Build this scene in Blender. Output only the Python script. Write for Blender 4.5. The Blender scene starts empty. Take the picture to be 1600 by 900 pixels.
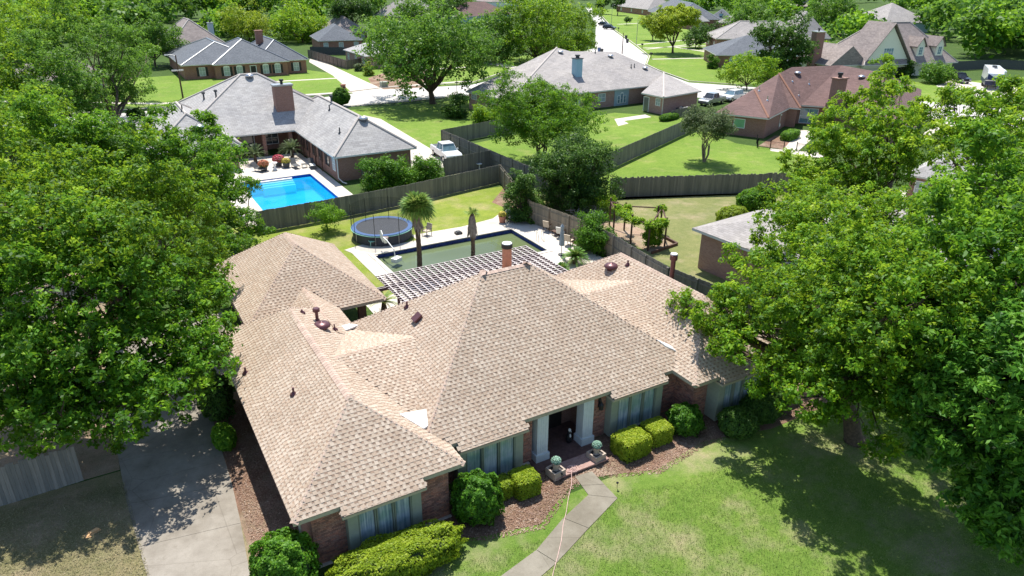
import bpy, math, random
import numpy as np
from mathutils import Matrix, Vector
R_ = math.radians
SC = bpy.context.scene

# ------------------------------------------------------------------ camera
CF, CT, CR, CP, CH = 1108.36, .423706, .007355, .530643, 20.0   # focal px @1600, pitch, roll, heading, height
_F = np.array([math.sin(CP)*math.cos(CT), math.cos(CP)*math.cos(CT), -math.sin(CT)])
_R = np.array([math.cos(CP), -math.sin(CP), 0.0]); _U = np.cross(_R, _F)
_R2 = _R*math.cos(CR)+_U*math.sin(CR); _U2 = -_R*math.sin(CR)+_U*math.cos(CR)
cam_d = bpy.data.cameras.new('camera'); cam = bpy.data.objects.new('camera', cam_d)
SC.collection.objects.link(cam); SC.camera = cam
cam_d.sensor_width = 36.0; cam_d.lens = 36.0*CF/1600; cam_d.clip_end = 4000; cam_d.clip_start = .3
cam.matrix_world = Matrix(((_R2[0], _U2[0], -_F[0], 0), (_R2[1], _U2[1], -_F[1], 0), (_R2[2], _U2[2], -_F[2], CH), (0, 0, 0, 1)))

# ------------------------------------------------------------------ light
SUN = Vector((.17, .45, 1.0)).normalized()
world = bpy.data.worlds.new('World'); SC.world = world; world.use_nodes = True
wt = world.node_tree; sky = wt.nodes.new('ShaderNodeTexSky'); sky.sky_type = 'NISHITA'; sky.sun_disc = False
sky.sun_elevation = math.asin(SUN.z); sky.sun_rotation = math.atan2(SUN.x, SUN.y)
sky.air_density = 1.0; sky.dust_density = .6
wt.links.new(sky.outputs[0], wt.nodes['Background'].inputs[0]); wt.nodes['Background'].inputs[1].default_value = .13
sd = bpy.data.lights.new('sun', 'SUN'); sd.energy = 5.0; sd.angle = R_(.53); sd.color = (1, .955, .88)
so = bpy.data.objects.new('sun', sd); SC.collection.objects.link(so)
so.rotation_euler = SUN.to_track_quat('Z', 'Y').to_euler(); so.location = (0, 0, 60)
SC.view_settings.view_transform = 'Standard'; SC.view_settings.look = 'None'
SC.view_settings.exposure = .6; SC.view_settings.gamma = 1
SC.cycles.max_bounces = 6; SC.cycles.transparent_max_bounces = 8; SC.cycles.use_denoising = True

# ------------------------------------------------------------------ helpers
def G(px, py, z=0.0):
    "world x,y of the point at height z that stands at this place of the photograph"
    d = _F*CF+_R2*(px-800)-_U2*(py-450)
    s = (z-CH)/d[2]
    return float(d[0]*s), float(d[1]*s)
def at(px, py, z=0.0):
    x, y = G(px, py, z); return (x, y, z)
def zabove(px, py, xy):
    d = _F*CF+_R2*(px-800)-_U2*(py-450)
    s = (d[0]*xy[0]+d[1]*xy[1])/(d[0]**2+d[1]**2); return CH+s*d[2]
def depth(x, y, z=0):
    return x*_F[0]+y*_F[1]+(z-CH)*_F[2]
V = Vector
class MB:
    def __init__(s): s.v = []; s.f = []; s.m = []; s.c = []
    def face(s, pts, m=0, c=(1, 1, 1)):
        i = len(s.v); s.v += [tuple(p) for p in pts]; s.f.append(tuple(range(i, i+len(pts)))); s.m.append(m); s.c.append(c)
    def box(s, x0, y0, z0, x1, y1, z1, m=0, c=(1, 1, 1), M=None, skip=()):
        P = [(x0, y0, z0), (x1, y0, z0), (x1, y1, z0), (x0, y1, z0), (x0, y0, z1), (x1, y0, z1), (x1, y1, z1), (x0, y1, z1)]
        if M is not None: P = [tuple(M @ V(p)) for p in P]
        i = len(s.v); s.v += P
        for k, q in enumerate(((0, 3, 2, 1), (4, 5, 6, 7), (0, 1, 5, 4), (1, 2, 6, 5), (2, 3, 7, 6), (3, 0, 4, 7))):
            if k in skip: continue
            s.f.append(tuple(i+a for a in q)); s.m.append(m); s.c.append(c)
    def tube(s, pts, rad, n=8, m=0, c=(1, 1, 1), cap=True):
        pts = [V(p) for p in pts]
        if not hasattr(rad, '__len__'): rad = [rad]*len(pts)
        rings = []; prev = None
        for k, p in enumerate(pts):
            d = (pts[min(k+1, len(pts)-1)]-pts[max(k-1, 0)])
            d = d.normalized() if d.length > 1e-9 else V((0, 0, 1))
            a = prev-d*prev.dot(d) if prev is not None else d.orthogonal()
            if a.length < 1e-6: a = d.orthogonal()
            a.normalize(); prev = a; b = d.cross(a); i = len(s.v)
            for j in range(n):
                t = 2*math.pi*j/n; s.v.append(tuple(p+(a*math.cos(t)+b*math.sin(t))*rad[k]))
            rings.append(i)
        for k in range(len(pts)-1):
            for j in range(n):
                s.f.append((rings[k]+j, rings[k]+(j+1) % n, rings[k+1]+(j+1) % n, rings[k+1]+j)); s.m.append(m); s.c.append(c)
        if cap:
            s.f.append(tuple(rings[0]+j for j in range(n))[::-1]); s.m.append(m); s.c.append(c)
            s.f.append(tuple(rings[-1]+j for j in range(n))); s.m.append(m); s.c.append(c)
    def lathe(s, prof, cx=0, cy=0, n=16, m=0, c=(1, 1, 1), z=0):
        s.tube([(cx, cy, z+h) for r, h in prof], [max(r, 1e-4) for r, h in prof], n, m, c)
    def prism(s, poly, z0, z1, m=0, c=(1, 1, 1), M=None, bottom=True):
        a = [(x, y, z0) for x, y in poly]; b = [(x, y, z1) for x, y in poly]
        if M is not None: a = [tuple(M @ V(p)) for p in a]; b = [tuple(M @ V(p)) for p in b]
        n = len(poly); s.face(b, m, c)
        if bottom: s.face(a[::-1], m, c)
        for k in range(n): s.face((a[k], a[(k+1) % n], b[(k+1) % n], b[k]), m, c)
    def sphere(s, c0, r, n=10, m=0, c=(1, 1, 1)):
        if not hasattr(r, '__len__'): r = (r, r, r)
        prof = [(math.sin(math.pi*k/n), -math.cos(math.pi*k/n)) for k in range(n+1)]
        i = len(s.v); q = 2*n
        for a, h in prof:
            for j in range(q):
                t = 2*math.pi*j/q; s.v.append((c0[0]+r[0]*a*math.cos(t), c0[1]+r[1]*a*math.sin(t), c0[2]+r[2]*h))
        for k in range(n):
            for j in range(q):
                s.f.append((i+k*q+j, i+k*q+(j+1) % q, i+(k+1)*q+(j+1) % q, i+(k+1)*q+j)); s.m.append(m); s.c.append(c)

def wloc(o):
    v = V((0, 0, 0))
    while o is not None: v = v+o.location; o = o.parent
    return v
def link_mesh(name, me, parent=None, local=False):
    o = bpy.data.objects.new(name, me); SC.collection.objects.link(o)
    if parent is not None:
        o.parent = parent
        if not local: o.location = -wloc(parent)
    return o
def build(name, mb, mats, parent=None, local=False, smooth=False, uv=True):
    if not isinstance(mats, (list, tuple)): mats = [mats]
    me = bpy.data.meshes.new(name); me.from_pydata(mb.v, [], mb.f)
    for m in mats: me.materials.append(m)
    me.polygons.foreach_set('material_index', mb.m)
    nf = len(mb.f); lt = np.array([len(f) for f in mb.f])
    col = me.color_attributes.new('col', 'FLOAT_COLOR', 'CORNER')
    cc = np.ones((nf, 4), np.float32); cc[:, :3] = np.array(mb.c, np.float32).reshape(nf, 3)
    col.data.foreach_set('color', np.repeat(cc, lt, axis=0).ravel())
    if uv:
        vv = np.array(mb.v, np.float64); uvl = me.uv_layers.new(name='uv')
        nn = np.empty(nf*3); me.polygons.foreach_get('normal', nn); nn = nn.reshape(-1, 3)
        t = np.stack([-nn[:, 1], nn[:, 0], np.zeros(nf)], 1); ln = np.linalg.norm(t, axis=1)
        flat = ln < .05; t[flat] = (1, 0, 0); ln[flat] = 1; t /= ln[:, None]
        b = np.cross(nn, t); b[flat] = (0, 1, 0)
        fi = np.repeat(np.arange(nf), lt); vi = np.concatenate([np.array(f) for f in mb.f])
        U = np.stack([(vv[vi]*t[fi]).sum(1), (vv[vi]*b[fi]).sum(1)], 1).astype(np.float32)
        uvl.data.foreach_set('uv', U.ravel())
    if smooth: me.polygons.foreach_set('use_smooth', [True]*nf)
    me.update(); return link_mesh(name, me, parent, local)
def thing(name, label, cat, loc=(0, 0, 0), group=None, rz=0):
    o = bpy.data.objects.new(name, None); SC.collection.objects.link(o); o.location = loc; o.rotation_euler = (0, 0, rz)
    o.empty_display_size = .3
    return tag(o, label, cat, group)
def tag(o, label=None, cat=None, group=None, kind=None):
    if label: o['label'] = label
    if cat: o['category'] = cat
    if group: o['group'] = group
    if kind: o['kind'] = kind
    return o
def copy_tree(o, parent=None):
    c = o.copy(); SC.collection.objects.link(c)
    if parent is not None: c.parent = parent
    for ch in list(o.children): copy_tree(ch, c)
    return c
def polysheet(name, pts, z, mat, kind='structure', label=None, thick=0, parent=None):
    mb = MB(); p = [(x, y) for x, y in pts]
    A = sum(p[i][0]*p[(i+1) % len(p)][1]-p[(i+1) % len(p)][0]*p[i][1] for i in range(len(p)))
    if A < 0: p = p[::-1]
    if thick: mb.prism(p, z-thick, z, bottom=False)
    else: mb.face([(x, y, z) for x, y in p])
    o = build(name, mb, mat, parent)
    if kind: o['kind'] = kind
    return o

# ------------------------------------------------------------------ materials
def newmat(name):
    m = bpy.data.materials.new(name); m.use_nodes = True; nt = m.node_tree
    return m, nt, nt.nodes['Principled BSDF']
def N(nt, typ, **kw):
    n = nt.nodes.new(typ)
    for k, v in kw.items():
        if k.startswith('i_'): n.inputs[k[2:]].default_value = v
        elif k.startswith('n_'): n.inputs[int(k[2:])].default_value = v
        else: setattr(n, k, v)
    return n
def ramp(nt, fac, stops):
    r = nt.nodes.new('ShaderNodeValToRGB'); e = r.color_ramp.elements
    while len(e) < len(stops): e.new(.5)
    for k, (p, c) in enumerate(stops): e[k].position = p; e[k].color = (*c, 1) if len(c) == 3 else c
    nt.links.new(fac, r.inputs[0]); return r.outputs[0]
def mixc(nt, fac, a, b, mode='MIX'):
    n = nt.nodes.new('ShaderNodeMix'); n.data_type = 'RGBA'; n.blend_type = mode
    for i, v in ((0, fac), (6, a), (7, b)):
        if hasattr(v, 'links'): nt.links.new(v, n.inputs[i])
        elif i == 0: n.inputs[0].default_value = v
        else: n.inputs[i].default_value = (*v, 1)
    return n.outputs[2]
def pos(nt, uv=False):
    if uv: return nt.nodes.new('ShaderNodeTexCoord').outputs['UV']
    return nt.nodes.new('ShaderNodeNewGeometry').outputs['Position']
def noise(nt, scale, detail=4, rough=.6, vec=None, uv=False):
    n = N(nt, 'ShaderNodeTexNoise', i_Scale=scale, i_Detail=detail, i_Roughness=rough)
    nt.links.new(vec if vec is not None else pos(nt, uv), n.inputs['Vector']); return n.outputs['Fac']
def bump(nt, b, h, dist=.01, strength=.6):
    n = N(nt, 'ShaderNodeBump', i_Distance=dist, i_Strength=strength); nt.links.new(h, n.inputs['Height'])
    nt.links.new(n.outputs[0], b.inputs['Normal'])
def plain(name, col, rough=.6, metal=0, var=.12, scale=6, spec=.4, vcol=False, bmp=0):
    m, nt, b = newmat(name); c = None
    f = noise(nt, scale)
    lo = tuple(x*(1-var) for x in col); hi = tuple(min(1, x*(1+var)) for x in col)
    c = ramp(nt, f, [(.3, lo), (.7, hi)])
    if vcol:
        a = N(nt, 'ShaderNodeVertexColor', layer_name='col'); c = mixc(nt, 1, c, a.outputs[0], 'MULTIPLY')
    if name == 'tan_shingle':
        w_ = ramp(nt, noise(nt, .45, 5, .7), [(.3, (.9, .88, .86)), (.7, (1.07, 1.06, 1.05))]); c = mixc(nt, 1, c, w_, 'MULTIPLY')
    nt.links.new(c, b.inputs['Base Color']); b.inputs['Roughness'].default_value = rough; b.inputs['Metallic'].default_value = metal
    b.inputs['Specular IOR Level'].default_value = spec
    if bmp: bump(nt, b, noise(nt, scale*8), bmp)
    return m
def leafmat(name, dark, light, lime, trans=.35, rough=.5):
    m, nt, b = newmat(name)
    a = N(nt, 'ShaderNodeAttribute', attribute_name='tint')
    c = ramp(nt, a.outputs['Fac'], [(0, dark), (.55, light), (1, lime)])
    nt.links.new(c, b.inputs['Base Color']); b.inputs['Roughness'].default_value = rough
    b.inputs['Specular IOR Level'].default_value = .22
    t = nt.nodes.new('ShaderNodeBsdfTranslucent')
    tc = mixc(nt, .5, c, lime); nt.links.new(tc, t.inputs[0])
    mx = nt.nodes.new('ShaderNodeMixShader'); mx.inputs[0].default_value = trans
    nt.links.new(b.outputs[0], mx.inputs[1]); nt.links.new(t.outputs[0], mx.inputs[2])
    nt.links.new(mx.outputs[0], nt.nodes['Material Output'].inputs[0]); return m
def brickmat(name, c1, c2, mortar, sx=.2, sy=.075):
    m, nt, b = newmat(name)
    t = N(nt, 'ShaderNodeTexBrick'); t.inputs['Scale'].default_value = 1; t.inputs['Brick Width'].default_value = sx; t.inputs['Row Height'].default_value = sy
    t.inputs['Mortar Size'].default_value = .008; t.inputs['Mortar Smooth'].default_value = .2; t.inputs['Bias'].default_value = 0
    t.inputs['Color1'].default_value = (*c1, 1); t.inputs['Color2'].default_value = (*c2, 1); t.inputs['Mortar'].default_value = (*mortar, 1)
    nt.links.new(pos(nt, True), t.inputs[0])
    c = mixc(nt, noise(nt, .8), t.outputs[0], (.55, .5, .5), 'MULTIPLY')
    c = mixc(nt, .75, c, t.outputs[0]); nt.links.new(c, b.inputs['Base Color']); b.inputs['Roughness'].default_value = .85
    inv = N(nt, 'ShaderNodeMath', operation='SUBTRACT', n_0=1.0); nt.links.new(t.outputs['Fac'], inv.inputs[1]); bump(nt, b, inv.outputs[0], .006)
    return m
def roofmat(name, c1, c2, line, sx=.3, sy=.19):
    m, nt, b = newmat(name)
    t = N(nt, 'ShaderNodeTexBrick'); t.inputs['Scale'].default_value = 1; t.inputs['Brick Width'].default_value = sx; t.inputs['Row Height'].default_value = sy
    t.inputs['Mortar Size'].default_value = .016; t.inputs['Mortar Smooth'].default_value = .6; t.inputs['Bias'].default_value = 0
    t.inputs['Color1'].default_value = (*c1, 1); t.inputs['Color2'].default_value = (*c2, 1); t.inputs['Mortar'].default_value = (*line, 1)
    nt.links.new(pos(nt, True), t.inputs[0])
    n1 = ramp(nt, noise(nt, .35, 5, .7), [(.3, (.72, .72, .74)), (.7, (1.1, 1.08, 1.05))])
    c = mixc(nt, .8, t.outputs[0], n1, 'MULTIPLY')
    n2 = ramp(nt, noise(nt, 14, 2), [(.3, (.8, .8, .8)), (.7, (1.15, 1.15, 1.15))])
    c = mixc(nt, .8, c, n2, 'MULTIPLY')
    nt.links.new(c, b.inputs['Base Color']); b.inputs['Roughness'].default_value = .9
    inv = N(nt, 'ShaderNodeMath', operation='SUBTRACT', n_0=1.0); nt.links.new(t.outputs['Fac'], inv.inputs[1]); bump(nt, b, inv.outputs[0], .012)
    return m
def grassmat(name, c1, c2, dry, dryamt=.5, stripe=0):
    m, nt, b = newmat(name)
    c = ramp(nt, noise(nt, 3.0, 6, .75), [(.3, c1), (.7, c2)])
    f = ramp(nt, noise(nt, .35, 5, .65), [(dryamt, (0, 0, 0)), (min(1, dryamt+.22), (1, 1, 1))])
    c = mixc(nt, f, c, dry)
    f2 = ramp(nt, noise(nt, 22, 3, .8), [(.35, (.6, .65, .6)), (.65, (1.3, 1.25, 1.3))])
    c = mixc(nt, .8, c, f2, 'MULTIPLY')
    f4 = ramp(nt, noise(nt, .09, 4, .6), [(.3, (.82, .86, .8)), (.7, (1.14, 1.08, 1.1))]); c = mixc(nt, 1, c, f4, 'MULTIPLY')
    f5 = ramp(nt, noise(nt, .9, 5, .75), [(.4, (.88, .92, .88)), (.62, (1.12, 1.06, 1.12))]); c = mixc(nt, 1, c, f5, 'MULTIPLY')
    if stripe:
        w = N(nt, 'ShaderNodeTexWave', i_Scale=stripe, i_Distortion=1.5, i_Detail=2); nt.links.new(pos(nt), w.inputs[0])
        f3 = ramp(nt, w.outputs['Fac'], [(.2, (.9, .92, .9)), (.8, (1.08, 1.06, 1.05))]); c = mixc(nt, .9, c, f3, 'MULTIPLY')
    nt.links.new(c, b.inputs['Base Color']); b.inputs['Roughness'].default_value = .95; b.inputs['Specular IOR Level'].default_value = .13
    bump(nt, b, noise(nt, 30, 4, .8), .05, .9)
    return m
def concmat(name, c1, c2, stain=(.5, .45, .38)):
    m, nt, b = newmat(name)
    c = ramp(nt, noise(nt, .9, 6, .7), [(.3, c1), (.7, c2)])
    f = ramp(nt, noise(nt, .25, 4, .7), [(.45, (1, 1, 1)), (.72, stain)]); c = mixc(nt, .7, c, f, 'MULTIPLY')
    f2 = ramp(nt, noise(nt, 25, 3, .8), [(.3, (.85, .85, .85)), (.7, (1.12, 1.12, 1.12))]); c = mixc(nt, .8, c, f2, 'MULTIPLY')
    f3 = ramp(nt, noise(nt, 2.2, 6, .8), [(.56, (1, 1, 1)), (.7, (.72, .7, .66))]); c = mixc(nt, .8, c, f3, 'MULTIPLY')
    vo = N(nt, 'ShaderNodeTexVoronoi', feature='DISTANCE_TO_EDGE', i_Scale=.3); nt.links.new(pos(nt), vo.inputs['Vector'])
    f6 = ramp(nt, vo.outputs['Distance'], [(.0, (.6, .58, .55)), (.006, (1, 1, 1))]); c = mixc(nt, .6, c, f6, 'MULTIPLY')
    nt.links.new(c, b.inputs['Base Color']); b.inputs['Roughness'].default_value = .85; bump(nt, b, noise(nt, 40, 3), .006)
    return m
def woodmat(name, c1, c2):
    m, nt, b = newmat(name)
    mp = N(nt, 'ShaderNodeMapping'); mp.inputs['Scale'].default_value = (9, 9, .7); nt.links.new(pos(nt), mp.inputs[0])
    c = ramp(nt, noise(nt, 1.2, 5, .7, mp.outputs[0]), [(.3, c1), (.7, c2)])
    oi = nt.nodes.new('ShaderNodeObjectInfo'); f = ramp(nt, oi.outputs['Random'], [(0, (.68, .7, .7)), (1, (1.25, 1.2, 1.15))])
    c = mixc(nt, .85, c, f, 'MULTIPLY')
    nt.links.new(c, b.inputs['Base Color']); b.inputs['Roughness'].default_value = .85; bump(nt, b, noise(nt, 4, 4, .7, mp.outputs[0]), .006)
    return m
def glassmat(name, c1, c2, rough=.08):
    m, nt, b = newmat(name)
    c = ramp(nt, noise(nt, 1.4, 3), [(.35, c1), (.65, c2)]); nt.links.new(c, b.inputs['Base Color'])
    b.inputs['Roughness'].default_value = rough; b.inputs['Specular IOR Level'].default_value = .8; return m

M = {}
M['ground'] = grassmat('ground', (.045, .085, .018), (.075, .13, .03), (.13, .14, .06), .6)
M['lawn'] = grassmat('front_lawn', (.115, .21, .03), (.185, .28, .055), (.33, .31, .17), .48)
M['lawn_bright'] = grassmat('bright_lawn', (.135, .23, .033), (.19, .285, .048), (.26, .29, .09), .53)
M['lawn_olive'] = grassmat('olive_lawn', (.17, .2, .07), (.24, .25, .1), (.33, .29, .17), .5)
M['lawn_dry'] = grassmat('dry_lawn', (.2, .19, .09), (.27, .24, .13), (.36, .29, .19), .45)
M['mulch'] = grassmat('mulch', (.19, .11, .075), (.29, .19, .135), (.38, .3, .22), .46)
M['bare'] = grassmat('bare_soil', (.3, .22, .15), (.38, .29, .2), (.42, .34, .26), .5)
M['conc'] = concmat('driveway_concrete', (.21, .185, .15), (.31, .28, .235))
M['walk'] = concmat('walk_concrete', (.185, .165, .125), (.265, .24, .19))
M['deck'] = concmat('pool_deck_concrete', (.5, .46, .4), (.62, .57, .51), (.75, .7, .62))
M['road'] = concmat('road_concrete', (.46, .43, .41), (.55, .52, .49), (.9, .88, .86))
M['farwalk'] = concmat('pale_concrete', (.48, .43, .37), (.58, .53, .46), (.85, .82, .78))
M['mortar'] = plain('mortar', (.42, .36, .31), .9)
M['brick'] = plain('house_brick', (.36, .19, .14), .85, vcol=True, var=.25, scale=15, bmp=.003)
M['brick_tex'] = brickmat('brick_wall', (.26, .115, .08), (.33, .165, .12), (.32, .26, .22))
M['brick_shed'] = brickmat('brick_wall_light', (.36, .17, .125), (.46, .24, .18), (.4, .33, .28), .22, .085)
M['brick_far'] = brickmat('brick_wall_far', (.28, .12, .08), (.36, .17, .12), (.3, .24, .2), .3, .1)
M['brick_pink'] = brickmat('brick_wall_pink', (.38, .2, .16), (.46, .28, .22), (.42, .36, .33), .3, .1)
M['shingle'] = plain('tan_shingle', (.455, .38, .31), .92, vcol=True, var=.12, scale=30, spec=.15, bmp=.002)
M['cap'] = plain('ridge_cap', (.5, .385, .32), .92, vcol=True, var=.1, scale=30, spec=.15)
M['flash'] = plain('white_flashing', (.85, .84, .82), .5)
M['trim'] = plain('beige_trim', (.4, .36, .28), .6)
M['fascia'] = plain('rust_fascia', (.33, .2, .17), .6)
M['sage'] = plain('sage_paint', (.27, .3, .24), .6, var=.06)
M['sage_dark'] = plain('sage_dark_paint', (.2, .23, .185), .6, var=.06)
M['glass'] = glassmat('window_glass', (.12, .2, .24), (.2, .32, .38), .05)
m, nt, b = newmat('curtained_glass'); mp = N(nt, 'ShaderNodeMapping'); mp.inputs['Scale'].default_value = (14, 14, .6); nt.links.new(pos(nt), mp.inputs[0])
c = ramp(nt, noise(nt, 1.0, 3, .6, mp.outputs[0]), [(.35, (.2, .27, .33)), (.5, (.36, .43, .48)), (.65, (.52, .58, .6))])
f = ramp(nt, noise(nt, 1.3, 3), [(.4, (1, 1, 1)), (.62, (.55, .75, .6))]); c = mixc(nt, .8, c, f, 'MULTIPLY'); nt.links.new(c, b.inputs['Base Color']); b.inputs['Roughness'].default_value = .12; b.inputs['Specular IOR Level'].default_value = .8; M['curtain'] = m  # green patches paint the trees' reflection over painted curtain folds
M['darkglass'] = glassmat('dark_glass', (.03, .035, .04), (.06, .07, .08), .08)
M['paleglass'] = glassmat('pale_blinds', (.3, .36, .36), (.42, .48, .47), .2)
M['greenglass'] = glassmat('green_blinds', (.12, .34, .2), (.16, .42, .26), .2)
M['column'] = plain('blue_grey_column', (.6, .64, .65), .55, var=.06)
M['door'] = plain('dark_door', (.025, .02, .018), .4)
M['iron'] = plain('black_iron', (.02, .02, .022), .5)
M['maroon'] = plain('maroon_metal', (.12, .05, .055), .35, .3)
M['terra'] = plain('terracotta', (.5, .22, .14), .85)
M['white'] = plain('white_paint', (.8, .8, .78), .5, var=.04)
M['offwhite'] = plain('off_white', (.66, .64, .58), .6, var=.06)
M['cream'] = plain('cream_stucco', (.76, .76, .64), .8, var=.05)
M['slate'] = roofmat('dark_blue_grey_shingle', (.1, .115, .135), (.15, .165, .19), (.07, .08, .09))
M['grey_roof'] = roofmat('light_grey_shingle', (.33, .32, .31), (.43, .42, .41), (.22, .22, .22), .5, .26)
M['grey2'] = roofmat('warm_grey_shingle', (.3, .28, .265), (.38, .355, .34), (.22, .2, .19), .5, .26)
M['brown_grey'] = roofmat('brown_grey_shingle', (.24, .2, .185), (.33, .28, .26), (.17, .15, .14), .5, .26)
M['red_roof'] = roofmat('red_brown_shingle', (.125, .07, .062), (.17, .1, .09), (.085, .05, .045), .5, .26)
M['orange_hip'] = plain('orange_ridge', (.24, .12, .08), .9)
M['pale_hip'] = plain('pale_ridge', (.5, .45, .41), .9)
M['fence_grey'] = woodmat('grey_fence_wood', (.14, .135, .115), (.235, .225, .195))
M['fence_tan'] = woodmat('tan_fence_wood', (.24, .2, .15), (.33, .28, .21))
M['fence_far'] = woodmat('brown_fence_wood', (.14, .11, .09), (.22, .18, .15))
M['fence_near'] = woodmat('silver_fence_wood', (.17, .17, .16), (.28, .275, .26))
M['bark'] = plain('bark', (.09, .065, .045), .95, var=.4, scale=8, bmp=.02)
M['bark_pale'] = plain('pale_bark', (.25, .2, .15), .95, var=.35, scale=8, bmp=.02)
M['pergola'] = plain('pergola_lit', (.46, .41, .4), .7, var=.1)
M['pergola_shade'] = plain('pergola_shaded_side', (.15, .08, .09), .7)  # shade painted into the timber sides, against pale sunlit tops
M['tile'] = brickmat('pool_tile', (.01, .02, .16), (.03, .07, .3), (.1, .12, .25), .15, .15)
M['liner'] = plain('pool_liner', (.012, .1, .55), .4)
M['pool_floor'] = plain('pool_floor', (.015, .4, .75), .5, var=.15, scale=.4)
M['grey_metal'] = plain('grey_metal', (.35, .36, .37), .35, .8)
M['alu'] = plain('aluminium', (.62, .62, .62), .3, .9)
M['black'] = plain('black_plastic', (.018, .018, .02), .45)
M['charcoal'] = plain('charcoal', (.06, .065, .07), .6)
M['bluevinyl'] = plain('blue_vinyl', (.06, .13, .3), .5)
M['mint'] = plain('mint_edge', (.3, .6, .5), .5)
M['mat'] = plain('trampoline_mat', (.045, .05, .06), .75)
M['bluesiding'] = plain('light_blue_siding', (.28, .45, .54), .7, var=.05)
M['pale_blue'] = plain('pale_blue_paint', (.35, .45, .5), .7, var=.05)
M['leaf_oak'] = leafmat('leaf_mid', (0.03, 0.095, 0.008), (0.1, 0.27, 0.016), (0.3, 0.5, 0.03), 0.45)
M['leaf_lime'] = leafmat('leaf_lime', (0.045, 0.13, 0.008), (0.16, 0.36, 0.016), (0.42, 0.56, 0.035), 0.45)
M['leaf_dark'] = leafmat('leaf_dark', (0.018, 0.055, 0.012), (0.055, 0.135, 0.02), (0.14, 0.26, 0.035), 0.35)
M['leaf_box'] = leafmat('leaf_boxwood', (0.03, 0.1, 0.008), (0.09, 0.24, 0.015), (0.2, 0.38, 0.025), 0.35)
M['leaf_yel'] = leafmat('leaf_yellow_green', (.11, .19, .01), (.26, .37, .018), (.46, .54, .05), .4)
M['leaf_far'] = leafmat('leaf_far', (0.035, 0.105, 0.016), (0.1, 0.25, 0.025), (0.24, 0.4, 0.045), 0.45)
M['leaf_grey'] = leafmat('leaf_grey_green', (.06, .1, .035), (.12, .17, .07), (.2, .25, .1))
M['leaf_palm'] = leafmat('leaf_palm', (.06, .16, .025), (.16, .33, .05), (.42, .44, .12))
M['leaf_gloss'] = leafmat('leaf_glossy', (0.025, 0.09, 0.01), (0.085, 0.24, 0.02), (0.24, 0.46, 0.05), 0.35)
M['frond_dead'] = plain('dead_frond', (.27, .23, .19), .9, var=.3)
M['flower'] = plain('pink_flower', (.6, .08, .13), .6, var=.5, scale=20)
M['flower2'] = plain('orange_flower', (.6, .2, .1), .6, var=.5, scale=20)
M['flower_y'] = plain('yellow_flower', (.6, .5, .08), .6, var=.3, scale=20)
M['succ'] = plain('succulent', (.28, .45, .34), .6, var=.3, scale=30)
M['pot_stone'] = plain('stone_pot', (.4, .33, .27), .8)
M['hose'] = plain('pink_cord', (.65, .45, .4), .5)
M['card'] = plain('tan_board', (.6, .36, .17), .8)
M['step'] = brickmat('brick_paving', (.3, .16, .13), (.4, .24, .2), (.36, .3, .27))
M['carwhite'] = plain('white_car_paint', (.75, .76, .78), .2, .1, .02, spec=.6)
M['carsilver'] = plain('silver_car_paint', (.4, .42, .44), .25, .6, .02)
M['cardark'] = plain('dark_car_paint', (.02, .022, .03), .2, .3, .02, spec=.6)
M['tyre'] = plain('tyre', (.02, .02, .02), .8)
M['red'] = plain('red_lens', (.5, .02, .02), .3)
M['wood_dark'] = plain('dark_timber', (.1, .055, .04), .8)
M['cushion'] = plain('tan_cushion', (.5, .42, .32), .8)

def watermat(name, c1, c2, deep, scale, opacity):
    m, nt, b = newmat(name)
    c = ramp(nt, noise(nt, scale, 2), [(.42, c1), (.58, c2)]); nt.links.new(c, b.inputs['Base Color'])
    b.inputs['Roughness'].default_value = .04; b.inputs['IOR'].default_value = 1.33
    t = nt.nodes.new('ShaderNodeBsdfTransparent'); t.inputs[0].default_value = (*deep, 1)
    mx = nt.nodes.new('ShaderNodeMixShader'); mx.inputs[0].default_value = opacity
    nt.links.new(t.outputs[0], mx.inputs[1]); nt.links.new(b.outputs[0], mx.inputs[2]); nt.links.new(mx.outputs[0], nt.nodes['Material Output'].inputs[0])
    bump(nt, b, noise(nt, 2.5, 2), .006, .5); return m
M['water_blue'] = watermat('clear_pool_water', (.01, .45, .8), (.015, .52, .88), (.5, .9, 1), .5, .45)
M['water_green'] = watermat('murky_pool_water', (.15, .19, .1), (.18, .23, .14), (.6, .7, .35), .12, .68)

# ------------------------------------------------------------------ ground with the two pool basins cut out
P1 = (16.3, 28.4, 42.9, 48.6); P2 = (11.4, 18.6, 60.6, 74.0)
def holed(name, X0, X1, Y0, Y1, holes, z, mat, kind='structure', parent=None):
    xs = sorted({X0, X1}|{h[i] for h in holes for i in (0, 1)}); ys = sorted({Y0, Y1}|{h[i] for h in holes for i in (2, 3)}); mb = MB()
    for i in range(len(xs)-1):
        for j in range(len(ys)-1):
            cx, cy = (xs[i]+xs[i+1])/2, (ys[j]+ys[j+1])/2
            if any(h[0] < cx < h[1] and h[2] < cy < h[3] for h in holes): continue
            mb.face([(xs[i], ys[j], z), (xs[i+1], ys[j], z), (xs[i+1], ys[j+1], z), (xs[i], ys[j+1], z)])
    o = build(name, mb, mat, parent)
    if kind: o['kind'] = kind
    return o
holed('ground', -1500, 2500, -300, 3000, [P1, P2], 0, M['ground'])
def GP(pts, z=0): return [G(x, y, z) for x, y in pts]
LZ = .004
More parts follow.
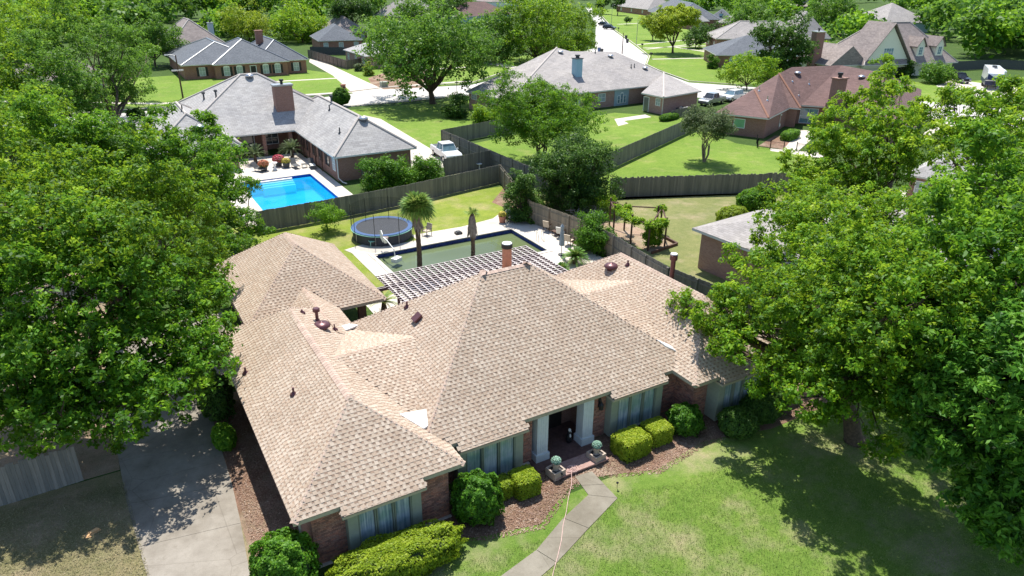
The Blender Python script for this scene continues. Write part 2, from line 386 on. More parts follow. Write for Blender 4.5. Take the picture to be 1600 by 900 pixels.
# lawns and beds (pixel outlines laid on the ground)
polysheet('front_lawn', [(1.9, 2), (40, -4), (44, 19), (21.5, 19.3), (18, 19), (13.0, 19), (8.9, 19.3), (8.5, 19.3), (1.9, 19.6)], LZ, M['lawn'])
polysheet('side_lawn', [(-14, 10), (1.9, 10), (1.9, 25.0), (-1.9, 29.9), (-14, 29.9)], LZ, M['lawn_dry'])
polysheet('yard_soil', [(-16, 30), (-2.1, 30), (-1.6, 56), (-16, 57)], LZ, M['bare'])
polysheet('mulch_bed', [(8.7, 19.0), (9.6, 18.7), (12.0, 18.1), (13.0, 18.7), (14.4, 19.4), (15.8, 19.3), (18.2, 18.4), (21.5, 18.9), (25, 18), (30, 18), (30, 21.2), (22, 21.6), (9, 21.6)], 2*LZ, M['mulch'])
polysheet('mulch_strip', [(1.75, 20), (3.7, 20), (3.7, 34), (1.9, 34)], 2*LZ, M['mulch'])
holed('back_lawn', 8, 34.4, 41, 60.2, [P1], LZ, grassmat('back_lawn', (.18, .25, .035), (.25, .31, .05), (.32, .31, .12), .46))
polysheet('neighbour_side_lawn', GP([(540, 345), (780, 288), (800, 270), (700, 268), (640, 290), (560, 318)]), 2*LZ, M['lawn_olive'])
polysheet('olive_lawn', [(34.5, 24), (34.6, 57), (42, 51.5), (60, 45), (64, 40), (50, 26)], LZ, M['lawn_olive'])
polysheet('green_yard', GP([(820, 300), (965, 312), (1215, 302), (1330, 262), (1230, 236), (1150, 224), (1085, 197), (960, 262), (900, 300)]), LZ, M['lawn_bright'])
polysheet('fenced_yard', GP([(700, 232), (790, 214), (920, 182), (960, 176), (1090, 186), (950, 262), (820, 290)]), LZ, M['lawn_bright'])
polysheet('corner_lawn', GP([(545, 172), (735, 154), (740, 190), (695, 245), (590, 220), (500, 168)]), LZ, M['lawn_bright'])
polysheet('far_left_lawn', GP([(100, 152), (215, 168), (420, 150), (560, 145), (545, 118), (470, 108), (380, 112), (270, 118), (100, 130)]), LZ, M['lawn_bright'])
polysheet('far_centre_lawn', GP([(560, 146), (740, 130), (840, 96), (860, 84), (750, 92), (600, 100), (520, 110)]), LZ, M['lawn_bright'])
polysheet('flower_bed_soil', GP([(585, 141), (672, 136), (668, 108), (612, 110), (575, 122)]), 2*LZ, M['mulch'])
polysheet('far_right_lawn', GP([(1007, 100), (1012, 88), (985, 70), (955, 42), (935, 15), (1010, 12), (1100, 60), (1180, 100), (1210, 131), (1132, 132), (1075, 128), (1030, 108)]), LZ, M['lawn_bright'])
polysheet('rv_lawn', GP([(1400, 158), (1420, 128), (1500, 128), (1600, 120), (1600, 240), (1560, 200)]), LZ, M['lawn_bright'])
# roads
road = [(-40, 172), (88, 185), (250, 172), (507, 152), (600, 140), (735, 133), (800, 118), (870, 92), (930, 75), (931, 40), (924, 25), (915, 12), (925, 12), (940, 28), (958, 47), (992, 72), (1013, 88), (1008, 101), (1030, 112), (1076, 129), (1160, 135), (1350, 150), (1440, 158), (1600, 172), (1600, 200), (1440, 186), (1160, 156), (1080, 152), (1000, 130), (960, 122), (860, 132), (740, 147), (560, 164), (250, 190), (60, 205), (-40, 215)]
def roadsheet():
    import mathutils
    pts = GP(road); tri = mathutils.geometry.tessellate_polygon([[V((x, y, 0)) for x, y in pts]])
    mb = MB()
    for t in tri:
        q = [pts[i] for i in t]; a = (q[1][0]-q[0][0])*(q[2][1]-q[0][1])-(q[2][0]-q[0][0])*(q[1][1]-q[0][1])
        if a < 0: q = q[::-1]
        mb.face([(x, y, 3*LZ) for x, y in q])
    o = build('road', mb, M['road']); o['kind'] = 'structure'
roadsheet()
def strip(name, a, b, w, mat, z, thick=0, kind='structure'):
    "a straight strip w metres wide between two pixel positions"
    (x0, y0), (x1, y1) = a, b; d = V((x1-x0, y1-y0)); n = V((-d.y, d.x)).normalized()*w/2
    return polysheet(name, [(x0-n.x, y0-n.y), (x1-n.x, y1-n.y), (x1+n.x, y1+n.y), (x0+n.x, y0+n.y)], z, mat, kind, thick=thick)
kb = MB()
for pts in ([(-40, 168), (88, 180), (250, 168.5), (507, 148.5), (600, 137), (735, 130.5), (850, 92)], [(60, 207), (250, 192), (560, 166), (740, 149)], [(941, 26), (959, 46), (994, 71), (1015, 88), (1010, 101), (1030, 110.5), (1076, 127), (1150, 132.5)]):
    w = GP(pts)
    for (x0, y0), (x1, y1) in zip(w, w[1:]):
        d = V((x1-x0, y1-y0)); L = d.length; ang = math.atan2(d.y, d.x)
        kb.box(0, -.1, 0, L, .15, .12, M=Matrix.Translation((x0, y0, 0)) @ Matrix.Rotation(ang, 4, 'Z'))
build('kerb', kb, M['farwalk'])['kind'] = 'structure'
for k, (a, b, w) in enumerate([((-40, 158), (250, 162), 1.3), ((250, 162), (560, 143), 1.3), ((575, 138.5), (735, 126.5), 1.3), ((525, 122.5), (338+190, 123.5), .1), ((420, 128), (530, 122), 1.2), ((642, 110), (730, 105), 1.3), ((770, 99), (805, 106), 3.0), ((1018, 92.5), (1110, 90.5), 1.2), ((1005, 75), (1120, 71), 1.1), ((1010, 77), (1110, 66), 1.0), ((1050, 73), (1110, 82), 1.2), ((995, 70), (1100, 60), 1.2), ((965, 38), (1060, 33), 1.5), ((972, 17), (985, 14), 2.5), ((1115, 76), (1100, 79), 3)]):
    strip('footpath', G(*a), G(*b), w, M['farwalk'], 4*LZ)
polysheet('neighbour_driveway', GP([(556, 150), (600, 140), (560, 122), (505, 96), (484, 92), (483, 97), (520, 118)]), 4*LZ+.001, M['farwalk'])
polysheet('neighbour_drive_behind_roof', GP([(568, 180), (595, 186), (672, 232), (700, 245), (694, 262), (640, 262), (560, 200)]), 3*LZ, M['farwalk'])
polysheet('rv_driveway', GP([(1462, 134), (1490, 124), (1592, 138), (1560, 170), (1500, 215), (1440, 210), (1520, 160)]), 2*LZ, M['farwalk'])
polysheet('patio_path', GP([(1222, 236), (1245, 238), (1282, 205), (1250, 203)]), 3*LZ, M['farwalk'])
polysheet('patio_path_edge', GP([(1203, 232), (1204, 236), (1290, 248), (1290, 240)]), 4*LZ, M['farwalk'])
polysheet('patio_bed', GP([(1185, 228), (1245, 236), (1262, 212), (1210, 212)]), 2*LZ, M['mulch'])
polysheet('rear_path', GP([(960, 186), (1008, 179), (1018, 183), (975, 189), (982, 193), (966, 197)]), 3*LZ, M['farwalk'])
polysheet('side_driveway', GP([(1290, 330), (1340, 305), (1480, 290), (1500, 330), (1420, 390), (1330, 380)]), 2*LZ, M['farwalk'])
# garden bed of the vine arbour
polysheet('arbour_bed_soil', GP([(935, 345), (985, 350), (1058, 383), (1018, 396), (950, 362)]), 2*LZ, M['bare'])

# driveway slabs and front walk slabs
def slabs(name, quads, mat, th=.1, top=.03):
    for q in quads:
        c = V((sum(p[0] for p in q)/len(q), sum(p[1] for p in q)/len(q)))
        pts = [(c+(V(p)-c)*(1-.012/max(.3, (V(p)-c).length))) for p in q]
        polysheet(name, [(p.x, p.y) for p in pts], top, mat, 'structure', thick=th)
dl = [(-1.15, 17.0), (-1.55, 21.6), (-1.8, 24.6), (-2.0, 27.4), (-2.1, 30.6), (-2.2, 34.0), (-2.2, 38.0), (-2.2, 44.0)]
dr = [(1.35, 16.2), (1.55, 21.0), (1.8, 24.0), (1.95, 26.6), (2.0, 30.0), (2.1, 33.6), (4.2, 37.8), (4.6, 44.0)]
slabs('driveway_slab', [[dl[k], dr[k], dr[k+1], dl[k+1]] for k in range(7)], M['conc'])
wl = [(8.3, 15.45), (10.0, 16.9), (12.2, 18.0-.1), (14.35, 18.75), (14.85, 19.45)]
wr = [(9.4, 14.5), (11.2, 16.05), (13.2, 16.85), (15.6, 17.8), (15.7, 19.75)]
wl = [G(740, 932), G(838, 860), G(880, 810), G(919, 774), G(898, 745)]; wr = [G(795, 945), G(870, 880), G(920, 826), G(965, 779), G(925, 737)]
slabs('walk_slab', [[wl[k], wr[k], wr[k+1], wl[k+1]] for k in range(3)], M['walk'])
mid = tuple((a+b)/2 for a, b in zip(wl[3], wl[4])); mid2 = tuple((a+b)/2 for a, b in zip(wr[3], wr[4]))
slabs('walk_slab', [[wl[3], wr[3], mid2, mid], [mid, mid2, wr[4], wl[4]]], M['walk'])

# ------------------------------------------------------------------ foliage
rng = np.random.default_rng(7)
def leafmesh(name, C, D, Nn, L, W, tint, mat, fold=.25):
    n = len(C); D = D-Nn*(D*Nn).sum(1)[:, None]; D /= np.linalg.norm(D, axis=1)[:, None]+1e-9
    S = np.cross(Nn, D); L = L[:, None]; W = W[:, None]
    v = np.empty((n, 4, 3), np.float32)
    v[:, 0] = C-D*L*.5; v[:, 2] = C+D*L*.5; v[:, 1] = C+S*W*.5+Nn*W*fold; v[:, 3] = C-S*W*.5+Nn*W*fold
    me = bpy.data.meshes.new(name); me.vertices.add(4*n); me.vertices.foreach_set('co', v.ravel())
    me.loops.add(4*n); me.loops.foreach_set('vertex_index', np.arange(4*n, dtype=np.int32))
    me.polygons.add(n); me.polygons.foreach_set('loop_start', np.arange(0, 4*n, 4, dtype=np.int32))
    try: me.polygons.foreach_set('loop_total', np.full(n, 4, np.int32))
    except Exception: pass
    a = me.attributes.new('tint', 'FLOAT', 'FACE'); a.data.foreach_set('value', np.clip(tint, 0, 1).astype(np.float32))
    me.materials.append(mat); me.update(calc_edges=True); return me
def unit(a): return a/(np.linalg.norm(a, axis=-1, keepdims=True)+1e-9)
def crown(lobes, n, leaf, clump=.42, flat=.75, up=.8, tb=.3, gap=.0, droop=0, core=0.0, r=None):
    "arrays of a leafy crown: lobes of clumps of leaves; returns centres, dirs, normals, tint"
    r = r or rng; lobes = np.array(lobes, float); nl_ = len(lobes); sub = lobes[r.integers(nl_, size=nl_*2)].copy(); dj = unit(r.normal(size=(nl_*2, 3))+np.array([0, 0, .25])); sub[:, :3] += dj*sub[:, 3:4]*r.uniform(.75, 1.15, (nl_*2, 1)); sub[:, 3] *= r.uniform(.25, .45, nl_*2); lobes[:, 3] *= .9; lobes = np.vstack([lobes, sub]); w = lobes[:, 3]**2; w /= w.sum()
    nc = max(4, int(w.size*6+sum((lobes[:, 3]/clump)**2)*1.5)); li = r.choice(len(lobes), nc, p=w)
    d = unit(r.normal(size=(nc, 3))+np.array([0, 0, .35])); rad = lobes[li, 3]*(1-core)*(r.uniform(.25, 1.18, nc)**.7)
    lob = lobes[li, :3]; cc = lob+d*rad[:, None]*np.array([1, 1, flat])
    cs = clump*r.uniform(.55, 1.3, nc); ct = r.normal(0, .26, nc)+.1*d[:, 2]
    k = r.choice(nc, n, p=cs**2/(cs**2).sum()); g = r.normal(size=(n, 3)); g = unit(g)*(r.uniform(0, 1, n)**.45)[:, None]
    C = cc[k]+g*cs[k][:, None]*np.array([1, 1, .75])
    sc = r.random(n) < .1; ks = r.choice(len(lobes), int(sc.sum()), p=w); dd = unit(r.normal(size=(len(ks), 3))+np.array([0, 0, .3])); C[sc] = lobes[ks, :3]+dd*(lobes[ks, 3]*r.uniform(.55, 1.12, len(ks)))[:, None]*np.array([1, 1, flat])
    if droop: C[:, 2] -= droop*((g[:, 0]**2+g[:, 1]**2))*cs[k]
    Nn = unit(r.normal(size=(n, 3))*.75+(C-lob[k])/lobes[li[k], 3][:, None]*.5+np.array([0, 0, up]))
    D = unit(r.normal(size=(n, 3))+g*.7+np.array([0, 0, -.2]))
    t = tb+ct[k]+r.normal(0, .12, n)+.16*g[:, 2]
    return C, D, Nn, t, cc
def limb(mb, a, b, r0, r1, r, segs=5, bend=.12, n=7):
    a = V(a); b = V(b); L = (b-a).length; pts = [a]; off = V((0, 0, 0))
    for k in range(1, segs):
        off += V((r.normal(), r.normal(), r.normal()*.5))*L*bend/segs*1.6
        t = k/segs; p = a.lerp(b, t)+off*math.sin(math.pi*t); pts.append(p)
    pts.append(b); mb.tube(pts, [r0+(r1-r0)*k/segs for k in range(segs+1)], n, cap=False)
def tree(name, label, cat, base, lobes, n, leaf=.22, mat='leaf_oak', clump=.45, tb=.3, trunk=.25, fork=.3, bark='bark', stems=1, group=None, up=.8, flat=.75, twigs=24, droop=0, asp=.5, seed=1):
    r = np.random.default_rng(seed*97+13); t = thing(name, label, cat, (base[0], base[1], 0), group)
    C, D, Nn, tt, cc = crown(lobes, n, leaf, clump, flat, up, tb, droop=droop, r=r)
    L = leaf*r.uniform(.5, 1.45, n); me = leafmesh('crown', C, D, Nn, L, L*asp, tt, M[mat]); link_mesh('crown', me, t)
    mb = MB(); B = V((base[0], base[1], -.05)); lo = np.array(lobes); zc = float(lo[:, 2].min())
    cen = V((float((lo[:, 0]*lo[:, 3]).sum()/lo[:, 3].sum()), float((lo[:, 1]*lo[:, 3]).sum()/lo[:, 3].sum()), 0))
    for s in range(stems):
        a = 2*math.pi*s/max(1, stems)+.5; b0 = B+V((math.cos(a), math.sin(a), 0))*(trunk*.9 if stems > 1 else 0)
        top = V((b0.x, b0.y, 0)).lerp(V((cen.x, cen.y, 0)), .35 if stems == 1 else .2); f = V((top.x, top.y, max(.8, zc*fork)))
        if stems > 1: f += V((math.cos(a), math.sin(a), 0))*trunk*4
        mb.tube([b0, b0.lerp(f, .08), b0.lerp(f, .5)+V((r.normal()*.08, r.normal()*.08, 0)), f], [trunk*1.5, trunk*1.05, trunk*.9, trunk*.75], 10, cap=False)
        for i, l in enumerate(lo):
            if stems > 1 and i % stems != s: continue
            q = V(l[:3])+V((0, 0, l[3]*.15)); limb(mb, f, q, trunk*.5, trunk*.12, r, 6)
            near = [c for c in cc if np.linalg.norm(c-l[:3]) < l[3]*1.1]
            for j in range(min(len(near), max(2, twigs//len(lo)))):
                c = near[int(r.integers(len(near)))]; limb(mb, f.lerp(q, r.uniform(.55, 1)), V(c), trunk*.13, trunk*.03, r, 3, n=4)
    build('trunk', mb, M[bark], t, smooth=True); return t
def lobes_in(c, rx, rz, n, r, lr=(.35, .55), ground=False):
    out = [(c[0], c[1], c[2]+rz*.15, min(rx, rz)*.6)]
    vf = .62 if rz < .85*rx else .8
    if ground:
        for k in range(6): a = k*1.05; out.append((c[0]+rx*.55*math.cos(a), c[1]+rx*.55*math.sin(a), rx*.32, rx*.42))
    for k in range(n):
        a = 2*math.pi*k/n*1.0+r.uniform(-.3, .3); e = r.uniform(-.75, .85); q = math.cos(e*1.2)*r.uniform(.55, .72)
        out.append((c[0]+rx*q*math.cos(a), c[1]+rx*q*math.sin(a), c[2]+rz*vf*math.sin(e*1.2), rx*r.uniform(*lr)))
    return out
def ptree(name, label, cat, px, py, wpx, ytop, n, low=.35, nl=9, seed=1, dz=0, **kw):
    "a tree whose trunk foot stands at (px,py) of the photograph, crown wpx wide and reaching up to ytop"
    x, y = G(px, py); h = zabove(px, ytop, (x, y)); s = CF/depth(x, y, h*.5); rx = wpx/s/2; r = np.random.default_rng(seed)
    h = max(h, 1.2); zb = h*low; c = (x, y, (h+zb)/2); rz = (h-zb)/2
    return tree(name, label, cat, (x, y), lobes_in(c, rx*1.02, rz, nl, r, ground=low < .13), n, seed=seed, **kw)
def shell(c, rad, p, n, r, rough=.06, zmin=-.7):
    "points on a superellipsoid shell"
    d = unit(r.normal(size=(n, 3))); d[:, 2] = np.where(d[:, 2] < zmin, -d[:, 2], d[:, 2]); d = unit(d)
    s = (np.abs(d)**p).sum(1)**(-1/p); q = d*s[:, None]; ph = np.sin(q[:, 0]*7+c[0])*np.cos(q[:, 1]*8+c[1]*2)*np.sin(q[:, 2]*6)*rough*1.4+np.sin(q[:, 0]*17+1)*np.sin(q[:, 1]*15)*np.cos(q[:, 2]*14)*rough*.5
    q = q*(1+ph-np.abs(r.normal(0, .05, n)))[:, None]; g = np.sign(d)*np.abs(q)**(p-1); return np.array(c)+q*np.array(rad), unit(g/np.array(rad)), q
def bush(label, name, cat, c, rad, n, leaf=.09, mat='leaf_box', p=2.2, tb=.35, rot=0, group=None, seed=1, rough=.07, asp=.6):
    n = int(n*.75); leaf *= 1.08; r = np.random.default_rng(seed*31+5); t = thing(name, label, cat, (c[0], c[1], 0), group, 0)
    P, g, q = shell((0, 0, 0), rad, p, n, r, rough)
    Nn = unit(g*.8+r.normal(size=(n, 3))*.45+np.array([0, 0, .25])); D = unit(r.normal(size=(n, 3))+np.array([0, 0, .3]))
    ca, sa = math.cos(rot), math.sin(rot); Rm = np.array([[ca, -sa, 0], [sa, ca, 0], [0, 0, 1]])
    P = P@Rm.T+np.array([c[0], c[1], rad[2]*.92]); Nn = Nn@Rm.T
    L = leaf*r.uniform(.7, 1.35, n); tt = tb+.18*np.sin(q[:, 0]*9)*np.cos(q[:, 1]*8)+r.normal(0, .17, n)+.12*q[:, 2]
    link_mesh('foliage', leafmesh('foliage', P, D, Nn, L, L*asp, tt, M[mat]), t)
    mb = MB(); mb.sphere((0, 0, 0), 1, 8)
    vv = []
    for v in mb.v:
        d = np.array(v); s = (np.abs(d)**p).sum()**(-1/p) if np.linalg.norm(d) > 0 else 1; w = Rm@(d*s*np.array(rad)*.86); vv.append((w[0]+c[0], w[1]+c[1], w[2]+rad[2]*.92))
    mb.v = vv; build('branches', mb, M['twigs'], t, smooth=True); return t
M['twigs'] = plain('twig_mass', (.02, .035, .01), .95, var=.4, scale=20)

# ------------------------------------------------------------------ the main house
HE = 2.6
main = thing('brick_house', 'brown brick house with tan shingle hip roofs in the foreground', 'house', (12, 28, 0))
def pl(poly, z0, base, up, pitch):
    "roof plane: height z0 on the line through base, rising along up"
    l = math.hypot(*up); up = (up[0]/l, up[1]/l)
    return dict(poly=poly, z=lambda x, y, b=base, u=up, p=pitch, z0=z0: z0+((x-b[0])*u[0]+(y-b[1])*u[1])*p, up=up, pitch=pitch, base=base, z0=z0)
def hip(x0, x1, y0, y1, ze, zr):
    w, d = x1-x0, y1-y0; out = []
    if d >= w: r = w/2; A = ((x0+x1)/2, y0+r*1.0); B = ((x0+x1)/2, y1-r)
    else: r = d/2; A = (x0+r, (y0+y1)/2); B = (x1-r, (y0+y1)/2)
    p = (zr-ze)/r
    if d >= w:
        out += [pl([(x0, y0), A, B, (x0, y1)], ze, (x0, y0), (1, 0), p), pl([(x1, y0), (x1, y1), B, A], ze, (x1, y0), (-1, 0), p),
                pl([(x0, y0), (x1, y0), A], ze, (x0, y0), (0, 1), p), pl([(x0, y1), B, (x1, y1)], ze, (x0, y1), (0, -1), p)]
    else:
        out += [pl([(x0, y0), (x1, y0), B, A], ze, (x0, y0), (0, 1), p), pl([(x0, y1), A, B, (x1, y1)], ze, (x0, y1), (0, -1), p),
                pl([(x0, y0), A, (x0, y1)], ze, (x0, y0), (1, 0), p), pl([(x1, y0), (x1, y1), B], ze, (x1, y0), (-1, 0), p)]
    lines = [((x0, y0, ze), (*A, zr)), ((x1, y0, ze), (*(A if d >= w else B), zr)), ((x0, y1, ze), (*(B if d >= w else A), zr)), ((x1, y1, ze), (*B, zr)), ((*A, zr), (*B, zr))]
    return out, lines
W1, MHh, W3h, GA = (3.1, 9.7, 20.0, 35.7), (8.4, 22.8, 21.3, 33.2), (21.4, 28.3, 19.75, 33.35), (4.73, 12.5, 35.6, 45.7)
planes, rl = [], []
for (a, b, c, d), zr in ((W1, 4.8), (MHh, 6.9), (W3h, 5.0), (GA, 5.35)):
    p, l = hip(a, b, c, d, HE, zr); planes += p; rl += l
planes += [pl([(8.2, 31), (9.72, 31), (9.72, 35.6), (8.2, 37.15)], 3.65, (8.2, 31), (-1, 0), .69), pl([(8.2, 31), (8.2, 37.15), (6.7, 35.6), (6.7, 31)], 3.65, (8.2, 31), (1, 0), .69)]
rl += [((8.2, 32.5, 3.65), (8.2, 37.15, 3.65))]
for xa, xb in ((6.9, 11.0), (20.2, 24.05)):
    planes += [pl([(xa, 22.95), (xb, 22.95), (xb, 27.3), (xa, 27.3)], 4.4, (xa, 27.3), (0, 1), .314), pl([(xa, 27.3), (xb, 27.3), (xb, 31.7), (xa, 31.7)], 4.4, (xa, 27.3), (0, -1), .28)]
    rl += [((xa+.1, 27.3, 4.4), (xb-.1, 27.3, 4.4))]
def bayext(x0, x1, y0, y1, k, pitch):   # a window bay's little extension of the front slope
    planes.append(pl([(x0+k, y1), (x1-k, y1), (x1-.02, y1+k*.9), (x1-.25, y0), (x0+.25, y0), (x0+.02, y1+k*.9)], HE, (x0, y0), (0, 1), pitch))
BX = [(4.62, 8.05, 20.0, 19.68, .16, .667), (9.85, 13.3, 21.3, 20.95, .16, .723), (17.55, 21.0, 21.3, 20.95, .16, .723), (22.75, 26.6, 19.75, 19.42, .16, .696)]
for b in BX: bayext(*b)
def inside(poly, x, y):
    c = False; n = len(poly); j = n-1
    for i in range(n):
        xi, yi = poly[i]; xj, yj = poly[j]
        if (yi > y) != (yj > y) and x < (xj-xi)*(y-yi)/(yj-yi)+xi: c = not c
        j = i
    return c
def env(x, y):
    return max((p['z'](x, y) for p in planes if inside(p['poly'], x, y)), default=-1)
def hit(px, py):
    z = 8.0
    while z > 0:
        x, y = G(px, py, z)
        if env(x, y) >= z: return V((x, y, z))
        z -= .02
    return V((*G(px, py, 2.6), 2.6))
# roof deck
mb = MB()
for p in planes:
    q = p['poly']; A = sum(q[i][0]*q[(i+1) % len(q)][1]-q[(i+1) % len(q)][0]*q[i][1] for i in range(len(q)))
    if A < 0: q = q[::-1]
    mb.face([(x, y, p['z'](x, y)-.022) for x, y in q], c=(.8, .72, .68))
roof = build('roof', mb, M['shingle'], main)
# shingles
EX = .172; rs = np.random.default_rng(3)
TONES = [(1.06, 1.06, 1.04), (1.0, .98, .96), (.95, .92, .88), (.99, .93, .88), (1.09, 1.09, 1.08), (.9, .84, .79)]
vs, fs, cs = [], [], []
def quad(a, b, c, d, col):
    i = len(vs); vs.extend((a, b, c, d)); fs.append((i, i+1, i+2, i+3)); cs.append(col)
tabs = []
for p in planes:
    u = V((*p['up'], 0)); pt = p['pitch']; cosp = 1/math.sqrt(1+pt*pt); t = V((p['up'][1], -p['up'][0], 0))
    s = (u+V((0, 0, pt)))*cosp; n = t.cross(s)
    if n.z < 0: n = -n
    b = V((*p['base'], p['z0'])); q = p['poly']
    uv = [((x-b.x)*t.x+(y-b.y)*t.y, ((x-b.x)*u.x+(y-b.y)*u.y)/cosp) for x, y in q]
    smin, smax = min(a[1] for a in uv), max(a[1] for a in uv); k0 = math.floor(smin/EX+.001)
    for k in range(k0, int(smax/EX)+1):
        sm = max(smin+.01, k*EX+EX*.35); xs = []
        if sm > smax: continue
        for i in range(len(uv)):
            (a0, b0), (a1, b1) = uv[i], uv[(i+1) % len(uv)]
            if (b0 > sm) != (b1 > sm): xs.append(a0+(a1-a0)*(sm-b0)/(b1-b0))
        xs.sort()
        for xa, xb in zip(xs[::2], xs[1::2]):
            def W(tt, ss, h, b=b, t=t, s=s, n=n): return b+t*tt+s*ss+n*h
            def vis(tt):
                w = W(tt, sm, 0); return env(w.x, w.y) < w.z+.05
            x = xa; run = None; segs = []
            while x < xb+.001:          # visible stretches of this course
                v = vis(min(x+.06, xb))
                if v and run is None: run = x
                if not v and run is not None: segs.append((run, x+.1)); run = None
                x += .25
            if run is not None: segs.append((run, xb))
            s0, s1 = max(k*EX, smin), min((k+1)*EX, smax-.004)
            if s1-s0 < .03: continue
            for ra, rb in segs:
                rb = min(rb, xb)
                if rb-ra < .05: continue
                g0 = float(rs.uniform(.9, 1.04)); bc = (g0, g0*.985, g0*.97)
                quad(W(ra, s0, .012), W(rb, s0, .012), W(rb, s1, .001), W(ra, s1, .001), bc)
                quad(W(ra, s0, -.02), W(rb, s0, -.02), W(rb, s0, .012), W(ra, s0, .012), (.5, .42, .38))
                x = ra+float(rs.uniform(0, .2))
                while x < rb-.12:
                    w = float(rs.uniform(.1, .17)); x1 = min(x+w, rb); gp = float(rs.uniform(.09, .14)); x2 = min(x1+gp, rb)
                    c = TONES[int(rs.integers(len(TONES)))]; j = float(rs.uniform(.93, 1.05)); c = (c[0]*j, c[1]*j, c[2]*j)
                    tabs.append((W, x, x1, s0, s1, c, t, s, n))
                    if x2-x1 > .03:
                        dk = float(rs.uniform(.58, .78)); sd_ = min(s0+EX*.56, s1-.01); quad(W(x1, sd_, .010), W(x2, sd_, .010), W(x2, s1, .006), W(x1, s1, .006), (dk, dk*.86, dk*.78))
                    x = x2
# the 300 tabs that show largest are parts, the rest one joined part
tabs.sort(key=lambda a: (a[0]((a[1]+a[2])/2, a[3], 0)-V((0, 0, CH))).length)
def tabbox(W, x0, x1, s0, s1, c):
    h = .024; l = .008
    quad(W(x0, s0, h), W(x1, s0, h), W(x1, s1, l), W(x0, s1, l), c); e = (c[0]*.75, c[1]*.7, c[2]*.68)
    quad(W(x0, s0, 0), W(x1, s0, 0), W(x1, s0, h), W(x0, s0, h), e); quad(W(x0, s1, 0), W(x0, s0, 0), W(x0, s0, h), W(x0, s1, l), e); quad(W(x1, s0, 0), W(x1, s1, 0), W(x1, s1, l), W(x1, s0, h), e)
tabmesh = {}
for i, (W, x0, x1, s0, s1, c, t, s, n) in enumerate(tabs):
    if i < 300:
        k = int(rs.integers(6)); w = (.11, .13, .15, .12, .14, .16)[k]
        if k not in tabmesh:
            m2 = MB(); cc = TONES[k]; e = tuple(a*.72 for a in cc)
            P = lambda a, b, h: (a, b, h)
            m2.face([P(0, 0, .024), P(w, 0, .024), P(w, EX, .008), P(0, EX, .008)], 0, cc); m2.face([P(0, 0, 0), P(w, 0, 0), P(w, 0, .024), P(0, 0, .024)], 0, e)
            m2.face([P(0, EX, 0), P(0, 0, 0), P(0, 0, .024), P(0, EX, .008)], 0, e); m2.face([P(w, 0, 0), P(w, EX, 0), P(w, EX, .008), P(w, 0, .024)], 0, e)
            o = build('shingle', m2, M['shingle'], roof, local=True); tabmesh[k] = o.data
        else: o = link_mesh('shingle', tabmesh[k], roof, local=True)
        tt = t
        if t.cross(s).dot(n) < 0: org = W(x1, s0, 0); tt = -t
        else: org = W(x0, s0, 0)
        o.matrix_local = Matrix(((tt.x, s.x, n.x, org.x), (tt.y, s.y, n.y, org.y), (tt.z, s.z, n.z, org.z), (0, 0, 0, 1)))
    else: tabbox(W, x0, x1, s0, s1, c)
sh = MB(); sh.v = [tuple(v) for v in vs]; sh.f = fs; sh.c = cs; sh.m = [0]*len(fs)
o = build('shingle_courses', sh, M['shingle'], roof); o['kind'] = 'stuff'
# ridge and hip caps
capm = MB(); caps = []
for a, b in rl:
    a, b = V(a), V(b); d = b-a; L = d.length
    if L < .3: continue
    d.normalize(); side = d.cross(V((0, 0, 1))).normalized(); up = side.cross(d); k = 0
    while k*.2 < L:
        p = a+d*k*.2; e = env(p.x, p.y); 
        if e < p.z+.12 or k == 0: caps.append((p, d, side, up, min(.27, L-k*.2)))
        k += 1
def capgeo(m2, T, L, c):
    w, dr, h = .165, (.115 if abs((T.to_3x3() @ V((1, 0, 0))).z) < .02 and T != Matrix.Identity(4) else .09), .012
    P = lambda x, y, z: tuple(T @ V((x, y, z)))
    for sgn in (-1, 1):
        q = [P(0, 0, h+.006), P(L, 0, .006), P(L, sgn*w, .006-dr), P(0, sgn*w, h+.006-dr)]
        m2.face(q if sgn < 0 else q[::-1], 0, c)
        q = [P(0, 0, -.02), P(0, 0, h+.006), P(0, sgn*w, h+.006-dr), P(0, sgn*w, -.02-dr)]; m2.face(q if sgn > 0 else q[::-1], 0, tuple(v*.7 for v in c))
caps.sort(key=lambda a: (a[0]-V((0, 0, CH))).length); cm = []
for i, (p, d, s_, up, L) in enumerate(caps):
    T = Matrix(((d.x, s_.x, up.x, p.x), (d.y, s_.y, up.y, p.y), (d.z, s_.z, up.z, p.z), (0, 0, 0, 1)))
    if i < 200:
        if len(cm) < 5:
            g = .88+.06*len(cm); m2 = MB(); capgeo(m2, Matrix.Identity(4), .26, (g, g*.97, g*.95)); o = build('ridge_cap', m2, M['cap'], roof, local=True); cm.append(o.data)
        else: o = link_mesh('ridge_cap', cm[int(rs.integers(5))], roof, local=True)
        o.matrix_local = T
    else:
        g = float(rs.uniform(.86, 1.1)); capgeo(capm, T, L, (g, g*.97, g*.95))
o = build('far_ridge_caps', capm, M['cap'], roof); o.name = 'ridge_cap_rows'; o['kind'] = 'stuff'
# white flashing pieces
for q in ([(624, 648), (666, 641), (669, 666), (662, 671)], [(534, 510), (546, 507), (560, 509), (540, 517)], [(1025, 531), (1048, 541), (1056, 549), (1040, 542)]):
    m2 = MB(); P = [hit(*a)+V((0, 0, .05)) for a in q]; m2.face(P)
    for k in range(4): m2.face((P[k]-V((0, 0, .08)), P[(k+1) % 4]-V((0, 0, .08)), P[(k+1) % 4], P[k]))
    build('valley_flashing', m2, M['flash'], roof)
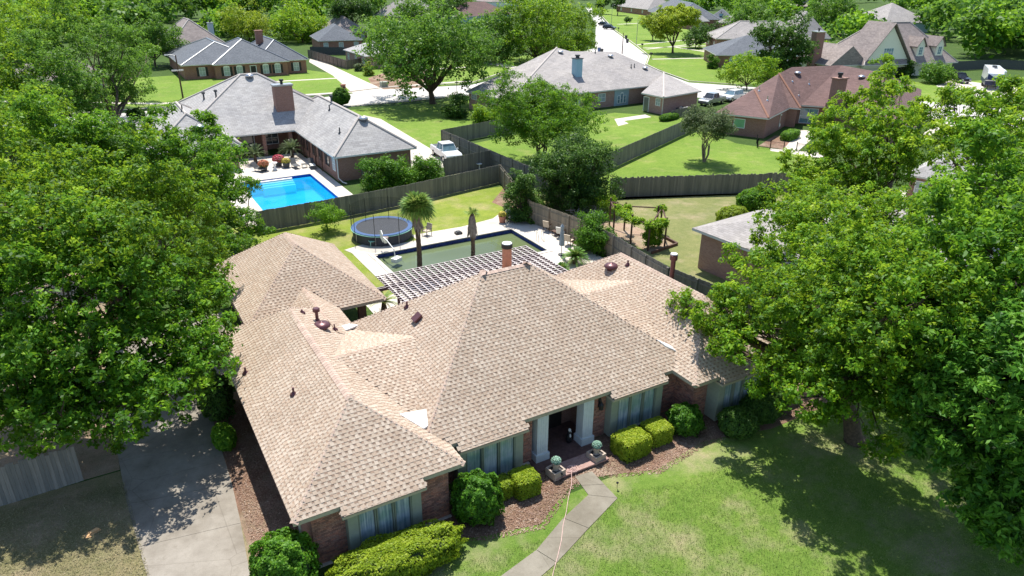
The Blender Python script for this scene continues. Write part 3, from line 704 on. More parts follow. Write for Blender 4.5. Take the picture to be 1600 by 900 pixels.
# fascia and soffit
def fascia(rect, mats=('trim', 'trim', 'trim', 'trim')):
    x0, x1, y0, y1 = rect; h0, h1, t = HE-.17, HE-.015, .03
    for k, (a, b, c, d) in enumerate(((x0, y0, x1, y0+t), (x1-t, y0+t, x1, y1-t), (x0, y1-t, x1, y1), (x0, y0+t, x0+t, y1-t))):
        m2 = MB(); m2.box(a, b, h0, c, d, h1); build('fascia_board', m2, M[mats[k]], main)
for r_, mt in ((W1, ('trim', 'trim', 'trim', 'fascia')), (MHh, ('trim',)*4), (W3h, ('trim',)*4), (GA, ('trim', 'trim', 'trim', 'fascia'))): fascia(r_, mt)
m2 = MB()
for x0, x1, y0, y1 in (W1, (9.7, 21.4, 21.3, 33.2), W3h, (GA[0], GA[1], 35.72, GA[3])): m2.face([(x0+.03, y0+.03, HE-.14), (x0+.03, y1-.03, HE-.14), (x1-.03, y1-.03, HE-.14), (x1-.03, y0+.03, HE-.14)])
build('soffit', m2, M['trim'], main)
# walls (plain textured brick where they are out of sight or in deep shade) and laid bricks in front
m2 = MB()
def wallbox(a, b, c, d): m2.box(a, b, 0, c, d, HE-.15)
wallbox(3.75, 20.35, 4.0, 35.0); wallbox(8.85, 20.35, 9.1, 21.6); wallbox(3.75, 34.9, 9.1, 35.1); wallbox(9.1, 32.2, 22, 32.4); wallbox(27.5, 20.4, 27.7, 32.8)
wallbox(22.0, 32.5, 27.5, 32.7); wallbox(5.3, 36.2, 5.5, 45.1); wallbox(5.5, 44.9, 11.9, 45.1); wallbox(5.5, 36.2, 8.3, 36.4); wallbox(11.0, 36.2, 11.4, 36.5)
wallbox(13.1, 23.3, 17.4, 23.5); wallbox(13.55, 21.75, 13.75, 23.3); wallbox(17.0, 21.75, 17.2, 23.3)
wallbox(3.98, 20.33, 9.1, 20.5); wallbox(9.1, 21.63, 13.75, 21.8); wallbox(17.0, 21.63, 22.1, 21.8); wallbox(22.05, 20.43, 27.5, 20.6); wallbox(22.03, 20.6, 22.2, 21.63)
build('wall', m2, M['brick_tex'], main)
bricks = []
def lay(p0, p1, out, z1=2.43, holes=()):
    p0, p1 = V((*p0, 0)), V((*p1, 0)); d = p1-p0; L = d.length; d.normalize(); o_ = V((*out, 0)); row = 0; z = .06
    while z+.06 < z1:
        x = -.105 if row % 2 else 0.0
        while x < L-.03:
            a, b = max(x, 0), min(x+.195, L)
            if b-a > .04 and not any(h[0] < (a+b)/2 < h[1] and h[2] < z+.03 < h[3] for h in holes): bricks.append((p0+d*a, d, o_, b-a, z))
            x += .205
        z += .075; row += 1
lay((3.75, 20.33), (9.1, 20.33), (0, -1), holes=[(1.15, 4.1, 0, 3)])
lay((9.15, 21.63), (13.75, 21.63), (0, -1), holes=[(.75, 3.95, 0, 3)])
lay((17.0, 21.63), (22.0, 21.63), (0, -1), holes=[(.7, 3.85, 0, 3)])
lay((22.03, 20.43), (22.03, 21.63), (-1, 0)); lay((22.03, 20.43), (27.5, 20.43), (0, -1), holes=[(.9, 4.5, 0, 3)])
lay((9.1, 20.33), (9.1, 21.6), (1, 0))
bricks.sort(key=lambda b: (b[0]+V((0, 0, b[4]))-V((0, 0, CH))).length)
bm = MB(); bmesh_ = []
BT = [(1, 1, 1), (.8, .75, .75), (1.2, 1.1, 1.05), (.65, .62, .66), (1.1, .9, .85), (.9, .95, 1)]
wallroot = [o for o in main.children if o.name.startswith('wall')][0]
for i, (p, d, o_, L, z) in enumerate(bricks):
    pr = .012+.006*float(rs.random()); T = Matrix(((d.x, o_.x, 0, p.x), (d.y, o_.y, 0, p.y), (0, 0, 1, z), (0, 0, 0, 1)))
    if i < 300 and L > .19:
        k = int(rs.integers(6))
        if len(bmesh_) < 6:
            m3 = MB(); m3.box(0, -.01, 0, .195, .016, .064, c=BT[len(bmesh_)]); o = build('brick', m3, M['brick'], wallroot, local=True); bmesh_.append(o.data)
        else: o = link_mesh('brick', bmesh_[k], wallroot, local=True)
        o.matrix_local = T
    else: bm.box(0, -.01, 0, L, pr, .064, c=BT[int(rs.integers(6))], M=T, skip=(2,) if o_.y > 0 else ())
o = build('brick_courses', bm, M['brick'], wallroot); o['kind'] = 'stuff'
m2 = MB(); m2.box(3.7, 20.2, -.05, 9.15, 20.33, .05); m2.box(9.15, 21.5, -.05, 13.6, 21.63, .05); build('footing', m2, M['farwalk'], main)
# window bays
def bay(x0, x1, yw, yb, z0=.12, z1=2.4, npane=3, corner=.38):
    m3 = MB(); m3.box(x0, yb, z0, x0+corner, yw, z1); m3.box(x1-corner, yb, z0, x1, yw, z1); m3.box(x0+corner, yb+.02, z0, x1-corner, yb+.2, z0+.14); m3.box(x0+corner, yb+.02, z1-.12, x1-corner, yb+.2, z1)
    m3.box(x0-.03, yb-.03, z1, x1+.03, yw, z1+.06)
    w = build('window', m3, M['sage'], main); a, b = x0+corner, x1-corner; pw = (b-a)/npane
    for k in range(npane):
        m3 = MB(); m3.box(a+k*pw+.075, yb+.1, z0+.15, a+(k+1)*pw-.075, yb+.12, z1-.13); build('pane', m3, M['curtain'], w)
    for k in range(npane+1):
        x = a+k*pw
        for s_ in ((-.06, -.012), (.012, .06)):
            m3 = MB(); m3.box(x+s_[0], yb+.01, z0+.14, x+s_[1], yb+.12, z1-.12); build('mullion', m3, M['sage_dark'], w)
    m3 = MB(); m3.box(a, yb-.05, z0+.08, b, yb+.015, z0+.15); build('sill', m3, M['sage'], w)
    return w
bay(4.95, 7.8, 20.33, 19.95); bay(9.95, 13.05, 21.63, 21.2); bay(17.75, 20.8, 21.63, 21.2); bay(22.95, 26.3, 20.43, 19.7, npane=4)
# bay roof undersides
for x0, x1, y0, y1, k, p in BX:
    z = HE-(y0-y1)*p; m2 = MB(); m2.box(x0+.1, y1+.02, z-.16, x1-.1, y0+.25, z-.05); build('bay_fascia', m2, M['trim'], main)
# entry columns, doors, porch
for x0 in (13.88, 16.32):
    m2 = MB(); m2.box(x0, 21.38, .08, x0+.56, 21.9, 2.45); m2.box(x0-.07, 21.31, .06, x0+.63, 21.95, .42)
    for k in range(4): m2.box(x0+.06+k*.12, 21.365, .5, x0+.12+k*.12, 21.38, 2.3)
    build('column', m2, M['column'], main)
m2 = MB(); m2.box(13.6, 20.75, -.05, 17.1, 23.3, .055); build('porch_floor', m2, plain('shaded_porch_brick', (.13, .07, .06), .8, var=.3), main)  # floor brick darkened to paint in the shade of the entrance
for x0, x1 in ((14.0, 15.18), (15.22, 16.4)):  # doors spread wide and near black, painting the recess's deep shade
    m2 = MB(); m2.box(x0, 23.2, .06, x1, 23.28, 2.43)
    for k in range(2):
        for r_ in ((.2, .95), (1.1, 2.0)): m2.box(x0+.08+k*.33, 23.17, r_[0], x0+.36+k*.33, 23.2, r_[1])
    d = build('door', m2, M['door'], main); m2 = MB(); m2.box(x1-.12 if x0 < 15 else x0+.08, 23.11, 1.0, x1-.08 if x0 < 15 else x0+.12, 23.2, 1.25); build('handle', m2, M['alu'], d)
step = MB(); step.box(13.9, 19.95, -.05, 16.75, 20.75, .15); step.box(13.9, 19.9, .1, 16.75, 20.0, .16); build('brick_step', step, M['step'], main)
# wall lantern
m2 = MB(); x, y = 17.35, 21.45
m2.lathe([(.02, 0), (.1, .05), (.12, .3), (.05, .4), (.01, .46)], x, y, 8, z=1.6); m2.tube([(x, 21.62, 2.1), (x, 21.5, 2.2), (x, 21.45, 2.05)], .015, 6); m2.box(x-.06, 21.58, 1.7, x+.06, 21.63, 2.15)
build('wall_lantern', m2, M['iron'], main)
# roof fittings
def pipevent(px, py, h=.4, r_=.05, mat='maroon', cap=False, flash=True):
    p = hit(px, py); m2 = MB(); m2.lathe([(.17, -.03), (.14, .04), (r_*1.3, .12), (r_, .14), (r_, h)], p.x, p.y, 10, z=p.z)
    if cap: m2.lathe([(r_*1.1, h-.02), (r_*2.2, h), (r_*2.2, h+.14), (r_*1.6, h+.18)], p.x, p.y, 12, z=p.z)
    build('vent_pipe', m2, M[mat], roof, smooth=False)
pipevent(459, 616, .32, .045); pipevent(384, 583, .3, .045); pipevent(472, 489, .18, .045); pipevent(636, 480, .3, .05); pipevent(981, 414, .28, .05); pipevent(1130, 552, .3, .05); pipevent(523, 515, .3, .035)
pipevent(496, 502, .55, .08, cap=True)
def dome(px, py, r_=.42, mat='maroon'):
    p = hit(px, py); m2 = MB(); m2.lathe([(r_*.55, -.3), (r_*.55, .06), (r_, .09), (r_*1.02, .14), (r_*.8, .24), (r_*.45, .3), (r_*.25, .3), (r_*.2, .33), (.01, .34)], p.x, p.y, 20, z=p.z); build('roof_fan_dome', m2, M[mat], roof, smooth=True)
dome(503, 512); dome(955, 419)
p = hit(654, 498); m2 = MB(); T = Matrix.Translation(p) @ Matrix.Rotation(-math.atan(.72), 4, 'Y'); m2.box(-.22, -.2, -.02, .2, .2, .16, M=T); m2.box(-.26, -.22, .13, .22, .22, .19, M=T); build('box_vent', m2, M['maroon'], roof)
# flue on the right side and terracotta chimney behind the ridge
m2 = MB(); x, y = 28.75, 29.6; m2.tube([(x, y, 2.2), (x, y, 3.95)], .15, 14); m2.lathe([(.16, 3.85), (.24, 3.9), (.24, 4.2), (.14, 4.24)], x, y, 14); build('flue', m2, M['maroon'], main)
m2 = MB(); m2.lathe([(.22, 4.24), (.2, 4.3), (.01, 4.3)], x, y, 14); build('flue_cap', m2, M['white'], main)
x, y = G(792, 416, 6.15); m2 = MB(); m2.tube([(x, y, 4.5), (x, y, 7.2)], .24, 20); ch = build('chimney', m2, M['terra'], main, smooth=False)
m2 = MB(); m2.lathe([(.27, 7.16), (.285, 7.18), (.285, 7.38), (.24, 7.38), (.24, 7.22), (.01, 7.22)], x, y, 20); build('chimney_band', m2, M['iron'], ch); m2 = MB(); m2.lathe([(.25, 7.381), (.25, 7.42), (.01, 7.44)], x, y, 20); build('chimney_cap', m2, M['white'], ch)
# back of the breezeway: post, screen door, downpipes
m2 = MB(); m2.tube([(3.35, 20.3, 0), (3.35, 20.3, 2.45)], .045, 8); build('downpipe', m2, M['trim'], main)
m2 = MB(); m2.box(9.0, 35.0, 0, 9.12, 35.12, 2.45); m2.box(10.9, 35.9, 0, 11.35, 36.1, 2.45); build('breezeway_post', m2, M['wood_dark'], main)

# ------------------------------------------------------------------ neighbouring houses
class House:
    def __init__(s, label, org, ang=0.0, group=None, cat='house', name='brick_house'):
        s.T = Matrix.Translation((org[0], org[1], 0)) @ Matrix.Rotation(ang, 4, 'Z')
        s.o = thing(name, label, cat, (org[0], org[1], 0), group); s.roof = None; s.wall = None; s.ang = ang
    def p(s, x, y, z): return tuple(s.T @ V((x, y, z)))
    def hip(s, x0, x1, y0, y1, ze, zr, mat, hipmat=None, ax=None, gable=False, fascia='offwhite', th=.16):
        w, d = x1-x0, y1-y0; along = ax or ('x' if w > d else 'y')
        if along == 'y': r = 0 if gable else min(w/2, d/2); A = ((x0+x1)/2, y0+r); B = ((x0+x1)/2, y1-r)
        else: r = 0 if gable else min(d/2, w/2); A = (x0+r, (y0+y1)/2); B = (x1-r, (y0+y1)/2)
        m = MB(); P = s.p; c = [P(x0, y0, ze), P(x1, y0, ze), P(x1, y1, ze), P(x0, y1, ze)]; a = P(*A, zr); b = P(*B, zr)
        if along == 'y': F = [(c[3], c[0], a, b), (c[1], c[2], b, a), (c[0], c[1], a), (c[2], c[3], b)]
        else: F = [(c[0], c[1], b, a), (c[2], c[3], a, b), (c[3], c[0], a), (c[1], c[2], b)]
        for f in F: m.face(f)
        m.face([P(x0, y0, ze-.02), P(x0, y1, ze-.02), P(x1, y1, ze-.02), P(x1, y0, ze-.02)])
        rf = build('roof', m, M[mat], s.o)
        m = MB()
        for q in ((x0-.02, y0-.02, x1+.02, y0+.03), (x1-.03, y0+.03, x1+.02, y1-.03), (x0-.02, y1-.03, x1+.02, y1+.02), (x0-.02, y0+.03, x0+.03, y1-.03)): m.box(q[0], q[1], ze-th, q[2], q[3], ze-.006, M=s.T)
        build('fascia', m, M[fascia], rf)
        if hipmat and not gable:
            m = MB(); cs_ = (c[0], c[1], c[2], c[3]); e = (a, a, b, b) if along == 'y' else (a, b, b, a)
            for q, w_ in list(zip(cs_, e))+[(a, b)]:
                if (V(q)-V(w_)).length > .2: m.tube([V(q)+V((0, 0, .02)), V(w_)+V((0, 0, .03))], .13, 6)
            build('hip_cap', m, M[hipmat], rf)
        s.roof = s.roof or rf; return rf
    def walls(s, x0, x1, y0, y1, z1, mat, z0=0.0):
        m = MB(); m.box(x0, y0, z0, x1, y1, z1, M=s.T); w = build('wall', m, M[mat], s.o); s.wall = s.wall or w; return w
    def frame(s, x, y, side):
        "local frame on a wall: side = f (faces -y), l (faces -x), r (+x), b(+y)"
        a = {'f': 0, 'l': -math.pi/2, 'r': math.pi/2, 'b': math.pi}[side]
        return s.T @ Matrix.Translation((x, y, 0)) @ Matrix.Rotation(a, 4, 'Z')
    def window(s, x, y, z0, w, h, side='f', pane='paleglass', fr='white', shutters=None, nx=2, nz=2, arch=False):
        T = s.frame(x, y, side); m = MB(); t = .07
        m.box(-w/2, -.06, z0, -w/2+t, 0, z0+h, M=T); m.box(w/2-t, -.06, z0, w/2, 0, z0+h, M=T); m.box(-w/2+t, -.06, z0, w/2-t, 0, z0+t, M=T); m.box(-w/2+t, -.06, z0+h-t, w/2-t, 0, z0+h, M=T)
        for k in range(1, nx): xx = -w/2+w*k/nx; m.box(xx-.02, -.05, z0+t, xx+.02, -.01, z0+h-t, M=T)
        for k in range(1, nz): zz = z0+h*k/nz; m.box(-w/2+t, -.045, zz-.02, w/2-t, -.01, zz+.02, M=T)
        if arch:
            pts = [(w/2*math.cos(a*math.pi/8), z0+h+w*.22*math.sin(a*math.pi/8)) for a in range(9)]
            for q in range(8): m.face([tuple(T @ V((pts[q][0], -.05, pts[q][1]))), tuple(T @ V((pts[q+1][0], -.05, pts[q+1][1]))), tuple(T @ V((0, -.05, z0+h)))][::-1])
        f = build('window', m, M[fr], s.o); m = MB(); m.box(-w/2+t, -.025, z0+t, w/2-t, -.005, z0+h-t, M=T); build('pane', m, M[pane], f)
        if shutters:
            for sg in (-1, 1):
                m = MB(); a = sg*(w/2+.05); m.box(min(a, a+sg*.4), -.05, z0, max(a, a+sg*.4), 0, z0+h, M=T); build('shutter', m, M[shutters], f)
        return f
    def door(s, x, y, w=.95, h=2.1, side='f', mat='white', fr='white'):
        T = s.frame(x, y, side); m = MB(); m.box(-w/2, -.05, .05, w/2, 0, h, M=T)
        for k in (0, 1): m.box(-w/2+.12+k*(w/2-.06), -.07, .3, -w/2+.12+k*(w/2-.06)+w/2-.18, -.05, h-.2, M=T)
        d = build('door', m, M[mat], s.o); m = MB(); m.box(-w/2-.12, -.04, 0, -w/2, 0, h+.12, M=T); m.box(w/2, -.04, 0, w/2+.12, 0, h+.12, M=T); m.box(-w/2, -.04, h, w/2, 0, h+.12, M=T); build('door_frame', m, M[fr], d)
    def chimney(s, x, y, w, d, z0, z1, mat, cap='grey_metal', flue=True):
        m = MB(); m.box(x-w/2, y-d/2, z0, x+w/2, y+d/2, z1, M=s.T); c = build('chimney', m, M[mat], s.roof or s.o)
        m = MB(); m.box(x-w/2-.12, y-d/2-.12, z1, x+w/2+.12, y+d/2+.12, z1+.18, M=s.T); build('chimney_cap', m, M[cap], s.roof or s.o)
        if flue:
            q = s.T @ V((x, y, 0)); m = MB(); m.lathe([(.16, z1+.18), (.16, z1+.5), (.26, z1+.52), (.26, z1+.72), (.01, z1+.74)], q.x, q.y, 10); build('flue', m, M['iron'], s.roof or s.o)
from mathutils.bvhtree import BVHTree
def rayhit(house, px, py):
    "first roof surface of this house met by the line of sight through a pixel"
    best = None; d = V(_F*CF+_R2*(px-800)-_U2*(py-450)).normalized(); c0 = V((0, 0, CH))
    for ro in [c for c in house.children if 'roof' in c.name and c.type == 'MESH']:
        off = wloc(ro); t = BVHTree.FromPolygons([v.co+off for v in ro.data.vertices], [tuple(p.vertices) for p in ro.data.polygons]); h_ = t.ray_cast(c0, d)
        if h_[0] is not None and (best is None or h_[3] < best[2]): best = (h_[0], ro, h_[3])
    return best
def roofbit(house, px, py, z, kind='pipe', mat='grey_metal'):
    b_ = rayhit(house, px, py)
    if b_ is None: return
    x, y, z = b_[0]; m = MB()
    if kind == 'pipe': m.lathe([(.2, -.1), (.12, .1), (.07, .12), (.07, .6)], x, y, 8, z=z)
    elif kind == 'capped': m.lathe([(.16, -.1), (.1, .12), (.1, .6), (.2, .62), (.2, .85), (.02, .9)], x, y, 10, z=z)
    else: m.lathe([(.3, -.4), (.3, .1), (.5, .15), (.48, .28), (.2, .42), (.02, .44)], x, y, 14, z=z)
    build({'pipe': 'vent_pipe', 'capped': 'vent_pipe', 'dome': 'roof_fan_dome'}[kind], m, M[mat], b_[1], smooth=kind == 'dome')

# -- grey roof house with the blue pool
h = House('light grey hip roofed brick house wrapped around the bright blue swimming pool', (0, 0)); h.o.location = (17, 85, 0)
h.hip(7, 27.8, 84, 102.8, 2.7, 8.0, 'grey_roof', 'pale_hip'); h.hip(19.9, 28.8, 69.2, 93, 2.68, 5.6, 'grey_roof', 'pale_hip', ax='y'); h.hip(4.1, 13.1, 79.2, 96, 2.68, 5.6, 'grey_roof', 'pale_hip', ax='y')
GHo = h.o
h.walls(7.7, 27.1, 87.4, 102, 2.55, 'brick_tex'); h.walls(20.35, 28.3, 69.7, 87.3, 2.53, 'brick_tex'); h.walls(4.6, 12.6, 79.7, 87.3, 2.53, 'brick_tex')
for x in (13.6, 16.4, 19.4):
    m = MB(); m.box(x-.2, 84.3, 0, x+.2, 84.7, 2.55); build('porch_pillar', m, M['brick_tex'], h.o)
for y in (73.2, 75.6, 78, 80.4, 82.6):
    h.window(20.35, y, .9, 1.5, 1.4, 'l', 'darkglass', 'wood_dark', nx=1, nz=1); m = MB(); m.box(20.0, y+1.1, 0, 20.12, y+1.22, 2.55); build('porch_post', m, M['wood_dark'], h.o)
h.window(20.35, 70.9, .9, .9, 1.4, 'l', 'paleglass'); h.door(14.9, 87.4, 1.8, 2.1, 'f', 'darkglass'); h.window(17.9, 87.4, .6, 1.5, 1.5, 'f', 'darkglass')
m = MB(); m.tube([(20.0, 69.3, 2.5), (20.3, 69.55, 2.35), (20.3, 69.6, .4), (20.5, 68.9, .12), (20.7, 68.3, .1)], .06, 8); build('downpipe', m, M['offwhite'], h.o)
m = MB(); m.box(22.6, 69.5, 1.1, 22.95, 69.7, 1.6); m.tube([(22.8, 69.6, 1.1), (22.8, 69.55, .5), (23.3, 69.3, .4), (23.5, 69.1, 0)], .05, 6); build('meter_box', m, M['grey_metal'], h.o)
x, y, z_ = rayhit(GHo, 447, 174)[0]; h.chimney(x, y+.6, 2.1, 1.2, z_-.8, z_+2.9, 'brick_tex', 'grey_metal')
for a in ((390, 121, 7.7, 'dome'), (319, 155, 5.2, 'capped'), (338, 152, 5.3, 'capped'), (518, 160, 5.4, 'capped'), (568, 188, 5.5, 'dome'), (312, 201, 5.1, 'dome'), (285, 173, 4.5, 'pipe'), (531, 208, 4.2, 'pipe'), (515, 172, 4.9, 'pipe')): roofbit(GHo, *a[:3], kind=a[3], mat='alu' if a[3] == 'dome' else 'charcoal')

# -- freeform roofed houses
def ffhouse(name, label, R, faces, eave, mat, wallmat, inset=.5, hips=(), hipmat='pale_hip', group=None):
    Wd = {k: V((*G(v[0], v[1], v[2]), v[2])) if len(v) == 3 else V(v[:3]) for k, v in R.items()}
    c = sum((Wd[k] for k in eave), V((0, 0, 0)))/len(eave); o = thing(name, label, 'house', (c.x, c.y, 0), group)
    m = MB()
    for f in faces:
        q = [Wd[k] for k in f]
        for i in range(1, len(q)-1):
            t = [q[0], q[i], q[i+1]]
            if (t[1]-t[0]).cross(t[2]-t[0]).z < 0: t = t[::-1]
            m.face(t)
    rf = build('roof', m, M[mat], o)
    E = [Wd[k] for k in eave]; A = sum(E[i].x*E[(i+1) % len(E)].y-E[(i+1) % len(E)].x*E[i].y for i in range(len(E)))
    if A < 0: E = E[::-1]
    m = MB()
    for a, b in zip(E, E[1:]+E[:1]):
        d = (b-a); n = V((d.y, -d.x, 0)).normalized()*.03; u = V((0, 0, .18))
        m.face([a-u+n, b-u+n, b+n-V((0, 0, .01)), a+n-V((0, 0, .01))]); m.face([a-u-n, a-u+n, a+n-V((0, 0, .01)), a-n]); m.face([a-u-n, b-u-n, b-u+n, a-u+n])
    build('fascia', m, M['offwhite'], rf)
    pts = []; n_ = len(E)
    for i in range(n_):
        a, b, c_ = E[i-1], E[i], E[(i+1) % n_]; d1 = (b-a); d2 = (c_-b); n1 = V((-d1.y, d1.x, 0)).normalized(); n2 = V((-d2.y, d2.x, 0)).normalized()
        k = n1+n2; k = k*(1/max(.5, k.dot(n1))) if k.length > .1 else n1; pts.append(b+k*inset)
    m = MB()
    for a, b in zip(pts, pts[1:]+pts[:1]): m.face([(a.x, a.y, 0), (b.x, b.y, 0), (b.x, b.y, a.z-.05), (a.x, a.y, a.z-.05)])
    build('wall', m, M[wallmat], o)
    m = MB(); m.face([(a.x, a.y, a.z-.15) for a in E][::-1]); build('soffit', m, M['offwhite'], rf)
    if hips:
        m = MB()
        for a, b in hips: m.tube([Wd[a]+V((0, 0, .03)), Wd[b]+V((0, 0, .03))], .14, 6)
        build('hip_cap', m, M[hipmat], rf)
    return o, rf, Wd, inset
class Wallface(House):
    "windows on the wall under the eave a-b of a freeform house"
    def __init__(s, o, a, b, inset, flip=False):
        d = (b-a); s.T = Matrix.Translation((a.x, a.y, 0)) @ Matrix.Rotation(math.atan2(d.y, d.x), 4, 'Z') @ Matrix.Translation((0, inset, 0)); s.o = o; s.roof = None; s.wall = None; s.L = d.length; s.a = a; s.b = b
    def tx(s, px, z=1.5):
        lo, hi = 0.0, s.L
        for _ in range(30):
            mid_ = (lo+hi)/2; w = s.T @ V((mid_, 0, z)); v = np.array([w.x, w.y, w.z-CH]); q = 800+CF*(v@_R2)/(v@_F)
            if q < px: lo = mid_
            else: hi = mid_
        return lo
R = dict(A=(727.5, 142.5, 2.7), B=(795, 157, 2.7), D=(1015, 134, 2.7), E=(1002, 145, 2.7), V=(79.4, 86.7, 2.7, 1), F=(1037, 152, 2.7), G=(1096, 142, 2.7), P=(870, 74.5, 7.6), Q=(886, 80, 7.1), R=(962, 81, 6.9), K=(800, 112, 2.7), L=(950, 96, 2.7), N=(1062, 129, 2.7))
_b, _d, _r = (V((*G(*R[k][:3]), R[k][2])) for k in 'BDR'); _n = (_d-_b).cross(_r-_b); z_ = 3.0
while z_ < 7 and (V((*G(1037, 114, z_), z_))-_b).dot(_n) < 0: z_ += .01
R['S'] = (1037, 114, z_)
o, rf, Wd, ins = ffhouse('brick_house', 'pinkish brick house with large grey roof and a light blue chimney', R, ['ABP', 'BDR', 'DSR', 'BRQ', 'BQP', 'EFS', 'EDS', 'FGS', 'GNS', 'NLRS', 'LKPQR', 'KAP'], 'ABDVEFGNLK', 'grey2', 'brick_pink', .45, [('B', 'P'), ('F', 'S')])
w = Wallface(o, Wd['B'], Wd['D'], ins); x = w.tx(971)
m = MB(); m.box(x-1.5, -.06, 0, x+1.5, -.004, 2.6, M=w.T); build('blue_panel', m, M['pale_blue'], o)
for k in (-1, 0, 1): w.window(x+k*.62, -.08, .35, .56, 1.25+(.35 if k == 0 else 0), 'f', 'glass', arch=k == 0, nx=1)
w.window(w.tx(940), 0, .9, 1.5, 1.3); w.window(w.tx(900), 0, .9, 1.5, 1.3)
w = Wallface(o, Wd['E'], Wd['F'], ins); w.door(w.tx(1010), 0, 1.0, 2.1, 'f', 'grey_metal'); w.window(w.tx(1028), 0, 1.2, 1.0, 1.1)
m = MB(); a = w.T @ V((w.L-.4, -.1, 0)); m.tube([(a.x, a.y, 0), (a.x, a.y, 2.6)], .06, 6); build('downpipe', m, M['offwhite'], o)
w = Wallface(o, Wd['A'], Wd['B'], ins)
for q in (741, 770): w.window(w.tx(q), 0, 1.6, 1.3, .8)
x, y, z_ = rayhit(o, 904, 120)[0]; z_ += 2.7; m = MB(); m.box(x-.6, y-.1, z_-3.3, x+.6, y+1.1, z_); build('chimney', m, M['bluesiding'], rf); m = MB(); m.box(x-.7, y-.2, z_, x+.7, y+1.2, z_+.12); m.lathe([(.3, .12), (.3, .4), (.42, .45), (.42, .6)], x, y+.5, 10, z=z_); build('chimney_cap', m, M['charcoal'], rf)
for a in ((876, 83, 6.9, 'dome'), (954, 89, 6.4, 'dome'), (930, 83, 6.7, 'pipe'), (986, 106, 5.3, 'pipe'), (991, 105, 5.3, 'pipe'), (1008, 108, 5.1, 'dome')): roofbit(o, *a[:3], kind=a[3], mat='charcoal' if a[3] == 'pipe' else 'alu')

R = dict(A=(1117, 176, 2.7), C=(1201, 185, 2.7), I=(1234, 168, 2.7), J=(1251, 169.5, 2.7), Z=(1252, 164, 2.7), L=(1300, 167, 2.7), M=(1432, 200, 2.7), H=(1179, 141, 4.8), T=(1217, 115, 6.3), U=(1237, 105, 6.9), V=(1315, 102, 6.9), W=(1375, 113, 6.7), X=(1150, 158, 2.7), Y=(1300, 125, 2.7), Q=(1440, 140, 2.7))
o, rf, Wd, ins = ffhouse('brick_house', 'dark brick house with red brown roof and tall brick chimney', R, ['ACH', 'CITH', 'IJT', 'JZT', 'ZLVUT', 'LMWV', 'AHT', 'AXT', 'XYUT', 'YVU', 'YQWV', 'QMW'], 'ACIJZLMQYX', 'red_roof', 'brick_tex', .4, [('C', 'H'), ('J', 'T')], 'orange_hip')
w = Wallface(o, Wd['A'], Wd['C'], ins); w.window(w.tx(1155), 0, 1.0, 1.5, 1.2, pane='greenglass', nx=1, nz=1)
w = Wallface(o, Wd['Z'], Wd['L'], ins); w.window(w.tx(1264), 0, .15, 2.4, 2.1, pane='glass')
w = Wallface(o, Wd['C'], Wd['I'], ins); a = w.T @ V((w.tx(1218), -.08, 0)); m = MB(); m.tube([(a.x, a.y, .3), (a.x, a.y, 2.1)], .04, 6); m.box(a.x-.12, a.y-.12, 2.0, a.x+.12, a.y+.1, 2.2); m.box(a.x-.12, a.y-.1, .5, a.x+.12, a.y+.1, .9); build('meter_box', m, M['offwhite'], o)
x, y = G(1304, 165, 3.0); hh = House.__new__(House); hh.T = Matrix.Translation((x, y, 0)) @ Matrix.Rotation(R_(-5), 4, 'Z'); hh.roof = rf; hh.o = o
m = MB(); m.box(-1.1, -.7, 0, 1.1, .6, 3.4, M=hh.T); m.box(-.85, -.6, 3.4, .85, .5, 6.6, M=hh.T); build('chimney', m, M['brick_tex'], o); m = MB(); m.box(-1.0, -.72, 6.6, 1.0, .62, 6.75, M=hh.T); build('chimney_cap', m, M['brick_tex'], o); m = MB(); m.lathe([(.25, 6.75), (.25, 7.1), (.36, 7.12), (.36, 7.4)], x, y, 10); build('flue', m, M['iron'], o)
for a in ((1246, 116, 6.4, 'dome'), (1238, 127, 6.0, 'pipe'), (1264, 131, 5.8, 'pipe'), (1346, 122, 6.2, 'dome'), (1199, 157, 4.1, 'pipe'), (1186, 142, 4.8, 'pipe'), (1248, 149, 4.2, 'pipe')): roofbit(o, *a[:3], kind=a[3], mat='alu')

# house beside the right fence
R = dict(A=(1082, 356, 3.05), B=(1181, 329, 3.05), C=(56.0, 34.0, 3.05, 1), D=(52.5, 19.0, 3.05, 1), E=(1262, 425, 3.05), T=(44.2, 29.8, 4.6, 1), U=(49, 28.5, 4.6, 1))
o, rf, Wd, ins = ffhouse('brick_house', 'brick house with low pale grey roof beyond the right fence behind the tree', R, ['ABT', 'BCUT', 'CDU', 'DETU', 'EAT'], 'ABCDE', 'grey2', 'brick_shed', .5)
w = Wallface(o, Wd['E'], Wd['D'], ins); 
for k in (.25, .6): w.window(w.L*k, 0, 1.0, 1.5, 1.3)
w = Wallface(o, Wd['A'], Wd['E'], ins); w.window(w.L*.93, 0, 1.5, .9, .9, pane='paleglass', nx=3, nz=3)

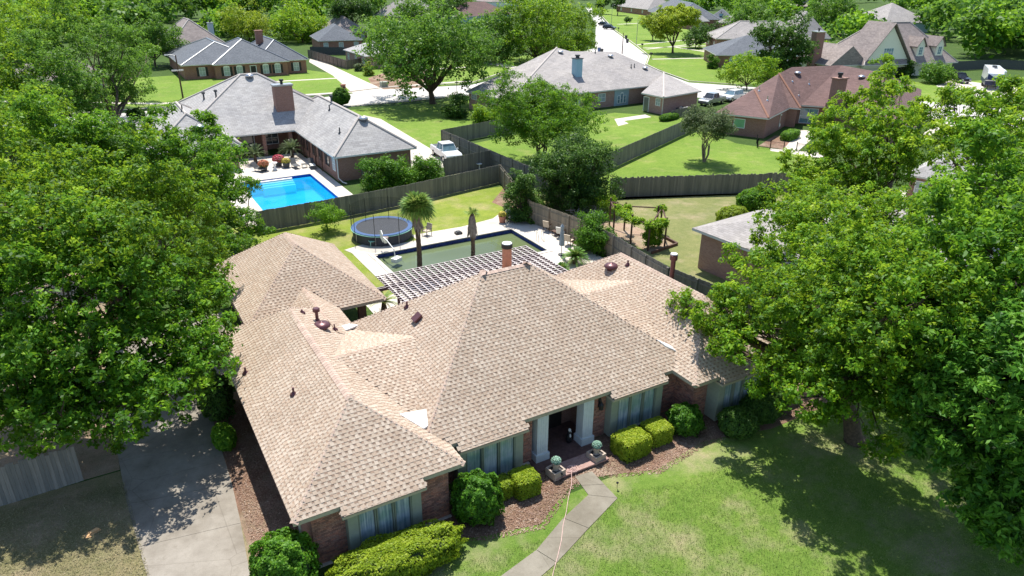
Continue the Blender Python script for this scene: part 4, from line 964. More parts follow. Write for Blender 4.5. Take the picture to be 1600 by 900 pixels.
# -- dark slate roofed house with arched windows
h = House('brown brick house with dark blue grey roof, white arched windows and black shutters', (0, 0)); h.o.location = (28, 155, 0)
h.hip(16.3, 32, 152.6, 178, 2.7, 6.0, 'slate', 'grey_metal'); h.hip(21.7, 36.3, 150.8, 169, 2.72, 6.5, 'slate', 'grey_metal', ax='y'); h.hip(30, 40.5, 152.3, 172, 2.7, 6.2, 'slate', 'grey_metal')
h.walls(16.8, 31, 153, 177, 2.6, 'brick_far'); h.walls(22.1, 35.9, 151.2, 160, 2.62, 'brick_far'); h.walls(30, 40.1, 152.7, 171, 2.58, 'brick_far')
for x, y, ar in ((20, 153, False), (24.2, 151.2, True), (26.6, 151.2, True), (31.6, 151.2, True), (33.9, 151.2, True), (38, 152.7, False)): h.window(x, y, .5, 1.15, 1.65, 'f', 'paleglass', shutters='iron', arch=ar)
h.door(29.2, 151.2, 1.0, 2.1, 'f', 'iron'); h.chimney(33.5, 163, 1.4, 1, 5, 7.6, 'brick_far', 'brick_far', False)

def simple(label, p0, p1, d, zr, mat, wall='brick_far', ze=2.7, gable=False, nwin=3, chim=None, hipm=None, ax=None, group=None, name='brick_house', pane='paleglass', ov=.4):
    a, b = V(G(*p0, ze)), V(G(*p1, ze)); dd = b-a; L = dd.length; h = House(label, a, math.atan2(dd.y, dd.x), group, name=name)
    h.hip(0, L, 0, d, ze, zr, mat, hipm, gable=gable, ax=ax); h.walls(ov, L-ov, ov, d-ov, ze-.1, wall)
    for k in range(nwin): h.window(L*(k+.5)/nwin, ov, .8, 1.2, 1.4, 'f', pane)
    if chim: h.chimney(L*chim[0], d*chim[1], 1.2, 1.0, ze, zr+chim[2], chim[3])
    return h, L
simple('house with weathered brown grey roof and a pale chimney behind the dark slate roofed house', (266, 71), (352, 67), 18, 8.2, 'brown_grey', 'brick_far', hipm='pale_hip', chim=(.93, .5, -1.2, 'pale_blue'), ze=3)
simple('low brick house with dark slate roof behind the dark wooden fence', (497, 64), (568, 62), 16, 6.2, 'slate', 'brick_far', nwin=3)
simple('small brick house with brown roof behind the tall dark tree', (525, 52), (576, 49.5), 14, 7, 'brown_grey', 'brick_far', nwin=3)
h, L = simple('house with pale grey roof at the end of the curved driveway beside the oak', (536, 77.5), (571, 88), 14, 5.6, 'grey_roof', 'brick_pink', nwin=3)
simple('large pale grey roofed far house above the trees left of centre', (583, 23), (634, 26), 22, 10, 'grey2', 'brick_pink', chim=(.6, .4, -1, 'brick_pink'), hipm='pale_hip')
simple('wide far house with faded red roof and blue painted gable wall behind the oak', (727, 26), (800, 22), 16, 7.5, 'red_roof', 'pale_blue', nwin=2, pane='glass')
simple('far white walled house at the very top of the picture above the red roof', (768, 3), (812, 2), 18, 8, 'brown_grey', 'white', nwin=2)
simple('far brick house with warm grey roof near the top of the street', (962, 9), (1012, 15), 16, 8.5, 'grey2', 'brick_far', nwin=3)
simple('far house with blue grey roof just left of the yellow green tree', (1012, 17), (1052, 30), 18, 8, 'slate', 'brick_far', nwin=2, hipm='alu')
h, L = simple('brick house with warm grey hip roof right of the yellow green tree', (1102, 53), (1119, 60.5), 26, 7.2, 'grey2', 'brick_tex', nwin=2, hipm='pale_hip', ze=3.2)
h, L = simple('low brick house with dark slate roof beyond the lawn, behind the magnolia', (1119, 86), (1268, 88), 16, 6.3, 'slate', 'brick_tex', nwin=0)
h.door(L*.19, .4, 1.4, 2.2, 'f', 'pale_blue'); h.window(L*.9, .4, .9, 1.4, 1.3)
simple('house with steep pointed pale grey roof behind the magnolia tree', (1238, 60), (1299, 60), 15, 9.5, 'grey2', 'brick_pink', nwin=2)
simple('far slate roofed house with a pale blue chimney above the row of dark shrubs', (1106, 30), (1145, 31), 14, 6.2, 'slate', 'brick_pink', nwin=2, chim=(.5, .15, -1.5, 'bluesiding'))
simple('small far grey roof peeping between treetops left of the magnolia', (1155, 38), (1186, 37), 12, 5.8, 'grey2', 'brick_far', nwin=1)
simple('far pale grey roof right behind the yellow green tree top', (1082, 34), (1109, 33), 14, 6.5, 'grey_roof', 'brick_far', nwin=1)
simple('big far house with pale grey roof behind the cream gabled house', (1322, 30), (1384, 36), 20, 9.5, 'grey2', 'pale_blue', ze=3.4, nwin=2)
simple('far brown grey roof at the top edge, right of the magnolia', (1240, 9), (1278, 11), 14, 7, 'brown_grey', 'brick_far', nwin=1)
simple('brick house with grey brown roof half hidden behind the left street trees', (60, 128), (172, 118), 16, 6.8, 'brown_grey', 'brick_pink', nwin=4)
simple('grey roofed house glimpsed through the right hand trees beside the white van', (1415, 272), (1530, 292), 9, 4.6, 'grey_roof', 'brick_tex', nwin=2)
# cream gabled house
a, b = V(G(1306, 104, 2.7)), V(G(1497, 97, 2.7)); dd = b-a; L = dd.length
h = House('cream stucco house with a steep brown grey roof, one big gable and two dormers', a, math.atan2(dd.y, dd.x), name='gabled_house')
h.hip(L*.22, L, 0, 15, 2.7, 10.2, 'brown_grey', 'pale_hip', ax='x'); h.hip(0, L*.3, 1.5, 12, 2.68, 6.3, 'brown_grey', gable=True, ax='y'); h.walls(.5, L-.6, 1.9, 13.5, 2.6, 'cream')
g0, g1 = L*.225, L*.62; gm = (g0+g1)/2
m = MB(); m.face([h.p(g0+.6, .9, 3.2), h.p(g1-.6, .9, 3.2), h.p(gm, .9, 9.9)]); m.face([h.p(g0+.6, 1.1, 3.2), h.p(gm, 1.1, 9.9), h.p(g1-.6, 1.1, 3.2)]); m.box(g0+.6, .9, 2.0, g1-.6, 1.5, 3.2, M=h.T); build('gable_wall', m, M['cream'], h.o)
m = MB(); 
for s_, e in ((g0, 1), (g1, -1)):
    A_, B_ = (s_, 0), (gm, 0); q = [h.p(s_, .3, 2.9), h.p(gm, .3, 10.6), h.p(gm, 8, 10.6), h.p(s_, 8, 2.9)]; m.face(q if e < 0 else q[::-1]); q2 = [h.p(s_, .3, 2.75), h.p(gm, .3, 10.4), h.p(gm, 8, 10.4), h.p(s_, 8, 2.75)]; m.face(q2[::-1] if e < 0 else q2); m.face([q[0], q[1], q2[1], q2[0]])
build('gable_roof', m, M['brown_grey'], h.o); h.window(gm, .9, 4.2, 2.4, 1.6, 'f', 'glass', nx=4); 
for k, x in enumerate((L*.7, L*.86)):
    y0 = 1.3; m = MB(); m.face([h.p(x-.9, y0, 3.9), h.p(x+.9, y0, 3.9), h.p(x+.9, y0, 6.2), h.p(x, y0, 7.5), h.p(x-.9, y0, 6.2)]); m.face([h.p(x+.9, y0, 3.5), h.p(x+.9, y0+5, 3.5), h.p(x+.9, y0+5, 6.2), h.p(x+.9, y0, 6.2)]); m.face([h.p(x-.9, y0+5, 3.5), h.p(x-.9, y0, 3.5), h.p(x-.9, y0, 6.2), h.p(x-.9, y0+5, 6.2)]); d = build('dormer', m, M['cream'], h.o)
    m = MB(); 
    for sg in (-1, 1):
        q = [h.p(x+sg*1.3, y0-.3, 5.85), h.p(x, y0-.3, 7.75), h.p(x, y0+6, 7.75), h.p(x+sg*1.3, y0+6, 5.85)]; m.face(q if sg > 0 else q[::-1]); m.face([(v[0], v[1], v[2]-.15) for v in (q[::-1] if sg > 0 else q)])
    build('dormer_roof', m, M['brown_grey'], d); f = h.window(x, y0, 4.2, 1.0, 1.6, 'f', 'glass', nx=2, nz=3)
x, y = G(1305, 92, 2); h.chimney(0.3, 7, 2.0, 1.6, 0, 8.6, 'brick_tex', 'alu')

# ------------------------------------------------------------------ fences
def fence(label, pts, hgt, mat, bw=.145, gap=.008, posts=2.4, rail=True, cap=False, flip=False, jit=.02, dog=False, group=None, thick=.02, name='wooden_fence'):
    P = [V((p[0], p[1], 0)) for p in pts]; o = thing(name, label, 'fence', tuple(P[0]), group); r = np.random.default_rng(len(label)*7+3); var = []; n = 0; extra = MB()
    total = sum((b-a).length for a, b in zip(P, P[1:])); 
    for a, b in zip(P, P[1:]):
        d = b-a; L = d.length; d.normalize(); nrm = V((-d.y, d.x, 0))*(-1 if flip else 1); x = 0.0
        while x < L-.03:
            k = int(r.integers(6)); hh_ = hgt+(k-2.5)*jit*.4; zt = float(r.normal(0, .008))
            T = Matrix(((d.x, nrm.x, 0, a.x+d.x*x), (d.y, nrm.y, 0, a.y+d.y*x), (0, 0, 1, zt), (0, 0, 0, 1)))
            if n < 300:
                if len(var) < 6:
                    m = MB(); H_ = hgt+(len(var)-2.5)*jit*.4; w = bw-gap
                    pr = [(0, .03), (w, .03), (w, H_-.03), (w*.75, H_), (w*.25, H_), (0, H_-.03)] if dog else [(0, .03), (w, .03), (w, H_), (0, H_)]
                    q = [(u, -thick, z) for u, z in pr]; q2 = [(u, 0, z) for u, z in pr]; m.face(q); m.face(q2[::-1])
                    for i in range(len(pr)): m.face([q[(i+1) % len(pr)], q[i], q2[i], q2[(i+1) % len(pr)]])
                    bo = build('board', m, M[mat], o, local=True); var.append(bo.data)
                else: bo = link_mesh('board', var[k], o, local=True)
                bo.matrix_local = Matrix.Translation(-V(o.location)) @ T; n += 1
            else: extra.box(0, -thick, .03, bw-gap, 0, hh_, M=T)
            x += bw
        x = 0.0; pm = None
        while x < L+.1:
            m = MB(); q = a+d*min(x, L)+nrm*.055; m.box(-.045, -.045, 0, .045, .045, hgt-.04 if not cap else hgt+.06, M=Matrix.Translation(q)); build('post', m, M[mat], o); x += posts
        if rail:
            for z in (.35, hgt*.5, hgt-.3):
                m = MB(); T = Matrix(((d.x, nrm.x, 0, a.x), (d.y, nrm.y, 0, a.y), (0, 0, 1, 0), (0, 0, 0, 1))); m.box(0, .002, z-.045, L, .04, z+.045, M=T); build('rail', m, M[mat], o)
        if cap:
            m = MB(); T = Matrix(((d.x, nrm.x, 0, a.x), (d.y, nrm.y, 0, a.y), (0, 0, 1, 0), (0, 0, 0, 1))); m.box(0, -.06, hgt+.03, L, .1, hgt+.07, M=T); build('cap_rail', m, M[mat], o)
    if extra.v: e = build('board_rows', extra, M[mat], o); e['kind'] = 'stuff'
    return o
FZ = 1.85
fence('weathered silver grey board fence at the bottom left beside the concrete driveway', [(-10.5, 29.6), (-3.5, 29.95)], 1.8, 'fence_near', bw=.15, jit=.06, flip=False)
fence('dark grey board fence between the trampoline yard and the blue pool', [G(405, 364), G(528, 341), G(640, 318.5), G(783, 284.5)], FZ, 'fence_grey', bw=.16, gap=.006, thick=.03)
p_ = [G(783, 284.5), G(832, 318, 1.9), G(850, 316.5, 1.9)]
q1, q2, q3 = G(829, 314, 1.95), G(907.5, 342.5, 1.95), G(960, 367.5, 1.9)
fence('tan board fence along the right side of the green pool, behind the garden chairs', [(34.45, 61.3), q1, q2, q3], 1.95, 'fence_tan', flip=True)
fence('grey green board fence running right of the house past the sago palm', [q3, G(1010, 397.5, 1.9), G(1045, 417, 1.9), (32.4, 24.0), (32.3, 18)], 1.9, 'fence_grey', flip=True)
FA_ = [G(764, 236, 1.9), G(700, 246, 1.9)]
fence('grey board fence right behind the white pickup truck', [G(694, 248, 1.9), G(765, 235, 1.9)], 1.9, 'fence_grey', bw=.15)
fence('long dark grey fence running from the street corner lawn down towards the round tree', [G(690, 202.5, 1.95), G(765, 234, 1.95), G(830, 261, 1.95), G(900, 292, 1.95)], 1.95, 'fence_grey', flip=True)
fence('grey fence with its rails showing behind the dark multi trunk tree', [G(690, 202.5, 1.95), G(765, 189, 1.95), G(800, 184, 1.95)], 1.95, 'fence_grey', bw=.16, flip=False)
fence('grey board fence with thick posts crossing diagonally between the two bright green yards', [G(905, 258, 1.95), G(939, 244.5, 1.95), G(1042, 200, 1.95), G(1072, 187, 1.95), G(1090, 180, 1.95)], 1.95, 'fence_grey', bw=.16, posts=2.6, flip=False)
fence('long grey picket board fence between the mown olive lawn and the bright green yard', [G(955, 278, 1.95), G(1065, 274.5, 1.95), G(1212, 270.5, 1.95), G(1262, 269, 1.95)], 1.95, 'fence_grey', bw=.17, gap=.01, jit=.07, thick=.035)
fence('brown fence along the curved driveway beside the pale grey roofed house', [G(481, 77.5, 1.9), G(541, 94, 1.9), G(568, 90, 1.9)], 1.9, 'fence_far', bw=.2, flip=True)
fence('nearly black fence in front of the low slate roofed house', [G(484, 73, 1.9), G(541, 74, 1.9)], 1.9, 'charcoal', bw=.2)
fence('dark fence behind the travel trailer at the edge of the woods', [G(1490, 96, 2), G(1560, 93, 2), G(1640, 97, 2)], 2, 'charcoal', bw=.24)
# low black iron fence of the patio
def ironfence(label, pts, hgt=1.0):
    o = thing('iron_fence', label, 'fence', (*pts[0], 0)); pm = None
    for a, b in zip(pts, pts[1:]):
        a, b = V((*a, 0)), V((*b, 0)); L = (b-a).length; n = int(L/.14)
        for z in (.15, hgt-.08): m = MB(); m.tube([a+V((0, 0, z)), b+V((0, 0, z))], .018, 4); build('rail', m, M['iron'], o)
        for k in range(n+1):
            q = a.lerp(b, k/n)
            if pm is None: m = MB(); m.box(-.009, -.009, .05, .009, .009, hgt); po = build('picket', m, M['iron'], o, local=True); pm = po.data
            else: po = link_mesh('picket', pm, o, local=True)
            po.location = q-V(o.location)
        for q in (a, b): m = MB(); m.box(q.x-.04, q.y-.04, 0, q.x+.04, q.y+.04, hgt+.12); build('post', m, M['iron'], o)
ironfence('low black iron picket fence around the patio garden of the red brown roofed house', [G(1182, 224), G(1183, 231), G(1203, 233), G(1224, 235.5)])
ironfence('black iron picket fence right of the pale patio path', [G(1244, 236), G(1290, 241)])

# ------------------------------------------------------------------ pools, decks and things around them
def basin(label, P, depth_, wall, floor, water, cat='swimming pool', wz=-.1, rim='deck', bandh=.28, extra=None):
    x0, x1, y0, y1 = P; o = thing('swimming_pool', label, cat, ((x0+x1)/2, (y0+y1)/2, 0)); m = MB()
    for a, b in (((x0, y0), (x1, y0)), ((x1, y0), (x1, y1)), ((x1, y1), (x0, y1)), ((x0, y1), (x0, y0))):
        m.face([(*a, .0), (*b, .0), (*b, -bandh), (*a, -bandh)])
    build('tile_band', m, M[wall], o); m = MB()
    for a, b in (((x0, y0), (x1, y0)), ((x1, y0), (x1, y1)), ((x1, y1), (x0, y1)), ((x0, y1), (x0, y0))): m.face([(*a, -bandh), (*b, -bandh), (*b, -depth_), (*a, -depth_)])
    m.face([(x0, y0, -depth_), (x1, y0, -depth_), (x1, y1, -depth_), (x0, y1, -depth_)]); build('basin', m, M[floor], o)
    m = MB(); m.face([(x0+.002, y0+.002, wz), (x1-.002, y0+.002, wz), (x1-.002, y1-.002, wz), (x0+.002, y1-.002, wz)]); build('water', m, M[water], o); m = MB(); c = .3
    for q in ((x0-c, y0-c, x1+c, y0+.03), (x0-c, y1-.03, x1+c, y1+c), (x0-c, y0+.03, x0+.03, y1-.03), (x1-.03, y0+.03, x1+c, y1-.03)): m.box(q[0], q[1], 0, q[2], q[3], .07)
    build('coping', m, M[rim], o); return o
M['algae'] = plain('algae_floor', (.2, .26, .14), .9, var=.2, scale=.5); M['algae_ledge'] = plain('algae_ledge', (.42, .4, .02), .9, var=.3, scale=.8)
pool1 = basin('murky green swimming pool with dark blue tile band behind the tan roofed house', P1, 1.1, 'tile', 'algae', 'water_green', wz=-.28, bandh=.5)
m = MB(); m.box(16.3, 47.6, -1.1, 28.4, 48.6, -.34); m.box(26.2, 42.9, -1.1, 28.4, 47.6, -.36); m.box(18.2, 47.0, -1.1, 19.6, 47.6, -.4); build('ledge', m, M['algae_ledge'], pool1)
pool2 = basin('bright blue swimming pool with white steps beside the grey roofed house', P2, 1.3, 'liner', 'pool_floor', 'water_blue', wz=-.2, bandh=.45)
m = MB()
for k in range(4): m.box(13.4, 72.4+k*.4, -1.2, 16.6, 74.0 if k == 3 else 72.8+k*.4, -.16+k*.03-.1*(3-k))
build('step', m, M['white'], pool2)
m = MB(); m.box(11.4, 73.2, -1.2, 13.4, 73.98, -.24); m.box(16.6, 73.2, -1.2, 18.6, 73.98, -.24); build('ledge', m, M['liner'], pool2)
holed('pool_deck', 9.3, 20.1, 59.9, 84, [P2], .03, M['deck'])
holed('green_pool_deck', 15.0, 31.0, 41.3, 50.0, [P1], .03, M['deck'])
polysheet('pool_deck_corner', GP([(538, 391), (600, 372), (590, 400), (560, 400)]), .026, M['deck'])
polysheet('patio', [(12.8, 33.3), (31.2, 33.3), (31.2, 41.3), (12.8, 41.3)], .026, M['deck'])
polysheet('deck_far_edge', [(20.5, 50), (30.6, 50), (31.6, 52.2), (30.5, 53.4), (28.4, 51.8), (25, 51.2), (20.5, 51.3)], .026, M['deck'])
polysheet('planting_bed', [(31.0, 41), (34.3, 41), (34.3, 60), (30.6, 56), (31.0, 53)], LZ*2, M['mulch'])

# pergola: pale sheets paint the sunlit tops, dark bodies the shaded sides
pg = thing('pergola', 'slatted pergola with lit tops coloured pale and shaded sides brown between the house roof and green pool', 'pergola', (18, 36, 0))
for x in (13.9, 17.2, 20.3, 23.2):
    m = MB(); m.box(x-.07, 37.3, 0, x+.07, 37.44, 2.4); build('post', m, M['pergola_shade'], pg)
m = MB(); m.box(13.5, 33.6, 0, 13.75, 33.85, 2.4); m.box(13.9, 35.0, 0, 14.2, 35.3, 2.4); build('post', m, M['wood_dark'], pg)
for y in (37.3, 37.5, 34.0):
    m = MB(); m.box(12.6, y, 2.28, 23.9, y+.045, 2.46); b_ = build('beam', m, M['pergola_shade'], pg); m = MB(); m.box(12.6, y, 2.461, 23.9, y+.045, 2.475); build('beam_lit_top', m, M['pergola'], b_)
rm = sm = None; k = 0; x = 13.2
while x < 23.8:
    if rm is None: m = MB(); m.box(0, 33.2, 2.48, .045, 38.75, 2.62); b_ = build('rafter', m, M['pergola_shade'], pg); rm = b_.data; m = MB(); m.box(-.01, 33.2, 2.694, .055, 38.75, 2.705); sm = build('rafter_lit_top', m, M['pergola'], b_, local=True).data; b_.location.x += x
    else: b_ = link_mesh('rafter', rm, pg); b_.location.x += x; link_mesh('rafter_lit_top', sm, b_, local=True)
    x += .44
sm = None; y = 33.3
while y < 38.8:
    if sm is None: m = MB(); m.box(13.0, 0, 2.634, 23.8, .045, 2.69); m.face([(13, -.006, 2.692), (23.8, -.006, 2.692), (23.8, .051, 2.692), (13, .051, 2.692)], 1); b_ = build('slat', m, [M['pergola_shade'], M['pergola']], pg); sm = b_.data
    else: b_ = link_mesh('slat', sm, pg)
    b_.location.y += y; y += .3

# trampoline
cx, cy = G(597, 353, .9); tr = thing('trampoline', 'large round trampoline with blue pad and safety net poles by the dark fence', 'trampoline', (cx, cy, 0)); RT = 2.45
m = MB(); m.prism([(cx+2.1*math.cos(a*math.pi/20), cy+2.1*math.sin(a*math.pi/20)) for a in range(40)], .88, .9); build('jumping_mat', m, M['mat'], tr)
m = MB()
for a in range(40):
    t0, t1 = a*math.pi/20, (a+1)*math.pi/20
    f = lambda r_, t, z: (cx+r_*math.cos(t), cy+r_*math.sin(t), z)
    m.face([f(2.08, t0, .91), f(RT, t0, .93), f(RT, t1, .93), f(2.08, t1, .91)]); m.face([f(RT, t0, .83), f(RT, t1, .83), f(RT, t1, .93), f(RT, t0, .93)])
build('pad', m, M['bluevinyl'], tr); m = MB(); m.tube([f(RT+.02, a*math.pi/20, .84) for a in range(41)], .035, 6, cap=False); build('mint_trim', m, M['mint'], tr)
lg = None
for a in range(8):
    t = a*math.pi/4+.2
    m = MB(); m.tube([f(RT-.05, t, 0), f(RT-.05, t, .85)], .03, 6); build('leg', m, M['grey_metal'], tr)
    m = MB(); m.tube([f(RT+.06, t, .3), f(RT+.06, t, 2.7)], .022, 6); build('net_pole', m, M['black'], tr)
nt_m, nnt, nb = newmat('net'); nb.inputs['Base Color'].default_value = (.01, .01, .012, 1); nb.inputs['Alpha'].default_value = .22; M['net'] = nt_m
m = MB()
for a in range(40):
    t0, t1 = a*math.pi/20, (a+1)*math.pi/20; m.face([f(RT+.03, t0, .95), f(RT+.03, t1, .95), f(RT+.03, t1, 2.6), f(RT+.03, t0, 2.6)])
build('net', m, M['net'], tr)
m = MB()
for a in range(40):
    t0, t1 = a*math.pi/20, (a+1)*math.pi/20; m.face([f(RT-.08, t0, .05), f(RT-.08, t1, .05), f(RT-.08, t1, .8), f(RT-.08, t0, .8)])
build('skirt', m, M['mat'], tr)

# chairs and loungers
def lounger(label, x, y, rz, mat='charcoal', cush=None):
    o = thing('lounge_chair', label, 'lounge chair', (x, y, .03), 'loungers by the blue pool', rz); m = MB(); m.box(-.3, -.95, .3, .3, .25, .36); build('seat', m, M[mat], o, local=True)
    T = Matrix.Translation((0, .25, .33)) @ Matrix.Rotation(R_(48), 4, 'X'); m = MB(); m.box(-.3, 0, -.03, .3, .75, .03, M=T); build('backrest', m, M[mat], o, local=True)
    for sx in (-.27, .23):
        for sy in (-.9, .2): m = MB(); m.box(sx, sy, 0, sx+.04, sy+.04, .3); build('leg', m, M[mat], o, local=True)
    if cush: m = MB(); m.box(-.26, -.9, .36, .26, .2, .42); build('cushion', m, M[cush], o, local=True)
    return o
for k, (px, py, rz, cu, lb) in enumerate([(404, 268, .5, None, 'dark lounge chair left of the flower pots at the blue pool'), (461, 262, .1, None, 'dark lounge chair right of the pink flowers at the blue pool'), (488, 262, -.1, 'offwhite', 'dark wicker lounge chair with a pale cushion against the pillared wall')]):
    x, y = G(px, py); o = lounger(lb, x, y, rz, 'charcoal', cu); 
    for c in o.children: pass
def chair(label, x, y, rz, mat='cushion', frm='charcoal', group=None):
    o = thing('patio_chair', label, 'chair', (x, y, .03), group, rz); m = MB(); m.box(-.28, -.28, .36, .28, .26, .44); build('seat', m, M[mat], o, local=True)
    T = Matrix.Translation((0, .24, .42)) @ Matrix.Rotation(R_(75), 4, 'X'); m = MB(); m.box(-.28, 0, -.04, .28, .55, .03, M=T); build('backrest', m, M[mat], o, local=True)
    for sx in (-.3, .27):
        m = MB(); m.box(sx, -.28, .6, sx+.05, .28, .64); build('armrest', m, M[frm], o, local=True)
        for sy in (-.28, .24): m = MB(); m.box(sx, sy, 0, sx+.035, sy+.035, .6); build('leg', m, M[frm], o, local=True)
    return o
for px, py, rz, mt, fr_, lb in [(843, 349, 1.9, 'charcoal', 'charcoal', 'dark armchair furthest from the house along the tan fence'), (856, 361, 2.0, 'cushion', 'wood_dark', 'tan sling chair second in the row along the tan fence'), (876, 371, 2.1, 'offwhite', 'wood_dark', 'pale chair leaning by the grey folded umbrella'), (889, 383, 2.0, 'cushion', 'wood_dark', 'brown tan chair nearest the sago palm'), (798, 346, .3, 'offwhite', 'charcoal', 'small white backed chair under the dense round tree'), (667, 368, -1.2, 'cushion', 'charcoal', 'low tan chair beside the tall palm trunk')]:
    if lb: x, y = G(px, py); chair(lb, x, y, rz, mt, fr_)
# low tables
def table(label, px, py, w=.5, h=.45, mat='mint', z=.03):
    x, y = G(px, py); o = thing('side_table', label, 'table', (x, y, z)); m = MB(); m.box(-w/2, -w/2, h-.03, w/2, w/2, h); build('tabletop', m, M[mat], o, local=True)
    for a in (-1, 1):
        for b in (-1, 1): m = MB(); m.box(a*w*.42-.02, b*w*.42-.02, 0, a*w*.42+.02, b*w*.42+.02, h-.03); build('leg', m, M[mat], o, local=True)
table('small pale green side table at the left corner of the green pool', 582, 385); table('low dark table between the dark loungers by the blue pool', 476, 262, .55, .4, 'charcoal'); table('brown timber table between the chairs along the tan fence', 868, 368, .5, .4, 'wood_dark')
# white pool basketball hoop, with water filled base
x, y = G(598, 393); o = thing('basketball_hoop', 'white poolside basketball hoop at the left corner of the green pool', 'basketball hoop', (x, y, .03))
m = MB(); T = Matrix.Rotation(.5, 4, 'Z'); m.box(-1.4, -2.5, 0, -.7, -2.0, .3, M=T); build('base', m, M['white'], o, local=True); m = MB(); m.tube([T @ V((-1.1, -2.2, .3)), T @ V((-1.0, -2.0, .9)), T @ V((-.6, -1.0, 1.3)), T @ V((0, 0, 1.25))], .04, 8); build('pole', m, M['white'], o, local=True)
m = MB(); T2 = T @ Matrix.Translation((0, 0, .9)) @ Matrix.Rotation(.9, 4, 'Z'); m.prism([(-.55, 0), (.55, 0), (.6, .3), (.5, .65), (0, .8), (-.5, .65), (-.6, .3)], -.02, .02, M=T2 @ Matrix.Rotation(math.pi/2, 4, 'X')); build('backboard', m, M['white'], o, local=True)
m = MB(); m.tube([T2 @ V((.22*math.cos(a*.52), -.28+.22*math.sin(a*.52), .2)) for a in range(13)], .015, 6); build('rim', m, M['terra'], o, local=True)
m = MB(); m.tube([T2 @ V((0, -.28, .2)), T2 @ V((0, -.28, -.25))], [.21, .12], 10, cap=False); build('hoop_net', m, M['white'], o, local=True)
# dark pool cleaner, handrails, folded umbrella, orange pot
x, y = G(716, 366); o = thing('pool_cleaner', 'small dark pool cleaning robot lying on the deck between the palms', 'pool cleaner', (x, y, .03)); m = MB(); m.box(-.25, -.2, .05, .25, .2, .2); m.box(-.15, -.15, .2, .15, .15, .26); build('body', m, M['charcoal'], o, local=True)
for s_ in (-.26, .2): m = MB(); m.box(s_, -.22, 0, s_+.08, .22, .16); build('track', m, M['black'], o, local=True)
x, y = G(838, 375); o = thing('handrail', 'thin metal pool handrail at the right edge of the green pool', 'handrail', (x, y, .03))
for s_ in (0, .5): m = MB(); m.tube([(s_, 0, 0), (s_, 0, .7), (s_-.1, -.35, .75), (s_-.15, -.6, .35), (s_-.15, -.6, 0)], .02, 8); build('rail', m, M['alu'], o, local=True)
x, y = G(877, 399); o = thing('garden_umbrella', 'folded blue grey garden umbrella standing on the deck near the sago palm', 'umbrella', (x, y, .03)); m = MB(); m.tube([(0, 0, 0), (0, 0, 2.4)], .025, 8); m.lathe([(.25, 0), (.25, .08), (.05, .1)], 0, 0, 12); build('pole', m, M['charcoal'], o, local=True)
m = MB(); prof = [(.1, .75), (.19, .8), (.17, 1.2), (.13, 1.7), (.1, 2.1), (.14, 2.3), (.02, 2.5)]; m.lathe(prof, 0, 0, 12)
m.v = [(v[0]*(1+.22*math.cos(5*math.atan2(v[1], v[0]))), v[1]*(1+.22*math.cos(5*math.atan2(v[1], v[0]))), v[2]) for v in m.v]; build('canopy', m, plain('umbrella_cloth', (.25, .3, .34), .8), o, local=True)
def pot(label, px, py, r_=.3, h=.5, mat='terra', fl='flower_y', fr=.3, cat='flower pot', z=.03, n=500):
    x, y = G(px, py); o = thing('flower_pot', label, cat, (x, y, z)); m = MB(); m.lathe([(.01, 0), (r_*.75, 0), (r_, h*.9), (r_*1.08, h*.9), (r_*1.08, h), (r_*.9, h), (r_*.85, h*.92), (.01, h*.9)], 0, 0, 16); build('pot', m, M[mat], o, local=True)
    r = np.random.default_rng(int(px*7+py)); P, g, q = shell((0, 0, h+fr*.4), (fr*1.15, fr*1.15, fr*.8), 2, n, r); L = np.full(n, .11)*r.uniform(.6, 1.2, n)
    link_mesh('flowers', leafmesh('flowers', P, unit(r.normal(size=(n, 3))), unit(g+r.normal(size=(n, 3))*.4), L, L*.8, r.uniform(0, 1, n), M[fl]), o, local=True)
    link_mesh('leaves', leafmesh('leaves', P*[.95, .95, .9], unit(r.normal(size=(n, 3))), unit(g+r.normal(size=(n, 3))*.4), L, L*.5, r.uniform(0, .7, n), M['leaf_box']), o, local=True)
pot('orange clay pot with small yellow plant at the far deck edge of the green pool', 785, 348, .33, .6)
pot('dark pot with orange pink flowers beside the left lounge chair', 413, 267, .4, .55, 'charcoal', 'flower2', .5, n=900); pot('dark pot with bright pink flowers in the middle of the blue pool terrace', 436, 260, .4, .6, 'charcoal', 'flower', .55, n=900); pot('dark pot with yellow green plant right of the pink flowers', 448, 262, .4, .55, 'charcoal', 'flower_y', .4)
x, y = G(430, 266); o = thing('garden_ornament', 'pale stone garden ornament on the terrace in front of the pink flowers', 'ornament', (x, y, .03)); m = MB(); m.lathe([(.25, 0), (.25, .08), (.1, .2), (.12, .6), (.3, .75), (.32, .82), (.05, .8)], 0, 0, 14); build('pedestal', m, M['white'], o, local=True)
